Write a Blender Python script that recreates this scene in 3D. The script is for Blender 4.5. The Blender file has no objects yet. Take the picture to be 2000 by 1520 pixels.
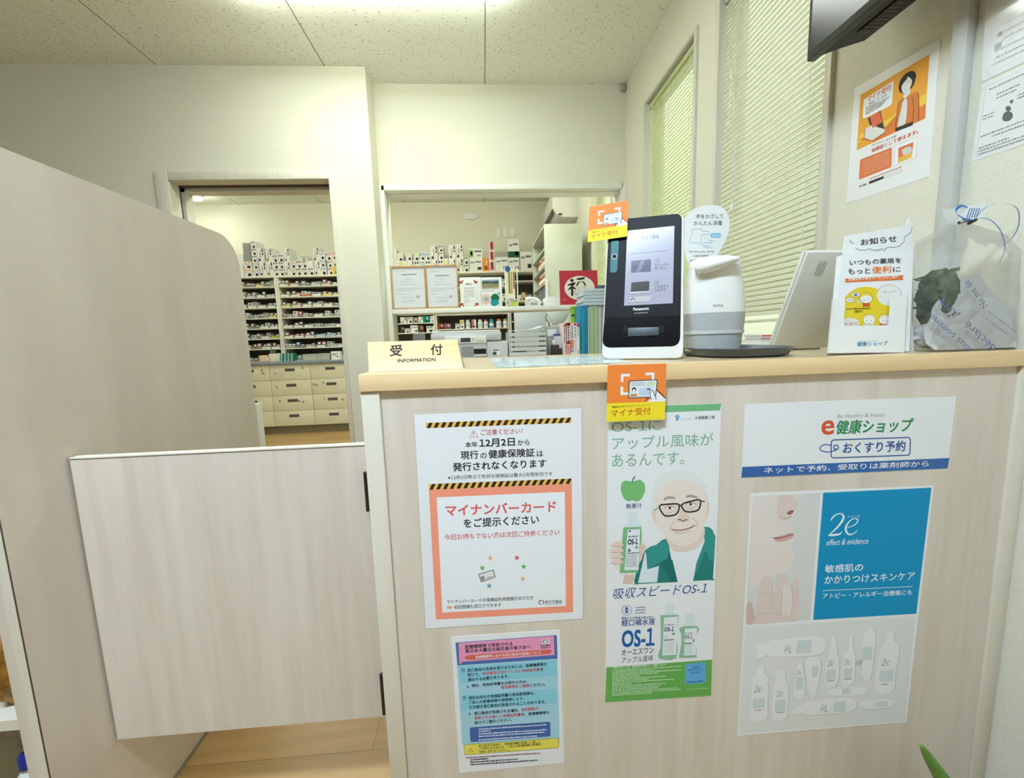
import bpy, bmesh, math, random
from mathutils import Vector, Matrix, geometry
random.seed(7)
SC = bpy.context.scene
COL = SC.collection

# ------------------------------------------------------------------ camera
F_PX, CW, CH, EYE = 811.635, 2000.0, 1520.0, 1.08
YAW, PITCH, ROLL = math.radians(3.5878), math.radians(7.2583), math.radians(-1.8268)
def _rot():
    cy, sy, cp, sp, cr, sr = math.cos(YAW), math.sin(YAW), math.cos(PITCH), math.sin(PITCH), math.cos(ROLL), math.sin(ROLL)
    ry = Matrix(((cy, -sy, 0), (sy, cy, 0), (0, 0, 1)))
    m0 = Matrix(((1, 0, 0), (0, 0, -1), (0, 1, 0)))
    rp = Matrix(((1, 0, 0), (0, cp, -sp), (0, sp, cp)))
    rr = Matrix(((cr, -sr, 0), (sr, cr, 0), (0, 0, 1)))
    return rr @ rp @ m0 @ ry
RM = _rot()
cam_data = bpy.data.cameras.new('camera')
cam = bpy.data.objects.new('camera', cam_data)
COL.objects.link(cam)
cam_data.sensor_width = 36.0
cam_data.lens = F_PX * 36.0 / CW
cam_data.clip_start = 0.02
cam.matrix_world = Matrix((RM[0], -RM[1], -RM[2])).transposed().to_4x4()
cam.location = (0, 0, EYE)
SC.camera = cam

# ------------------------------------------------------------------ world, exposure
SC.view_settings.view_transform = 'Standard'
SC.view_settings.look = 'None'
SC.view_settings.gamma = 1.0
SC.view_settings.use_curve_mapping = False
SC.view_settings.exposure = 0.9
world = bpy.data.worlds.new('world'); SC.world = world
world.use_nodes = True
world.node_tree.nodes['Background'].inputs[0].default_value = (0.92, 1.0, 0.72, 1)
world.node_tree.nodes['Background'].inputs[1].default_value = 0.75
LAMP_FRONT, LAMP_REAR, LAMP_DISP = 13.0, 68.0, 19.0      # emission of the ceiling lamps

# ------------------------------------------------------------------ measuring
def ray(x, y):
    return RM.transposed() @ Vector(((x - CW / 2) / F_PX, (y - CH / 2) / F_PX, 1.0))
O = Vector((0, 0, EYE))
def onY(x, y, Y):
    d = ray(x, y); return O + d * (Y / d.y)
def onX(x, y, X):
    d = ray(x, y); return O + d * (X / d.x)
def onZ(x, y, Z):
    d = ray(x, y); return O + d * ((Z - EYE) / d.z)
class Plane:
    def __init__(s, p, n):
        s.p, s.n = Vector(p), Vector(n).normalized()
    def hit(s, x, y, off=0.0):
        d = ray(x, y)
        return O + d * ((s.p + s.n * off - O).dot(s.n) / d.dot(s.n))

# ------------------------------------------------------------------ materials
def lin(c):
    out = []
    for v in c:
        v = v / 255.0
        out.append(v / 12.92 if v <= 0.04045 else ((v + 0.055) / 1.055) ** 2.4)
    return tuple(out) + (1.0,)
MATS = {}
def mat(name, rgb, rough=0.55, metal=0.0, noise=0.0, nscale=(8, 8, 8), rgb2=None, coat=0.0, spec=0.5, bump=0.0, trans=0.0, alpha=1.0, emit=0.0):
    if name in MATS: return MATS[name]
    m = bpy.data.materials.new(name); m.use_nodes = True
    nt = m.node_tree; b = nt.nodes['Principled BSDF']
    c1 = lin(rgb)
    b.inputs['Base Color'].default_value = c1
    b.inputs['Roughness'].default_value = rough
    b.inputs['Metallic'].default_value = metal
    b.inputs['Specular IOR Level'].default_value = spec
    b.inputs['Coat Weight'].default_value = coat
    b.inputs['Coat Roughness'].default_value = 0.06
    b.inputs['Transmission Weight'].default_value = trans
    b.inputs['Alpha'].default_value = alpha
    if emit:
        b.inputs['Emission Color'].default_value = c1
        b.inputs['Emission Strength'].default_value = emit
    if noise or rgb2 or bump:
        tc = nt.nodes.new('ShaderNodeTexCoord'); mp = nt.nodes.new('ShaderNodeMapping')
        mp.inputs['Scale'].default_value = nscale
        nz = nt.nodes.new('ShaderNodeTexNoise'); nz.inputs['Scale'].default_value = 1.0
        nz.inputs['Detail'].default_value = 5.0; nz.inputs['Roughness'].default_value = 0.6
        nt.links.new(tc.outputs['Object'], mp.inputs['Vector']); nt.links.new(mp.outputs['Vector'], nz.inputs['Vector'])
        if rgb2 is None:
            rgb2 = tuple(max(0, v * (1 - noise)) for v in rgb)
        if noise or rgb2:
            cr = nt.nodes.new('ShaderNodeValToRGB')
            cr.color_ramp.elements[0].position = 0.36; cr.color_ramp.elements[0].color = lin(rgb2)
            cr.color_ramp.elements[1].position = 0.64; cr.color_ramp.elements[1].color = c1
            nt.links.new(nz.outputs['Fac'], cr.inputs['Fac']); nt.links.new(cr.outputs['Color'], b.inputs['Base Color'])
        if bump:
            bp = nt.nodes.new('ShaderNodeBump'); bp.inputs['Strength'].default_value = bump; bp.inputs['Distance'].default_value = 0.002
            nt.links.new(nz.outputs['Fac'], bp.inputs['Height']); nt.links.new(bp.outputs['Normal'], b.inputs['Normal'])
    MATS[name] = m
    return m
def ink(rgb):                                     # flat printing ink
    return mat('ink_%d_%d_%d' % tuple(rgb), rgb, 0.55, spec=.2)
def film(name, rgb, alpha, rough=0.08):           # clear plastic: mostly transparent, a little gloss
    if name in MATS: return MATS[name]
    m = bpy.data.materials.new(name); m.use_nodes = True
    nt = m.node_tree; nt.nodes.clear()
    o = nt.nodes.new('ShaderNodeOutputMaterial'); mx = nt.nodes.new('ShaderNodeMixShader')
    t = nt.nodes.new('ShaderNodeBsdfTransparent'); p = nt.nodes.new('ShaderNodeBsdfPrincipled')
    p.inputs['Base Color'].default_value = lin(rgb); p.inputs['Roughness'].default_value = rough
    fr = nt.nodes.new('ShaderNodeFresnel'); fr.inputs['IOR'].default_value = 1.45
    ad = nt.nodes.new('ShaderNodeMath'); ad.operation = 'MULTIPLY_ADD'; ad.use_clamp = True; ad.inputs[1].default_value = 0.4; ad.inputs[2].default_value = alpha
    nt.links.new(fr.outputs[0], ad.inputs[0]); nt.links.new(ad.outputs[0], mx.inputs['Fac'])
    nt.links.new(t.outputs[0], mx.inputs[1]); nt.links.new(p.outputs[0], mx.inputs[2]); nt.links.new(mx.outputs[0], o.inputs['Surface'])
    MATS[name] = m
    return m

M_WALL = mat('cream_wallpaper', (232, 229, 210), 0.8, noise=0.03, nscale=(160, 160, 160), bump=0.25)
M_TRIM = mat('pale_wood_print_trim', (226, 223, 206), 0.45, rgb2=(218, 214, 196), nscale=(60, 60, 4))
M_TRIMW = mat('white_painted_trim', (236, 236, 226), 0.4)
M_GREYTRIM = mat('grey_beige_trim', (196, 196, 184), 0.5)
M_ASH = mat('pale_ash_laminate', (229, 218, 201), 0.42, rgb2=(217, 204, 185), nscale=(26, 26, 1.6))
M_ASHEDGE = mat('cream_edge_band', (229, 222, 203), 0.4, rgb2=(224, 216, 195), nscale=(30, 30, 2))
M_DARKLINE = mat('dark_joint', (88, 74, 60), 0.7)
M_MAPLE = mat('maple_nosing', (246, 218, 166), 0.35, rgb2=(238, 203, 146), nscale=(2.2, 40, 34))
M_TOP = mat('maple_counter_top', (214, 192, 152), 0.3, rgb2=(204, 180, 138), nscale=(2.2, 34, 34))
M_METAL = mat('dark_bronze', (74, 62, 52), 0.35, 0.8)
M_CHROME = mat('satin_chrome', (176, 176, 180), 0.25, 0.9)
M_BLACK = mat('black_plastic', (16, 16, 17), 0.35)
M_GLOSSBLACK = mat('gloss_black', (8, 8, 9), 0.08, coat=0.6)
M_WHITE = mat('white_plastic', (236, 235, 228), 0.35)
M_PAPER = mat('white_paper', (240, 241, 240), 0.6)
M_GLOSSPAPER = mat('glossy_paper', (240, 241, 240), 0.3, coat=0.35)
M_CARD = mat('white_card', (238, 238, 232), 0.55)
M_FILM = film('laminating_film', (235, 235, 228), 0.10)
M_CLEAR = film('clear_plastic', (230, 236, 236), 0.14)

# ------------------------------------------------------------------ objects
def tag(o, label=None, cat=None, group=None, kind=None):
    if label: o['label'] = label
    if cat: o['category'] = cat
    if group: o['group'] = group
    if kind: o['kind'] = kind
    return o
def thing(name, loc, label, cat, group=None, kind=None):
    o = bpy.data.objects.new(name, None); COL.objects.link(o)
    o.empty_display_size = 0.05
    o.location = loc
    return tag(o, label, cat, group, kind)
def wloc(o):
    v = Vector(o.location)
    while o.parent:
        o = o.parent; v += Vector(o.location)
    return v
class MB:
    """collects geometry (world coordinates) with several materials, then links it as ONE object"""
    def __init__(s): s.v, s.f, s.mi, s.mats, s.smooth = [], [], [], [], []
    def _m(s, m):
        if m not in s.mats: s.mats.append(m)
        return s.mats.index(m)
    def face(s, pts, m, sm=False):
        n = len(s.v); s.v += [Vector(p) for p in pts]
        s.f.append(list(range(n, n + len(pts)))); s.mi.append(s._m(m)); s.smooth.append(sm)
    def raw(s, vs, fs, m, sm=False, xf=None):
        n = len(s.v)
        s.v += [(xf @ Vector(p)) if xf else Vector(p) for p in vs]
        k = s._m(m)
        for f in fs:
            s.f.append([n + i for i in f]); s.mi.append(k); s.smooth.append(sm)
    def box(s, a, b, m, bev=0.0, seg=2, xf=None, sm=None):
        x0, y0, z0 = (min(a[i], b[i]) for i in range(3)); x1, y1, z1 = (max(a[i], b[i]) for i in range(3))
        vs = [(x0, y0, z0), (x1, y0, z0), (x1, y1, z0), (x0, y1, z0), (x0, y0, z1), (x1, y0, z1), (x1, y1, z1), (x0, y1, z1)]
        fs = [(0, 3, 2, 1), (4, 5, 6, 7), (0, 1, 5, 4), (1, 2, 6, 5), (2, 3, 7, 6), (3, 0, 4, 7)]
        if bev > 0:
            bm = bmesh.new(); bv = [bm.verts.new(v) for v in vs]
            for f in fs: bm.faces.new([bv[i] for i in f])
            bmesh.ops.bevel(bm, geom=bm.edges[:], offset=bev, segments=seg, profile=0.5, affect='EDGES')
            s.bm(bm, m, True if sm is None else sm, xf)
        else: s.raw(vs, fs, m, bool(sm), xf)
        return s
    def bm(s, bm, m, sm=False, xf=None):
        bm.verts.index_update()
        s.raw([v.co.copy() for v in bm.verts], [[v.index for v in f.verts] for f in bm.faces], m, sm, xf)
        bm.free()
    def prism(s, pts, d, m, bev=0.0, seg=2, sm=False):
        """closed outline (world points, planar) pushed along vector d"""
        d = Vector(d); n = len(pts); A = [Vector(p) for p in pts]
        nrm = geometry.normal(A) if n > 2 else Vector((0, 0, 1))
        if nrm.dot(d) > 0: A.reverse()
        vs = A + [p + d for p in A]
        fs = [list(range(n)), list(range(2 * n - 1, n - 1, -1))] + [[(i + 1) % n, i, n + i, n + (i + 1) % n] for i in range(n)]
        if bev:
            bm = bmesh.new(); bv = [bm.verts.new(v) for v in vs]
            for f in fs: bm.faces.new([bv[i] for i in f])
            bm.normal_update()
            eds = [e for e in bm.edges if len(e.link_faces) == 2 and e.calc_face_angle(0) > 0.6]
            bmesh.ops.bevel(bm, geom=eds, offset=bev, segments=seg, profile=0.5, affect='EDGES')
            s.bm(bm, m, True)
        else: s.raw(vs, fs, m, sm)
        return s
    def tube(s, pts, r, m, n=8, closed=False, sm=True):
        P = [Vector(p) for p in pts]; k = len(P); rings = []
        R = r if isinstance(r, (list, tuple)) else [r] * k
        up = None
        for i in range(k):
            t = (P[(i + 1) % k] - P[i - 1]) if closed else (P[min(i + 1, k - 1)] - P[max(i - 1, 0)])
            t.normalize()
            if up is None: up = t.orthogonal().normalized()
            up = (up - t * up.dot(t))
            up = up.normalized() if up.length > 1e-6 else t.orthogonal().normalized()
            b = t.cross(up)
            rings.append([P[i] + (up * math.cos(a) + b * math.sin(a)) * R[i] for a in [2 * math.pi * j / n for j in range(n)]])
        vs = [p for q in rings for p in q]; fs = []
        for i in range(k if closed else k - 1):
            a, c = i * n, ((i + 1) % k) * n
            for j in range(n): fs.append((a + j, a + (j + 1) % n, c + (j + 1) % n, c + j))
        if not closed: fs += [tuple(range(n - 1, -1, -1)), tuple((k - 1) * n + j for j in range(n))]
        s.raw(vs, fs, m, sm)
        return s
    def ribbon(s, pts, w, m, across=(0, 0, 1)):
        P = [Vector(p) for p in pts]; a = Vector(across).normalized() * w / 2
        vs = [q for p in P for q in (p - a, p + a)]
        s.raw(vs, [(2 * i, 2 * i + 1, 2 * i + 3, 2 * i + 2) for i in range(len(P) - 1)], m, True)
        return s
    def lathe(s, prof, c, m, n=24, sm=True, ax=None):
        """prof = (radius, height) list turned about the vertical through c"""
        vs, fs = [], []; c = Vector(c)
        for (r, h) in prof:
            for j in range(n):
                a = 2 * math.pi * j / n
                p = Vector((r * math.cos(a), r * math.sin(a), h))
                vs.append(c + (ax @ p if ax else p))
        for i in range(len(prof) - 1):
            for j in range(n): fs.append((i * n + j, i * n + (j + 1) % n, (i + 1) * n + (j + 1) % n, (i + 1) * n + j))
        fs += [tuple(range(n - 1, -1, -1)), tuple((len(prof) - 1) * n + j for j in range(n))]
        s.raw(vs, fs, m, sm)
        return s
    def build(s, name, parent=None, label=None, cat=None, group=None, kind=None):
        me = bpy.data.meshes.new(name)
        if parent is not None: base = wloc(parent)
        else:
            lo = [min(v[i] for v in s.v) for i in range(3)]; hi = [max(v[i] for v in s.v) for i in range(3)]
            base = Vector(((lo[0] + hi[0]) / 2, (lo[1] + hi[1]) / 2, lo[2]))
        me.from_pydata([tuple(v - base) for v in s.v], [], s.f)
        for m in s.mats: me.materials.append(m)
        me.polygons.foreach_set('material_index', s.mi)
        me.polygons.foreach_set('use_smooth', s.smooth)
        me.update()
        o = bpy.data.objects.new(name, me); COL.objects.link(o)
        if parent is not None: o.parent = parent
        else: o.location = base
        if any(s.smooth):
            try: me.set_sharp_from_angle(angle=math.radians(40))
            except Exception: pass
        return tag(o, label, cat, group, kind)
def dup(root, loc, label=None, group=None):
    r = root.copy(); COL.objects.link(r); r.location = loc
    if label: r['label'] = label
    if group: r['group'] = group
    for ch in list(root.children):
        c = ch.copy(); COL.objects.link(c); c.parent = r
        for g in list(ch.children):
            d = g.copy(); COL.objects.link(d); d.parent = c
    return r
def ordinal(i):
    return ['first', 'second', 'third', 'fourth', 'fifth', 'sixth', 'seventh', 'eighth', 'ninth', 'tenth', 'eleventh', 'twelfth'][i]

# ------------------------------------------------------------------ printing on flat sheets
_tc = {}
def text_mesh(body, bold=0.0, shear=0.0):
    key = (body, bold, shear)
    if key not in _tc and '1' in body and len(body) > 1:      # figure one with a flag, set between the other letters
        vs, fs, x = [], [], 0.0
        for run in [r for r in __import__('re').split('(1)', body) if r]:
            v2, f2 = text_mesh('\uff11' if run == '1' else run, bold, shear)
            if not v2: x += .3; continue
            lo, hi = min(v[0] for v in v2), max(v[0] for v in v2); n = len(vs)
            vs += [(v[0] - lo + x, v[1]) for v in v2]; fs += [tuple(i + n for i in f) for f in f2]; x += hi - lo + .085
        _tc[key] = (vs, fs)
    if key not in _tc:
        c = bpy.data.curves.new('type', 'FONT'); c.body = body; c.offset = bold; c.resolution_u = 3; c.shear = shear
        o = bpy.data.objects.new('type', c)
        me = o.to_mesh()
        vs = [(v.co.x, v.co.y) for v in me.vertices]; fs = [tuple(p.vertices) for p in me.polygons]
        o.to_mesh_clear(); bpy.data.objects.remove(o); bpy.data.curves.remove(c)
        _tc[key] = (vs, fs)
    return _tc[key]
def spline(pts, closed=True, k=6):
    P = [Vector((p[0], p[1])) for p in pts]; n = len(P); out = []
    rng = range(n) if closed else range(n - 1)
    for i in rng:
        p0, p1, p2, p3 = (P[(i + j - 1) % n] for j in range(4)) if closed else (P[max(i - 1, 0)], P[i], P[i + 1], P[min(i + 2, n - 1)])
        for q in range(k):
            t = q / k
            out.append(0.5 * (2 * p1 + (p2 - p0) * t + (2 * p0 - 5 * p1 + 4 * p2 - p3) * t * t + (3 * p1 - p0 - 3 * p2 + p3) * t ** 3))
    if not closed: out.append(P[-1])
    return [(p.x, p.y) for p in out]
class Print(MB):
    """flat inks on a plane; coordinates are read in a crop with origin (ox, oy) and scale sc"""
    def __init__(s, plane, ox=0.0, oy=0.0, sc=1.0, step=0.00006, base=0.00066):
        super().__init__(); s.pl, s.ox, s.oy, s.sc, s.step, s.base, s.n_ = plane, ox, oy, sc, step, base, 0
    def at(s, x, y, k=0):
        return s.pl.hit(s.ox + x / s.sc, s.oy + y / s.sc, s.base + k * s.step)
    def poly(s, pts, c, k=0):
        s.n_ += 1; k = k + s.n_ * .008            # every patch of ink a hair above the one before
        s.face([s.at(x, y, k) for x, y in pts], c if isinstance(c, bpy.types.Material) else ink(c)); return s
    def blob(s, pts, c, k=0, n=5): return s.poly(spline(pts, True, n), c, k)
    def ell(s, x, y, rx, ry, c, k=0, n=20, rot=0.0):
        cr, sr = math.cos(rot), math.sin(rot)
        return s.poly([(x + rx * math.cos(a) * cr - ry * math.sin(a) * sr, y + rx * math.cos(a) * sr + ry * math.sin(a) * cr) for a in [2 * math.pi * i / n for i in range(n)]], c, k)
    def line(s, pts, w, c, k=0, closed=False):
        s.n_ += 1; k = k + s.n_ * .008
        P = [Vector(p) for p in pts]; n = len(P); L, R = [], []
        for i in range(n):
            t = (P[(i + 1) % n] - P[i - 1]) if closed else (P[min(i + 1, n - 1)] - P[max(i - 1, 0)])
            if t.length < 1e-6: t = Vector((1, 0))
            t.normalize(); q = Vector((-t.y, t.x)) * w / 2
            L.append(P[i] + q); R.append(P[i] - q)
        m = c if isinstance(c, bpy.types.Material) else ink(c)
        vs = [s.at(p.x, p.y, k) for ab in zip(L, R) for p in ab]
        s.raw(vs, [(2 * i, 2 * ((i + 1) % n), 2 * ((i + 1) % n) + 1, 2 * i + 1) for i in range(n if closed else n - 1)], m)
        return s
    def curve(s, pts, w, c, k=0, closed=False, n=5): return s.line(spline(pts, closed, n), w, c, k, closed)
    def rrect(s, tl, tr, br, bl, r, c, k=0, w=None):
        C = [Vector(p) for p in (tl, tr, br, bl)]; out = []
        for i in range(4):
            p, a, b = C[i], C[i - 1], C[(i + 1) % 4]
            u, v = (a - p).normalized() * r, (b - p).normalized() * r
            for q in range(5):
                t = q / 4.0; e0, e1 = p + u, p + v
                out.append(tuple((1 - t) ** 2 * e0 + 2 * t * (1 - t) * p + t * t * e1))
        return s.line(out, w, c, k, True) if w else s.poly(out, c, k)
    def serif(s, x, y, w, h, c, k=1, turn=0):
        """slanted figure 2 and letter e drawn with swelling strokes; (x, y) bottom left of a w by h box, turned by quarters"""
        two = [(.10, .72, .05), (.16, .86, .07), (.28, .98, .05), (.42, 1.0, .05), (.50, .86, .11), (.44, .64, .11), (.28, .36, .08), (.02, .04, .03)]; base = [(.02, .05, .03), (.12, .05, .10), (.30, .06, .10), (.40, .10, .06), (.45, .2, .02)]
        e = [(.62, .36, .03), (.78, .42, .035), (.92, .56, .05), (.94, .70, .06), (.84, .76, .04), (.70, .66, .05), (.58, .42, .09), (.58, .18, .10), (.68, .04, .07), (.82, .08, .04), (.94, .22, .025)]
        for pts in (two, base, e):
            m = spline([(p[0], p[1]) for p in pts], False, 5); n = len(m); L, R = [], []
            for i in range(n):
                f = i / (n - 1) * (len(pts) - 1); a = min(int(f), len(pts) - 2); ww = (pts[a][2] + (pts[a + 1][2] - pts[a][2]) * (f - a)) * .5
                q = Vector(m[min(i + 1, n - 1)]) - Vector(m[max(i - 1, 0)]); q = q.normalized() if q.length else Vector((1, 0)); o = Vector((-q.y * h / w * .9, q.x)) * ww
                L.append(Vector(m[i]) + o); R.append(Vector(m[i]) - o)
            mt = ink(c); s.n_ += 1; vs = []
            for ab in zip(L, R):
                for p in ab:
                    u, v = (p.x * w, -p.y * h)
                    if turn: u, v = (v * turn, -u * turn)
                    vs.append(s.at(x + u, y + v - (u * .05 if not turn else 0), k + s.n_ * .008))
            s.raw(vs, [(2 * i, 2 * i + 2, 2 * i + 3, 2 * i + 1) for i in range(n - 1)], mt)
        return s
    def text(s, body, p0, p1, h, c, k=1, bold=0.0, shear=0.0):
        """ink box of the writing: bottom left p0, bottom right p1, height h (crop pixels)"""
        heavy = bold * .62 if bold > 0 else 0.0
        vs, fs = text_mesh(body, min(bold, 0.0), shear)
        if not vs: return s
        x0, x1 = min(v[0] for v in vs), max(v[0] for v in vs); y0, y1 = min(v[1] for v in vs), max(v[1] for v in vs)
        A, B = s.at(p0[0], p0[1], k), s.at(p1[0], p1[1], k)
        u = B - A; hh = (s.at(p0[0], p0[1] - h, k) - A).length
        v = s.pl.n.cross(u).normalized() * hh
        m = c if isinstance(c, bpy.types.Material) else ink(c)
        sx, sy = 1.0 / (x1 - x0), 1.0 / max(y1 - y0, 1e-6)
        d = abs(heavy); offs = [(0, 0)] if d < .004 else [(-d, -d), (d, -d), (d, d), (-d, d)]     # heavier strokes: the letter struck four times
        for i_, (ox, oy) in enumerate(offs):
            s.raw([A + s.pl.n * (i_ * s.step * .22) + u * (.5 + ((q[0] + ox - x0) * sx - .5) * (1 - 2 * d * sx)) + v * (.5 + ((q[1] + oy - y0) * sy - .5) * (1 - 2 * d * sy)) for q in vs], fs, m)
        return s
    def greek(s, p0, p1, h, c, k=1, wmin=2.0, wmax=9.0, gap=1.0, seed=0):
        """a line of writing too small to read: short uneven dashes"""
        rnd = random.Random(seed * 977 + int(p0[0] * 13 + p0[1] * 7)); a, b = Vector(p0), Vector(p1); L = (b - a).length; d = (b - a) / L
        x = 0.0
        while x < L:
            w = min(rnd.uniform(wmin, wmax), L - x); hh = h * rnd.uniform(0.7, 1.0); q = a + d * x; e = a + d * (x + w)
            s.poly([(q.x, q.y), (e.x, e.y), (e.x, e.y - hh), (q.x, q.y - hh)], c, k); x += w + gap * rnd.uniform(0.6, 1.6)
        return s
def sheet(name, label, cat, plane, corners, ox=0, oy=0, sc=1.0, m=None, thick=0.0005, group=None):
    """a thin sheet (TL,TR,BR,BL in crop pixels) lying on a plane: Empty with a 'paper' part; returns thing, corner points"""
    P = [plane.hit(ox + x / sc, oy + y / sc, 0.0001) for x, y in corners]
    base = (P[2] + P[3]) / 2
    t = thing(name, base, label, cat, group)
    b = MB(); b.prism(P, plane.n * thick, m or M_PAPER); b.build('paper', t)
    return t
# ================================================================== the setting
YD, YB, XR, HC = 2.93, 3.11, 1.0652, 2.808          # door wall, back wall, right wall, ceiling
XC = -0.688                                          # corner between door wall and back wall
XL, YF, YE = -4.2, -3.2, 5.62                        # left wall, wall behind the camera, far wall

def plank_floor():
    m = bpy.data.materials.new('wood_vinyl_floor'); m.use_nodes = True; nt = m.node_tree; b = nt.nodes['Principled BSDF']
    tc = nt.nodes.new('ShaderNodeTexCoord'); br = nt.nodes.new('ShaderNodeTexBrick')
    br.inputs['Scale'].default_value = 1.0; br.inputs['Brick Width'].default_value = 0.92; br.inputs['Row Height'].default_value = 0.10
    br.inputs['Mortar Size'].default_value = 0.0012; br.inputs['Color1'].default_value = lin((194, 160, 108)); br.inputs['Color2'].default_value = lin((178, 142, 92))
    br.inputs['Mortar'].default_value = lin((150, 116, 72)); br.offset = 0.37
    nt.links.new(tc.outputs['Object'], br.inputs['Vector'])
    mp = nt.nodes.new('ShaderNodeMapping'); mp.inputs['Scale'].default_value = (3, 42, 1)
    nz = nt.nodes.new('ShaderNodeTexNoise'); nz.inputs['Scale'].default_value = 1; nz.inputs['Detail'].default_value = 5
    nt.links.new(tc.outputs['Object'], mp.inputs['Vector']); nt.links.new(mp.outputs['Vector'], nz.inputs['Vector'])
    mx = nt.nodes.new('ShaderNodeMixRGB'); mx.blend_type = 'MULTIPLY'; mx.inputs['Fac'].default_value = 0.35
    cr = nt.nodes.new('ShaderNodeValToRGB'); cr.color_ramp.elements[0].position = .35; cr.color_ramp.elements[0].color = (.62, .56, .46, 1); cr.color_ramp.elements[1].position = .6; cr.color_ramp.elements[1].color = (1, 1, 1, 1)
    nt.links.new(nz.outputs['Fac'], cr.inputs['Fac']); nt.links.new(br.outputs['Color'], mx.inputs[1]); nt.links.new(cr.outputs['Color'], mx.inputs[2])
    nt.links.new(mx.outputs[0], b.inputs['Base Color']); b.inputs['Roughness'].default_value = 0.35
    return m
def speckled_ceiling():
    m = bpy.data.materials.new('speckled_ceiling_board'); m.use_nodes = True; nt = m.node_tree; b = nt.nodes['Principled BSDF']
    b.inputs['Roughness'].default_value = 0.9
    tc = nt.nodes.new('ShaderNodeTexCoord'); sx = nt.nodes.new('ShaderNodeSeparateXYZ'); nt.links.new(tc.outputs['Object'], sx.inputs[0])
    def speck(scale, thr):
        mp = nt.nodes.new('ShaderNodeMapping'); mp.inputs['Scale'].default_value = scale
        nz = nt.nodes.new('ShaderNodeTexNoise'); nz.inputs['Scale'].default_value = 1; nz.inputs['Detail'].default_value = 2.5
        nt.links.new(tc.outputs['Object'], mp.inputs['Vector']); nt.links.new(mp.outputs['Vector'], nz.inputs['Vector'])
        cr = nt.nodes.new('ShaderNodeValToRGB'); cr.color_ramp.interpolation = 'LINEAR'
        cr.color_ramp.elements[0].position = thr; cr.color_ramp.elements[0].color = (1, 1, 1, 1)
        cr.color_ramp.elements[1].position = thr + 0.03; cr.color_ramp.elements[1].color = (0.34, 0.31, 0.24, 1)
        nt.links.new(nz.outputs['Fac'], cr.inputs['Fac']); return cr
    a, c = speck((48, 130, 1), 0.64), speck((130, 48, 1), 0.64)
    # the boards right of one joint are turned by a quarter
    gt = nt.nodes.new('ShaderNodeMath'); gt.operation = 'GREATER_THAN'; gt.inputs[1].default_value = 0.072
    nt.links.new(sx.outputs['X'], gt.inputs[0])
    mx = nt.nodes.new('ShaderNodeMixRGB'); nt.links.new(gt.outputs[0], mx.inputs[0]); nt.links.new(a.outputs[0], mx.inputs[1]); nt.links.new(c.outputs[0], mx.inputs[2])
    # joints every 1.012 m
    ad = nt.nodes.new('ShaderNodeMath'); ad.operation = 'ADD'; ad.inputs[1].default_value = -0.072 + 50.6; nt.links.new(sx.outputs['X'], ad.inputs[0])
    dv = nt.nodes.new('ShaderNodeMath'); dv.operation = 'DIVIDE'; dv.inputs[1].default_value = 1.012; nt.links.new(ad.outputs[0], dv.inputs[0])
    fr = nt.nodes.new('ShaderNodeMath'); fr.operation = 'FRACT'; nt.links.new(dv.outputs[0], fr.inputs[0])
    lt = nt.nodes.new('ShaderNodeMath'); lt.operation = 'LESS_THAN'; lt.inputs[1].default_value = 0.0055; nt.links.new(fr.outputs[0], lt.inputs[0])
    base = nt.nodes.new('ShaderNodeMixRGB'); base.blend_type = 'MULTIPLY'; base.inputs[0].default_value = 0.8
    base.inputs[1].default_value = lin((240, 241, 230)); nt.links.new(mx.outputs[0], base.inputs[2])
    j = nt.nodes.new('ShaderNodeMixRGB'); nt.links.new(lt.outputs[0], j.inputs[0]); nt.links.new(base.outputs[0], j.inputs[1]); j.inputs[2].default_value = lin((120, 116, 96))
    nt.links.new(j.outputs[0], b.inputs['Base Color'])
    return m
def struct(name, b):
    o = b.build(name, None, kind='structure')
    return o
def flat(b, x0, x1, y0, y1, z, m, up=True):
    b.face([(x0, y0, z), (x1, y0, z), (x1, y1, z), (x0, y1, z)][::1 if up else -1], m)

def moved_to_origin(o):            # keep texture coordinates equal to room coordinates
    me = o.data; l = Vector(o.location)
    for v in me.vertices: v.co += l
    o.location = (0, 0, 0)
    return o
b = MB(); b.box((XL, YF, -0.1), (XR + .12, YE + .1, 0), plank_floor()); moved_to_origin(struct('floor', b))
b = MB(); b.box((XL, YF, HC), (XR + .12, YE + .1, HC + .1), speckled_ceiling()); moved_to_origin(struct('ceiling', b))
b = MB(); b.box((XL - .1, YF, 0), (XL, YE + .1, HC), M_WALL); struct('wall_left', b)
b = MB(); b.box((XL, YF - .1, 0), (XR + .12, YF, HC), mat('dimmed_unseen_wall', (128, 120, 108), .8)); struct('wall_front', b)  # unseen wall, coloured dark so less light bounces onto the counter
b = MB(); b.box((XL, YE, 0), (XR + .12, YE + .1, HC), M_WALL); struct('wall_far', b)

# wall with the doorway (a thin step in front of the pass-through wall)
DX0, DX1, DZ = -1.9645, -0.961, 2.13
OX0, OX1, OZ = -2.038, -0.937, 2.18
PX0, PX1, PZ = -0.655, 1.035, 2.115                  # pass-through opening
WT = 0.15                                            # wall thickness
b = MB()
b.box((XL, YD, 0), (OX0 + .02, YD + .18, HC), M_WALL)
b.box((OX0 + .02, YD, OZ - .02), (OX1 - .02, YD + .18, HC), M_WALL)
b.box((OX1 - .02, YD, 0), (XC, YB + WT, HC), M_WALL)
struct('wall_back_left', b)
b = MB()
b.box((XC, YB, PZ + .02), (XR, YB + WT, HC), M_WALL)
b.box((XC, YB, 0), (XR, YB + WT, 0.62), M_WALL)
struct('wall_back_right', b)

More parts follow.
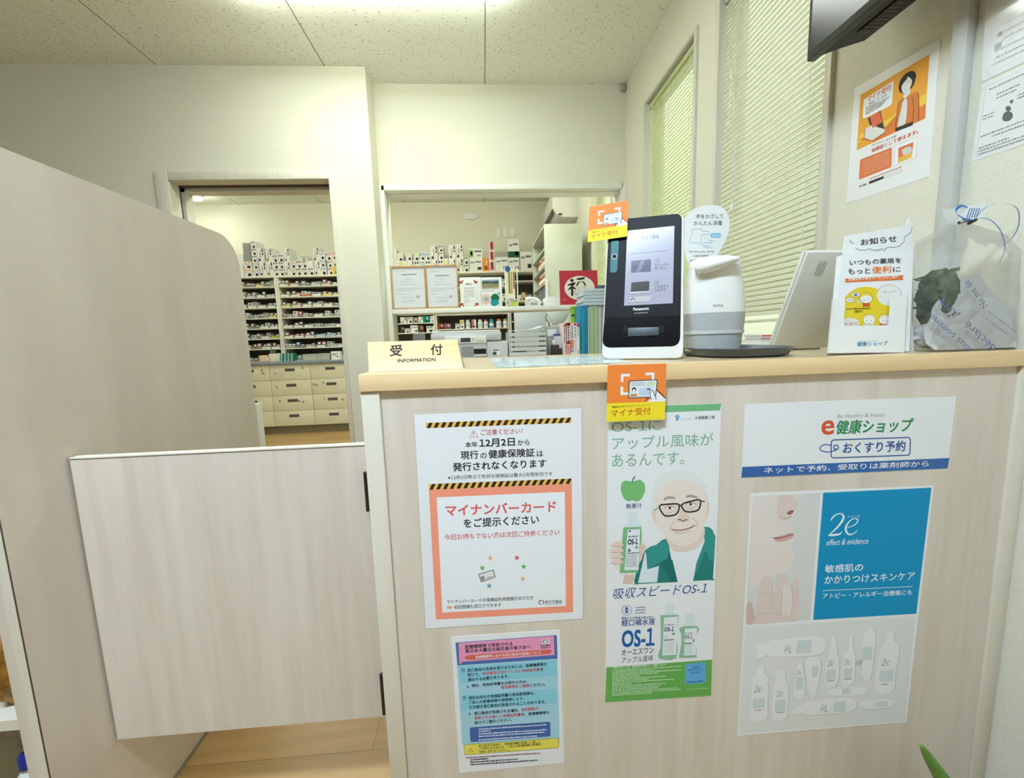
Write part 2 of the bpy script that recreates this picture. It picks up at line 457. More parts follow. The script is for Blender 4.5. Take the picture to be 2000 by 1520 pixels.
# doorway: flat casing, lining, dark sliding track
d = thing('door_1', ((DX0 + DX1) / 2, YD, 0), None, None, None, 'structure')
b = MB()
b.box((OX0, YD - .016, 0), (DX0 + .004, YD + .02, OZ), M_TRIM, .003)
b.box((DX1 - .004, YD - .016, 0), (OX1, YD + .02, OZ), M_TRIM, .003)
b.box((DX0, YD - .014, DZ), (DX1, YD + .02, OZ - .001), M_TRIM, .003)
b.build('casing', d)
b = MB()
b.box((DX0 - .02, YD + .02, 0), (DX0, YD + .09, DZ), M_TRIM)
b.box((DX0 - .02, YD + .12, 0), (DX0 + .012, YD + .2, DZ), M_TRIM)
b.box((DX1, YD + .02, 0), (DX1 + .02, YD + .2, DZ), M_TRIM)
b.box((DX0 - .02, YD + .02, DZ), (DX1 + .02, YD + .09, DZ + .02), M_TRIM)
b.box((DX0 - .02, YD + .12, DZ - .03), (DX1 + .02, YD + .2, DZ + .02), M_TRIM)
b.build('lining', d)
b = MB()
b.box((DX0 - .02, YD + .085, DZ - .006), (DX1 + .02, YD + .125, DZ + .03), M_DARKLINE)
b.box((DX0 - .03, YD + .085, 0), (DX0 - .012, YD + .125, DZ), M_DARKLINE)
b.build('sliding_track', d)

# pass-through: casing round the opening
w = thing('window_4', ((PX0 + PX1) / 2, YB, 1.0), None, None, None, 'structure')
b = MB()
b.box((XC + .0005, YB - .012, .62), (PX0, YB + WT + .01, PZ + .034), M_TRIMW, .002)
b.box((PX1, YB - .012, .62), (XR - .0005, YB + WT + .01, PZ + .034), M_TRIMW, .002)
b.box((PX0 - .02, YB - .012, PZ), (PX1 + .01, YB + WT + .01, PZ + .034), M_TRIMW, .002)
b.box((PX0 - .01, YB + .05, PZ - .006), (PX1 + .005, YB + WT + .005, PZ + .002), M_TRIMW)
b.build('casing', w)

# right wall with its three windows
W1 = (2.088, 2.748, 1.02, 2.50); W2 = (1.272, 1.908, 1.028, 2.49); W3 = (3.42, 4.04, 1.02, 2.42)
b = MB(); T = XR + .12
ys = [YF, W2[0], W2[1], W1[0], W1[1], W3[0], W3[1], YE]
for i in (0, 2, 4, 6): b.box((XR, ys[i], 0), (T, ys[i + 1], HC), M_WALL)
for (y0, y1, z0, z1) in (W1, W2, W3):
    b.box((XR, y0, 0), (T, y1, z0), M_WALL); b.box((XR, y0, z1), (T, y1, HC), M_WALL)
struct('wall_right', b)
M_GLASS = film('window_glass', (225, 235, 230), 0.02, 0.02)
for i, (y0, y1, z0, z1) in enumerate((W1, W2, W3)):
    w = thing('window_%d' % (i + 1), (XR, (y0 + y1) / 2, z0), None, None, None, 'structure')
    b = MB(); t = .026; p = -.014
    b.box((XR + p, y0 - .004, z0 - t), (T, y0 + t - .006, z1 + .0), M_TRIM, .002)
    b.box((XR + p, y1 - t + .006, z0 - t), (T, y1 + .004, z1 + .0), M_TRIM, .002)
    b.box((XR + p + .01, y0, z1 - .012), (T, y1, z1 + .006), M_GREYTRIM)
    b.build('frame', w)
    b = MB(); b.box((XR - .035, y0 - .02, z0 - .03), (T, y1 + .02, z0 + .0), M_TRIMW, .003); b.build('sill', w)
    b = MB(); b.box((T - .03, y0, z0), (T - .026, y1, z1), M_GLASS); b.build('pane', w)

# ------------------------------------------------------------------ venetian blinds
def slat_mat(name, rgb, tr):
    m = bpy.data.materials.new(name); m.use_nodes = True; nt = m.node_tree; p = nt.nodes['Principled BSDF']
    p.inputs['Base Color'].default_value = lin(rgb); p.inputs['Roughness'].default_value = .4
    t = nt.nodes.new('ShaderNodeBsdfTranslucent'); t.inputs[0].default_value = lin(rgb)
    mx = nt.nodes.new('ShaderNodeMixShader'); mx.inputs[0].default_value = tr
    nt.links.new(p.outputs[0], mx.inputs[1]); nt.links.new(t.outputs[0], mx.inputs[2]); nt.links.new(mx.outputs[0], nt.nodes['Material Output'].inputs[0])
    return m
M_SLAT = slat_mat('pale_lime_slat', (212, 218, 170), .14)
M_SLAT2 = slat_mat('cream_slat', (218, 219, 194), .03)
M_CORD = mat('cord_white', (238, 240, 230), .6)
def blind(win, x, label, m, tilt, cords, wand_y, z_low):
    y0, y1, z0, z1 = win; y0 += .026; y1 -= .026
    t = thing('venetian_blind', (x, (y0 + y1) / 2, z_low), label, 'blind')
    b = MB(); b.box((x - .012, y0, z1 - .045), (x + .022, y1, z1 - .018), m, .002); b.build('headrail', t)
    b = MB(); z = z1 - .058; c, s_ = math.cos(tilt), math.sin(tilt)
    while z > z_low + .02:
        q = []
        for k in range(5):
            u = (k / 4 - .5) * .025; h = .0022 * (1 - (u / .0125) ** 2)
            q.append((x - u * c - h * s_, z - u * s_ + h * c))       # room-side edge low
        vs = [(a, yy, zz) for a, zz in q for yy in (y0, y1)]
        b.raw(vs, [(2 * k, 2 * k + 1, 2 * k + 3, 2 * k + 2) for k in range(4)], m, True)
        z -= .0205
    b.build('slats', t)
    b = MB(); b.box((x - .011, y0, z_low), (x + .011, y1, z_low + .012), m, .003); b.build('bottom_rail', t)
    for yy in cords:
        b = MB(); b.tube([(x - .0135, yy, z1 - .03), (x - .0135, yy, z_low + .005)], .0011, M_CORD, 6); b.build('ladder_cord', t)
    b = MB(); b.tube([(x - .022, wand_y, z1 - .04), (x - .026, wand_y, z1 - .62)], .0035, M_CLEAR, 8); b.build('tilt_wand', t)
    b = MB(); q = [(x - .02, wand_y - .03, z1 - .04), (x - .022, wand_y - .028, z1 - .4), (x - .022, wand_y - .034, z1 - .9)]
    b.tube(q, .0012, M_CORD, 6); b.lathe([(.001, 0), (.005, .004), (.005, .02), (.002, .03)], Vector(q[-1]) - Vector((0, 0, .02)), M_CORD, 8); b.build('pull_cord', t)
blind(W1, XR + .03, 'pale green venetian blind in the narrow window nearest the back wall', M_SLAT, math.radians(60), (2.2, 2.44, 2.66), 2.69, W1[2] + .02)
blind(W2, XR + .018, 'cream venetian blind half hidden behind the wall screen, in the nearer window', M_SLAT2, math.radians(67), (1.37, 1.77), 1.80, W2[2] + .075)
blind(W3, XR + .03, 'pale blind in the window of the dispensing room, seen through the hatch', M_SLAT, math.radians(45), (3.5, 3.95), 3.97, W3[2] + .02)

# cable trunking up the right wall
b = MB(); b.box((XR - .022, .898, 1.0232), (XR, .930, HC), mat('grey_trunking', (206, 208, 202), .45), .004); 
b.build('cable_trunking', None, 'pale grey vertical cable trunking between the wall posters', 'trunking')
# small sensor at the ceiling corner
b = MB(); p = onY(1216, 173, YB - .01); b.box((p.x - .014, YB - .03, p.z - .02), (p.x + .014, YB, p.z + .02), mat('sensor_grey', (170, 172, 160), .5), .004)
b.build('wall_sensor', None, 'small grey sensor high in the corner by the right wall', 'sensor')

# ------------------------------------------------------------------ ceiling lamps
def lamp(x0, x1, y0, y1, label, strength, z=HC, rgb=(248, 255, 244), name='ceiling_lamp'):
    t = thing(name, ((x0 + x1) / 2, (y0 + y1) / 2, z - .07), label, 'lamp', None)
    b = MB(); b.box((x0, y0, z - .03), (x1, y1, z), M_WHITE, .006); b.build('housing', t)
    b = MB(); b.box((x0 + .006, y0 + .006, z - .062), (x1 - .006, y1 - .006, z - .031), mat('lamp_diffuser_%d' % int(strength * 10), rgb, .4, emit=strength), .02, 3); b.build('diffuser', t)
    return t
lamp(-1.2, .2, 2.10, 2.325, 'long glowing ceiling lamp in front of the doorway, at the top edge', LAMP_FRONT)
lamp(-.98, -.05, -.42, -.19, 'long ceiling lamp over the waiting area, behind the viewer', LAMP_REAR, rgb=(212, 233, 255))
lamp(-3.30, -3.18, 4.75, 5.3, 'short glowing ceiling lamp of the room beyond the doorway', LAMP_DISP)
lamp(-2.1, -.9, 3.85, 4.0, 'unseen lamp added to light the dispensing room, above the doorway', LAMP_DISP)  # unseen, added to brighten the room beyond the doorway
lamp(-.5, .45, 3.5, 3.65, 'unseen lamp added to light the dispensing room, above the hatch', LAMP_DISP)  # added out of view, set forward to light the tall cabinet's near side
# ================================================================== reception counter, gate, partition
CY = .738                                            # plane of the counter front
CT = 1.0222                                          # height of its top
t = thing('reception_counter', (.42, .95, 0), 'tall pale ash reception counter with posters stuck on its front', 'counter')
b = MB(); b.box((-.186, CY, 0), (1.03, CY + .02, CT - .031), M_ASH); moved_to_origin(b.build('front_panel', t)) if 0 else b.build('front_panel', t)
b = MB(); b.box((-.2185, CY - .006, 0), (-.1865, 1.17, CT - .031), M_ASHEDGE, .001); b.build('end_panel', t)
b = MB(); b.box((1.031, CY - .006, 0), (XR - .002, 1.17, CT - .031), M_ASHEDGE, .001); b.build('end_panel', t)
b = MB(); b.box((-.186, CY + .02, 0), (1.03, 1.15, .06), M_ASHEDGE); b.box((-.186, 1.13, .06), (1.03, 1.15, CT - .031), M_ASH); b.build('back_panel', t)
t = thing('countertop', (.42, .95, CT - .03), 'maple countertop with light nosing on the tall reception counter', 'countertop')
b = MB(); b.box((-.219, CY - .01, CT - .0300), (XR - .001, CY + .012, CT), M_MAPLE, .0012); b.build('nosing', t)
b = MB(); b.box((-.219, CY + .0122, CT - .0300), (XR - .001, 1.185, CT), M_TOP); b.build('top_board', t)

GY = .842
t = thing('swing_gate', (-.53, GY, .25), 'pale ash swing gate hinged to the left end of the counter', 'gate')
b = MB(); b.box((-.815, GY, .252), (-.236, GY + .018, .8672), M_ASH); b.build('panel', t)
b = MB(); b.box((-.8155, GY - .0003, .8674), (-.2355, GY + .0185, .869), M_DARKLINE); b.box((-.816, GY - .0002, .869), (-.235, GY + .019, .8715), M_ASHEDGE); b.build('edge_band', t)
for (hx, hy, h2) in ((716, 922, 990), (748, 1312, 1382)):
    z1, z0 = onY(hx, hy, GY).z, onY(hx, h2, GY).z
    b = MB(); b.box((-.2545, GY - .010, z0), (-.2365, GY - .0005, z1), M_METAL, .002)
    b.tube([(-.2500, GY - .0125, z0 - .004), (-.2500, GY - .0125, z1 + .004)], .0042, M_METAL, 10); b.build('hinge', t)

PX = -.82
t = thing('partition_panel', (PX - .01, 1.1, 0), 'tall greyish ash partition panel with a rounded top corner, left of the gate', 'partition')
Y0, Y1, ZT, R = .718, 1.515, 1.4315, .10
pts = [(PX, Y0, .012), (PX, Y1, .012)] + [(PX, Y1 - R + R * math.cos(a), ZT - R + R * math.sin(a)) for a in [math.pi / 2 * i / 10 for i in range(11)]] + [(PX, Y0, ZT)]
b = MB(); b.prism(pts, (-.019, 0, 0), mat('partition_laminate', (219, 208, 194), .42, rgb2=(208, 196, 182), nscale=(30, 7, 1.1))); b.build('panel', t)
b = MB(); b.box((PX - .0185, Y0 - .0008, .012), (PX - .0008, Y0 - .0001, ZT), M_ASHEDGE); b.box((PX - .001, Y0 - .0012, .012), (PX + .0002, Y0 + .0006, ZT), M_DARKLINE); b.build('edge_band', t)
b = MB(); b.box((PX - .019, Y0, 0), (PX + .002, Y1, .0118), mat('grey_seal', (150, 146, 132), .6)); b.build('bottom_seal', t)
# narrow white board standing behind the partition
b = MB(); p = onY(500, 790, 1.62); b.box((p.x - .035, 1.62, 0), (p.x + .0, 1.66, p.z), M_TRIMW, .002)
b.build('white_board', None, 'narrow white upright board showing past the far edge of the partition', 'board')

# open display shelf left of the partition
SX = PX - .0192
t = thing('display_shelf', (SX - .3, .9, 0), 'pale open display shelf at the left edge, against the partition', 'shelf')
b = MB(); b.box((SX - .021, Y0 + .004, 0), (SX - .0005, 1.1, 1.2), M_ASH); b.build('side_panel', t)
for z in (.02, .4025, .70, 1.0):
    b = MB(); b.box((SX - .62, Y0 + .008, z), (SX - .0215, 1.09, z + .0205), M_ASHEDGE); b.build('shelf_board', t)
b = MB(); b.box((SX - .62, 1.091, 0), (SX - .0215, 1.1, 1.2), M_ASH); b.build('back_panel', t)
zb = .423
t = thing('snack_pouch', (SX - .07, .775, zb), 'golden brown crinkled pouch on the upper visible shelf at the left edge', 'pouch')
bm = bmesh.new(); bmesh.ops.create_uvsphere(bm, u_segments=24, v_segments=16, radius=1)
rnd = random.Random(3)
for v in bm.verts:
    v.co = Vector((v.co.x * .038, v.co.y * .04, v.co.z * .075)) * (1 + .1 * math.sin(9 * v.co.x + 5 * v.co.z) + rnd.uniform(-.05, .05))
b = MB(); b.bm(bm, mat('gold_foil', (176, 128, 40), .3, .2, rgb2=(96, 58, 30), nscale=(40, 40, 40)), True, Matrix.Translation((SX - .066, .778, zb + .078))); b.build('pouch_body', t)
b = MB(); b.box((SX - .10, .773, zb + .142), (SX - .038, .783, zb + .18), mat('gold_foil', (0, 0, 0))); b.build('top_seal', t)
zb = .0405
t = thing('pump_bottle', (SX - .066, .765, zb), 'white bottle with dark blue cap on the lower shelf at the left edge', 'bottle')
zc = onY(30, 1495, .765).z
b = MB(); b.lathe([(.022, 0), (.024, .006), (.024, zc - zb - .05), (.021, zc - zb - .02), (.0105, zc - zb - .006), (.0105, zc - zb)], (SX - .066, .765, zb), M_WHITE, 20); b.build('bottle_body', t)
b = MB(); b.lathe([(.015, 0), (.0155, .003), (.014, .022), (.011, .026)], (SX - .066, .765, zc), mat('navy_cap', (28, 44, 130), .35), 20); b.build('cap', t)
t = thing('plastic_bag', (SX - .12, .84, zb), 'crumpled clear plastic bag with green print behind the blue capped bottle', 'bag')
bm = bmesh.new(); bmesh.ops.create_icosphere(bm, subdivisions=3, radius=1)
for v in bm.verts:
    v.co = Vector((v.co.x * .07, v.co.y * .055, v.co.z * .14)) * (1 + rnd.uniform(-.12, .12))
b = MB(); b.bm(bm, mat('grey_poly_bag', (150, 154, 150), .2, rgb2=(96, 100, 98), nscale=(20, 20, 20)), False, Matrix.Translation((SX - .108, .86, zb + .16))); b.build('bag_film', t)
b = MB(); b.box((SX - .15, .80, zb + .002), (SX - .09, .802, zb + .1), mat('leaf_green', (58, 150, 60), .5), .0005); b.build('green_print', t)
# ================================================================== sheets on the counter front
PLF = Plane((0, CY, 0), (0, -1, 0))
BLK, RED, WHT = (30, 28, 30), (200, 62, 72), (244, 246, 246)

# --- large notice in a laminating pouch
A = (800, 780, 1190 / 360)
t = sheet('notice_poster', 'large laminated white notice with hazard stripes and an orange frame, left on the counter front', 'poster', PLF,
          [(30, 100), (1108, 60), (1117, 1415), (105, 1480)], *A)
q = Print(PLF, *A, base=.00012)
q.rrect((22, 72), (1118, 28), (1130, 1424), (98, 1492), 14, M_FILM, 0); q.build('laminate_film', t)
q = Print(PLF, *A)
def hazard(q, TL, TR, BR, BL, n, slant):
    q.poly([TL, TR, BR, BL], (242, 190, 84), 0)
    TL, TR, BR, BL = map(Vector, (TL, TR, BR, BL))
    for i in range(n):
        a, c = (i + .08) / n, (i + .60) / n; s = slant
        q.poly([tuple(TL.lerp(TR, min(a + s, 1))), tuple(TL.lerp(TR, min(c + s, 1))), tuple(BL.lerp(BR, c)), tuple(BL.lerp(BR, a))], (46, 38, 30), 1)
hazard(q, (102, 153), (1044, 118), (1044, 152), (107, 187), 21, .021)
hazard(q, (122, 548), (1047, 512), (1047, 545), (124, 585), 21, .021)
q.build('hazard_stripes', t)
q = Print(PLF, *A)
q.poly([(124, 585), (1047, 545), (1056, 1375), (170, 1423)], (252, 160, 130), 0)
q.poly([(175, 634), (1002, 598), (1009, 1335), (212, 1378)], WHT, 1)
q.build('orange_frame', t)
q = Print(PLF, *A)
q.line([(387, 245), (441, 243), (412, 201)], 5, RED, 1, True); q.text('!', (409, 238), (416, 238), 26, RED)
for s_, a, b_, h, c, bo in (
    ('ご注意ください！', (460, 232), (730, 222), 36, RED, .008),
    ('本年', (360, 313), (440, 309), 36, BLK, .02), ('12月2日', (450, 311), (680, 302), 54, BLK, .028), ('から', (697, 299), (775, 295), 36, BLK, .015),
    ('現行', (330, 389), (445, 384), 54, BLK, .025), ('の', (458, 384), (498, 381), 36, BLK, .015), ('健康保険証', (510, 383), (808, 371), 56, BLK, .025), ('は', (822, 371), (862, 369), 38, BLK, .015),
    ('発行されなくなります', (280, 467), (883, 440), 56, BLK, .025),
    ('※12月2日時点で有効な保険証は最大1年間有効です', (247, 520), (922, 494), 27, BLK, .004),
    ('マイナンバーカード', (232, 755), (945, 727), 72, (226, 92, 90), .03),
    ('をご提示ください', (350, 832), (835, 805), 60, BLK, .025),
    ('今回お持ちでない方は次回ご持参ください', (225, 911), (968, 877), 38, (206, 70, 74), .01),
    ('マイナンバーカードの保険証利用登録がまだの方', (240, 1322), (800, 1294), 26, BLK, .015),
    ('初回登録も窓口でできます', (288, 1356), (592, 1340), 25, BLK, .015), ('厚生労働省', (874, 1324), (983, 1318), 24, (60, 70, 84), .008)):
    q.text(s_, a, b_, h, c, 2, bo)
q.build('printed_text', t)
q = Print(PLF, *A)
def star(q, x, y, r, c, k=2, rot=0):
    q.poly([((x + (r if i % 2 == 0 else r * .42) * math.sin(rot + math.pi * i / 5)), y - (r if i % 2 == 0 else r * .42) * math.cos(rot + math.pi * i / 5)) for i in range(10)], c, k)
for x, y, c in ((521, 1026, (240, 186, 120)), (693, 1024, (214, 100, 106)), (469, 1090, (110, 176, 96)), (737, 1081, (110, 176, 96)), (731, 1160, (244, 190, 130)), (514, 1205, (96, 160, 200))): star(q, x, y, 20, c, 2, .1)
q.build('star_print', t)
q = Print(PLF, *A)
q.poly([(443, 1130), (540, 1100), (556, 1150), (462, 1182)], BLK, 2); q.poly([(448, 1133), (537, 1105), (551, 1148), (465, 1176)], (236, 234, 228), 3)
q.poly([(458, 1146), (480, 1139), (487, 1164), (466, 1171)], (150, 146, 140), 4); q.greek((496, 1160), (540, 1147), 10, (170, 170, 170), 4)
q.build('card_print', t)
q = Print(PLF, *A)
q.poly([(241, 1339), (258, 1338), (258, 1331), (276, 1344), (258, 1358), (258, 1351), (241, 1352)], (250, 160, 130), 2)
q.curve([(848, 1325), (836, 1316), (838, 1303), (850, 1300)], 7, (90, 120, 150), 2); q.curve([(858, 1322), (866, 1314), (862, 1302), (852, 1302)], 7, (214, 96, 96), 2)
q.line([(874, 1328), (984, 1322)], 1.5, (120, 130, 140), 2)
q.build('arrow_and_logo', t)

# --- blue information sheet
A = (860, 1220, 1317 / 260)
t = sheet('information_sheet', 'smaller pale blue information sheet with a pink heading, below the striped notice', 'poster', PLF,
          [(105, 122), (1180, 52), (1226, 1370), (188, 1472)], *A)
q = Print(PLF, *A)
q.poly([(150, 180), (1152, 105), (1182, 1185), (215, 1190), (205, 1000)], (170, 214, 226), 0)
q.poly([(150, 180), (1152, 105), (1160, 338), (170, 405)], (84, 112, 176), 1)
q.poly([(195, 345), (1140, 290), (1145, 300), (205, 400)], (84, 112, 176), 1)
q.poly([(180, 185), (1122, 112), (1130, 302), (186, 372)], (240, 160, 190), 2)
q.rrect((180, 190), (200, 188), (210, 390), (190, 392), 8, (246, 170, 198), 3); q.rrect((180, 190), (200, 188), (210, 390), (190, 392), 8, (190, 100, 140), 4, 3)
q.poly([(235, 328), (268, 304), (1080, 248), (1110, 264), (1082, 290), (270, 352)], (224, 108, 92), 3)
q.poly([(1005, 150), (1075, 145), (1078, 190), (1008, 194)], WHT, 3)
q.poly([(190, 425), (1150, 355), (1160, 505), (200, 580)], (142, 210, 224), 1)
q.poly([(205, 705), (1145, 635), (1152, 775), (215, 850)], (142, 210, 224), 1)
q.rrect((290, 1020), (1086, 962), (1092, 1108), (298, 1165), 18, (72, 104, 168), 1)
q.rrect((232, 1190), (1172, 1122), (1174, 1222), (238, 1294), 16, (120, 110, 40), 2); q.rrect((236, 1193), (1168, 1126), (1170, 1218), (242, 1290), 14, (238, 224, 92), 3)
q.build('colour_panels', t)
q = Print(PLF, *A)
DK = (36, 34, 60)
for s_, a, b_, h, c, bo in (
    ('医療機関等で受診される', (245, 243), (716, 209), 40, DK, .02), ('東日本大震災の被災者の皆さまへ', (247, 285), (895, 240), 40, DK, .02),
    ('医療機関等における窓口負担の免除について', (350, 338), (998, 292), 30, WHT, .02),
    ('厚生労働省', (990, 220), (1085, 213), 18, DK, .01), ('令和6年1月', (990, 240), (1095, 233), 16, DK, .01),
    ('①', (208, 475), (244, 472), 36, DK, .01), ('窓口負担の免除を受けるためには、医療機関等の', (270, 472), (1055, 408), 34, DK, .02),
    ('窓口で、', (270, 516), (388, 508), 34, DK, .02), ('有効期限が切れていない免除証明書', (416, 504), (985, 462), 34, (212, 80, 100), .02), ('を', (992, 461), (1020, 459), 32, DK, .02),
    ('提示する必要があります。', (274, 566), (680, 528), 34, DK, .02),
    ('現在、免除証明書をお持ちの方は、', (310, 622), (860, 578), 32, DK, .02),
    ('有効期限をご確認', (600, 640), (882, 620), 34, (212, 80, 100), .02), ('ください。', (888, 619), (1040, 608), 32, DK, .02),
    ('②', (222, 745), (256, 742), 34, DK, .01), ('現在お持ちの免除証明書の有効期限後も、', (280, 745), (935, 695), 34, DK, .02),
    ('ご加入の医療保険の保険者により、', (282, 790), (830, 748), 34, DK, .02), ('引き続き窓口負担が免除されることがあります。', (284, 838), (1045, 780), 34, DK, .02),
    ('窓口負担が免除される場合、', (335, 898), (780, 864), 34, DK, .02), ('有効期限が', (800, 862), (972, 848), 34, (212, 80, 100), .02),
    ('更新された新しい免除証明書', (338, 944), (796, 908), 34, (212, 80, 100), .02), ('を、医療機関等の', (804, 906), (1078, 886), 32, DK, .02),
    ('窓口でご提示ください。', (338, 990), (706, 958), 32, DK, .02),
    ('窓口負担の免除や、免除証明書の取扱いに関して', (380, 1214), (992, 1171), 25, DK, .012), ('ご不明な点があれば、ご加入の医療保険の保険者へ', (382, 1243), (1020, 1194), 25, DK, .012), ('お問い合わせください。', (384, 1273), (680, 1252), 25, DK, .012)):
    q.text(s_, a, b_, h, c, 5, bo)
for y, x1 in ((1022, 1050), (1044, 500), (1070, 1052), (1094, 1034), (1128, 960)):
    q.greek((380, y + 22), (x1, y + 22 - (x1 - 380) * .068), 15, (214, 224, 240), 5, 10, 24, 4, y)
for y, x1, c in ((1326, 990, (150, 90, 90)), (1346, 480, DK), (1370, 770, DK), (1394, 960, DK)):
    q.greek((296 if y > 1330 else 250, y), (x1, y - (x1 - 296) * .068), 13, c, 5, 8, 22, 4, y)
q.poly([(262, 606), (286, 618), (264, 632)], (84, 112, 176), 5); q.poly([(280, 872), (304, 884), (282, 898)], (84, 112, 176), 5)
q.line([(274, 1264), (326, 1260), (298, 1220)], 5, (200, 130, 40), 5, True); q.text('!', (296, 1258), (303, 1258), 22, (200, 130, 40), 5)
q.curve([(1032, 186), (1018, 176), (1022, 160), (1036, 156)], 7, (60, 60, 70), 5); q.curve([(1048, 184), (1062, 172), (1058, 156), (1044, 156)], 7, (60, 60, 70), 5)
q.build('printed_text', t)

# --- tall drink poster
A = (1160, 700, 925 / 280)
t = sheet('drink_poster', 'tall white and green poster of a smiling man in glasses holding a bottle', 'poster', PLF,
          [(90, 315), (822, 292), (756, 2178), (73, 2220)], *A)
q = Print(PLF, *A, base=.00066)
GRN, TEAL, NAVY = (120, 186, 130), (40, 128, 120), (44, 74, 122)
q.poly([(90, 318), (822, 292), (814, 336), (90, 362)], GRN, 0)
q.build('top_band', t)
q = Print(PLF, *A, base=.00066)
q.poly([(80, 1995), (763, 1945), (756, 2178), (73, 2220)], (106, 176, 84), 0)
q.rrect((590, 1972), (722, 1962), (720, 2094), (585, 2106), 14, (100, 176, 222), 1)
q.build('bottom_band', t)
q = Print(PLF, *A, base=.00066)
LG = (132, 180, 146)
q.ell(538, 378, 15, 15, (130, 180, 214), 1); q.poly([(531, 391), (545, 391), (540, 404), (535, 404)], (60, 90, 150), 1)
for s_, a, b_, h, c, bo, sh in (
    ('Otsuka', (556, 400), (630, 397), 16, (200, 206, 214), .005, .2), ('大塚製薬工場', (650, 396), (778, 391), 22, (60, 66, 84), .008, 0),
    ('OS-1に', (114, 478), (435, 464), 68, LG, .0, 0), ('アップル風味が', (118, 592), (770, 564), 84, LG, .0, 0), ('あるんです。', (116, 704), (582, 684), 84, LG, .0, 0),
    ('無果汁', (206, 972), (310, 968), 34, (62, 80, 130), .01, 0),
    ('吸収スピードOS-1', (122, 1556), (728, 1516), 70, (40, 78, 140), .0, .25),
    ('経口補水液', (178, 1731), (393, 1721), 44, (44, 86, 150), .02, 0), ('OS-1', (178, 1868), (390, 1856), 118, (36, 102, 168), .04, 0),
    ('オーエスワン', (178, 1921), (386, 1902), 40, (50, 70, 100), .012, 0), ('アップル風味', (178, 1972), (382, 1953), 40, (50, 64, 90), .0, .2),
    ('軽度から中等度の脱水症に、', (178, 1687), (393, 1679), 17, (44, 74, 130), .01, 0),
    ('OS-1', (638, 2002), (690, 1998), 14, (40, 90, 160), .02, 0), ('LINE 公式アカウント', (602, 2018), (708, 2012), 13, (30, 84, 150), .02, 0), ('友だち追加！', (622, 2036), (686, 2032), 12, (30, 84, 150), .02, 0),
    ('ご使用にあたっては、製品の成分内容をよくご確認ください。', (120, 2006), (466, 1982), 14, WHT, .015, 0)):
    q.text(s_, a, b_, h, c, 2, bo, sh)
for i in range(15):
    y = 2018 + i * 11.5; x1 = (575, 400, 575, 420, 300, 470, 360, 530, 250, 470, 440, 420, 550, 570, 380)[i] * .98
    q.greek((118, y), (x1, y - (x1 - 118) * .062), 7, (206, 232, 196), 2, 5, 14, 3, i)
q.greek((602, 2094), (706, 2086), 8, (30, 84, 150), 2, 6, 12, 3); q.greek((600, 2140), (740, 2130), 5, (190, 220, 180), 2, 6, 12, 3)
for k, (x, y) in enumerate(((268, 1605), (268, 1622), (268, 1640))): q.greek((x, y + 8), (x + 64, y + 4), 8, (130, 150, 180), 2, 8, 14, 2, k)
q.build('printed_text', t)
# portrait
q = Print(PLF, *A, base=.00066)
SK, SK2, SK3, HAIR = (243, 229, 216), (235, 214, 198), (212, 182, 164), (236, 234, 226)
q.blob([(372, 905), (380, 820), (420, 760), (480, 735), (560, 722), (640, 740), (700, 790), (728, 860), (735, 930), (720, 1010), (390, 1030)], (238, 237, 232), 0)
rh = random.Random(4)
for i in range(70):
    a_ = math.radians(rh.uniform(172, 372)); r_ = rh.uniform(.86, 1.0); x, y = 556 + 176 * r_ * math.cos(a_), 905 + 176 * r_ * math.sin(a_); q.line([(x, y), (x + rh.uniform(8, 16) * math.cos(a_ + .7), y + rh.uniform(8, 18) * math.sin(a_ + .7))], 2.2, rh.choice([(222, 220, 213), (246, 245, 241), (212, 209, 200)]), 1)
q.blob([(262, 1455), (270, 1395), (330, 1240), (400, 1205), (480, 1160), (500, 1300), (640, 1330), (720, 1180), (700, 1110), (745, 1090), (780, 1146), (775, 1270), (768, 1420), (740, 1432), (300, 1456)], TEAL, 0, 2)
q.poly([(285, 1450), (330, 1250), (350, 1290), (345, 1362), (420, 1340), (408, 1446)], (226, 236, 240), 1)
q.poly([(480, 1180), (500, 1240), (560, 1255), (650, 1240), (716, 1170), (640, 1438), (540, 1444)], (238, 242, 244), 2)
q.poly([(335, 1240), (480, 1162), (484, 1330), (455, 1300), (345, 1364)], (56, 152, 142), 2)
q.poly([(484, 1255), (540, 1440), (500, 1446), (436, 1325), (474, 1290)], (32, 110, 104), 3)
q.poly([(700, 1086), (745, 1090), (784, 1146), (776, 1310), (742, 1300), (720, 1240), (640, 1438), (660, 1325), (715, 1180)], (56, 152, 142), 3)
q.blob([(400, 1040), (415, 1080), (446, 1124), (482, 1172), (532, 1202), (590, 1208), (646, 1190), (684, 1150), (702, 1100), (716, 1040), (730, 960), (722, 900), (694, 838), (640, 798), (545, 788), (460, 818), (412, 872), (398, 950)], SK, 4)
q.blob([(376, 1010), (388, 985), (408, 1000), (412, 1060), (394, 1056)], SK2, 3.6); q.blob([(720, 930), (742, 935), (738, 1000), (718, 1040)], SK2, 3.6)
q.blob([(470, 1140), (590, 1120), (702, 1080), (712, 1150), (676, 1208), (610, 1242), (540, 1246), (496, 1226)], SK2, 3.5)
q.blob([(452, 905), (480, 890), (520, 896), (520, 908), (480, 906), (456, 918)], (170, 164, 160), 6); q.blob([(596, 888), (630, 880), (668, 896), (664, 904), (628, 896), (600, 900)], (170, 164, 160), 6)
for pts in ([(424, 952), (480, 942), (545, 942), (548, 975), (528, 1008), (470, 1018), (442, 1000)], [(568, 944), (620, 924), (682, 914), (686, 950), (668, 982), (610, 992), (578, 978)]):
    q.poly(spline(pts, True, 4), (238, 222, 208), 6); q.line(spline(pts, True, 4), 9, (28, 26, 28), 8, True)
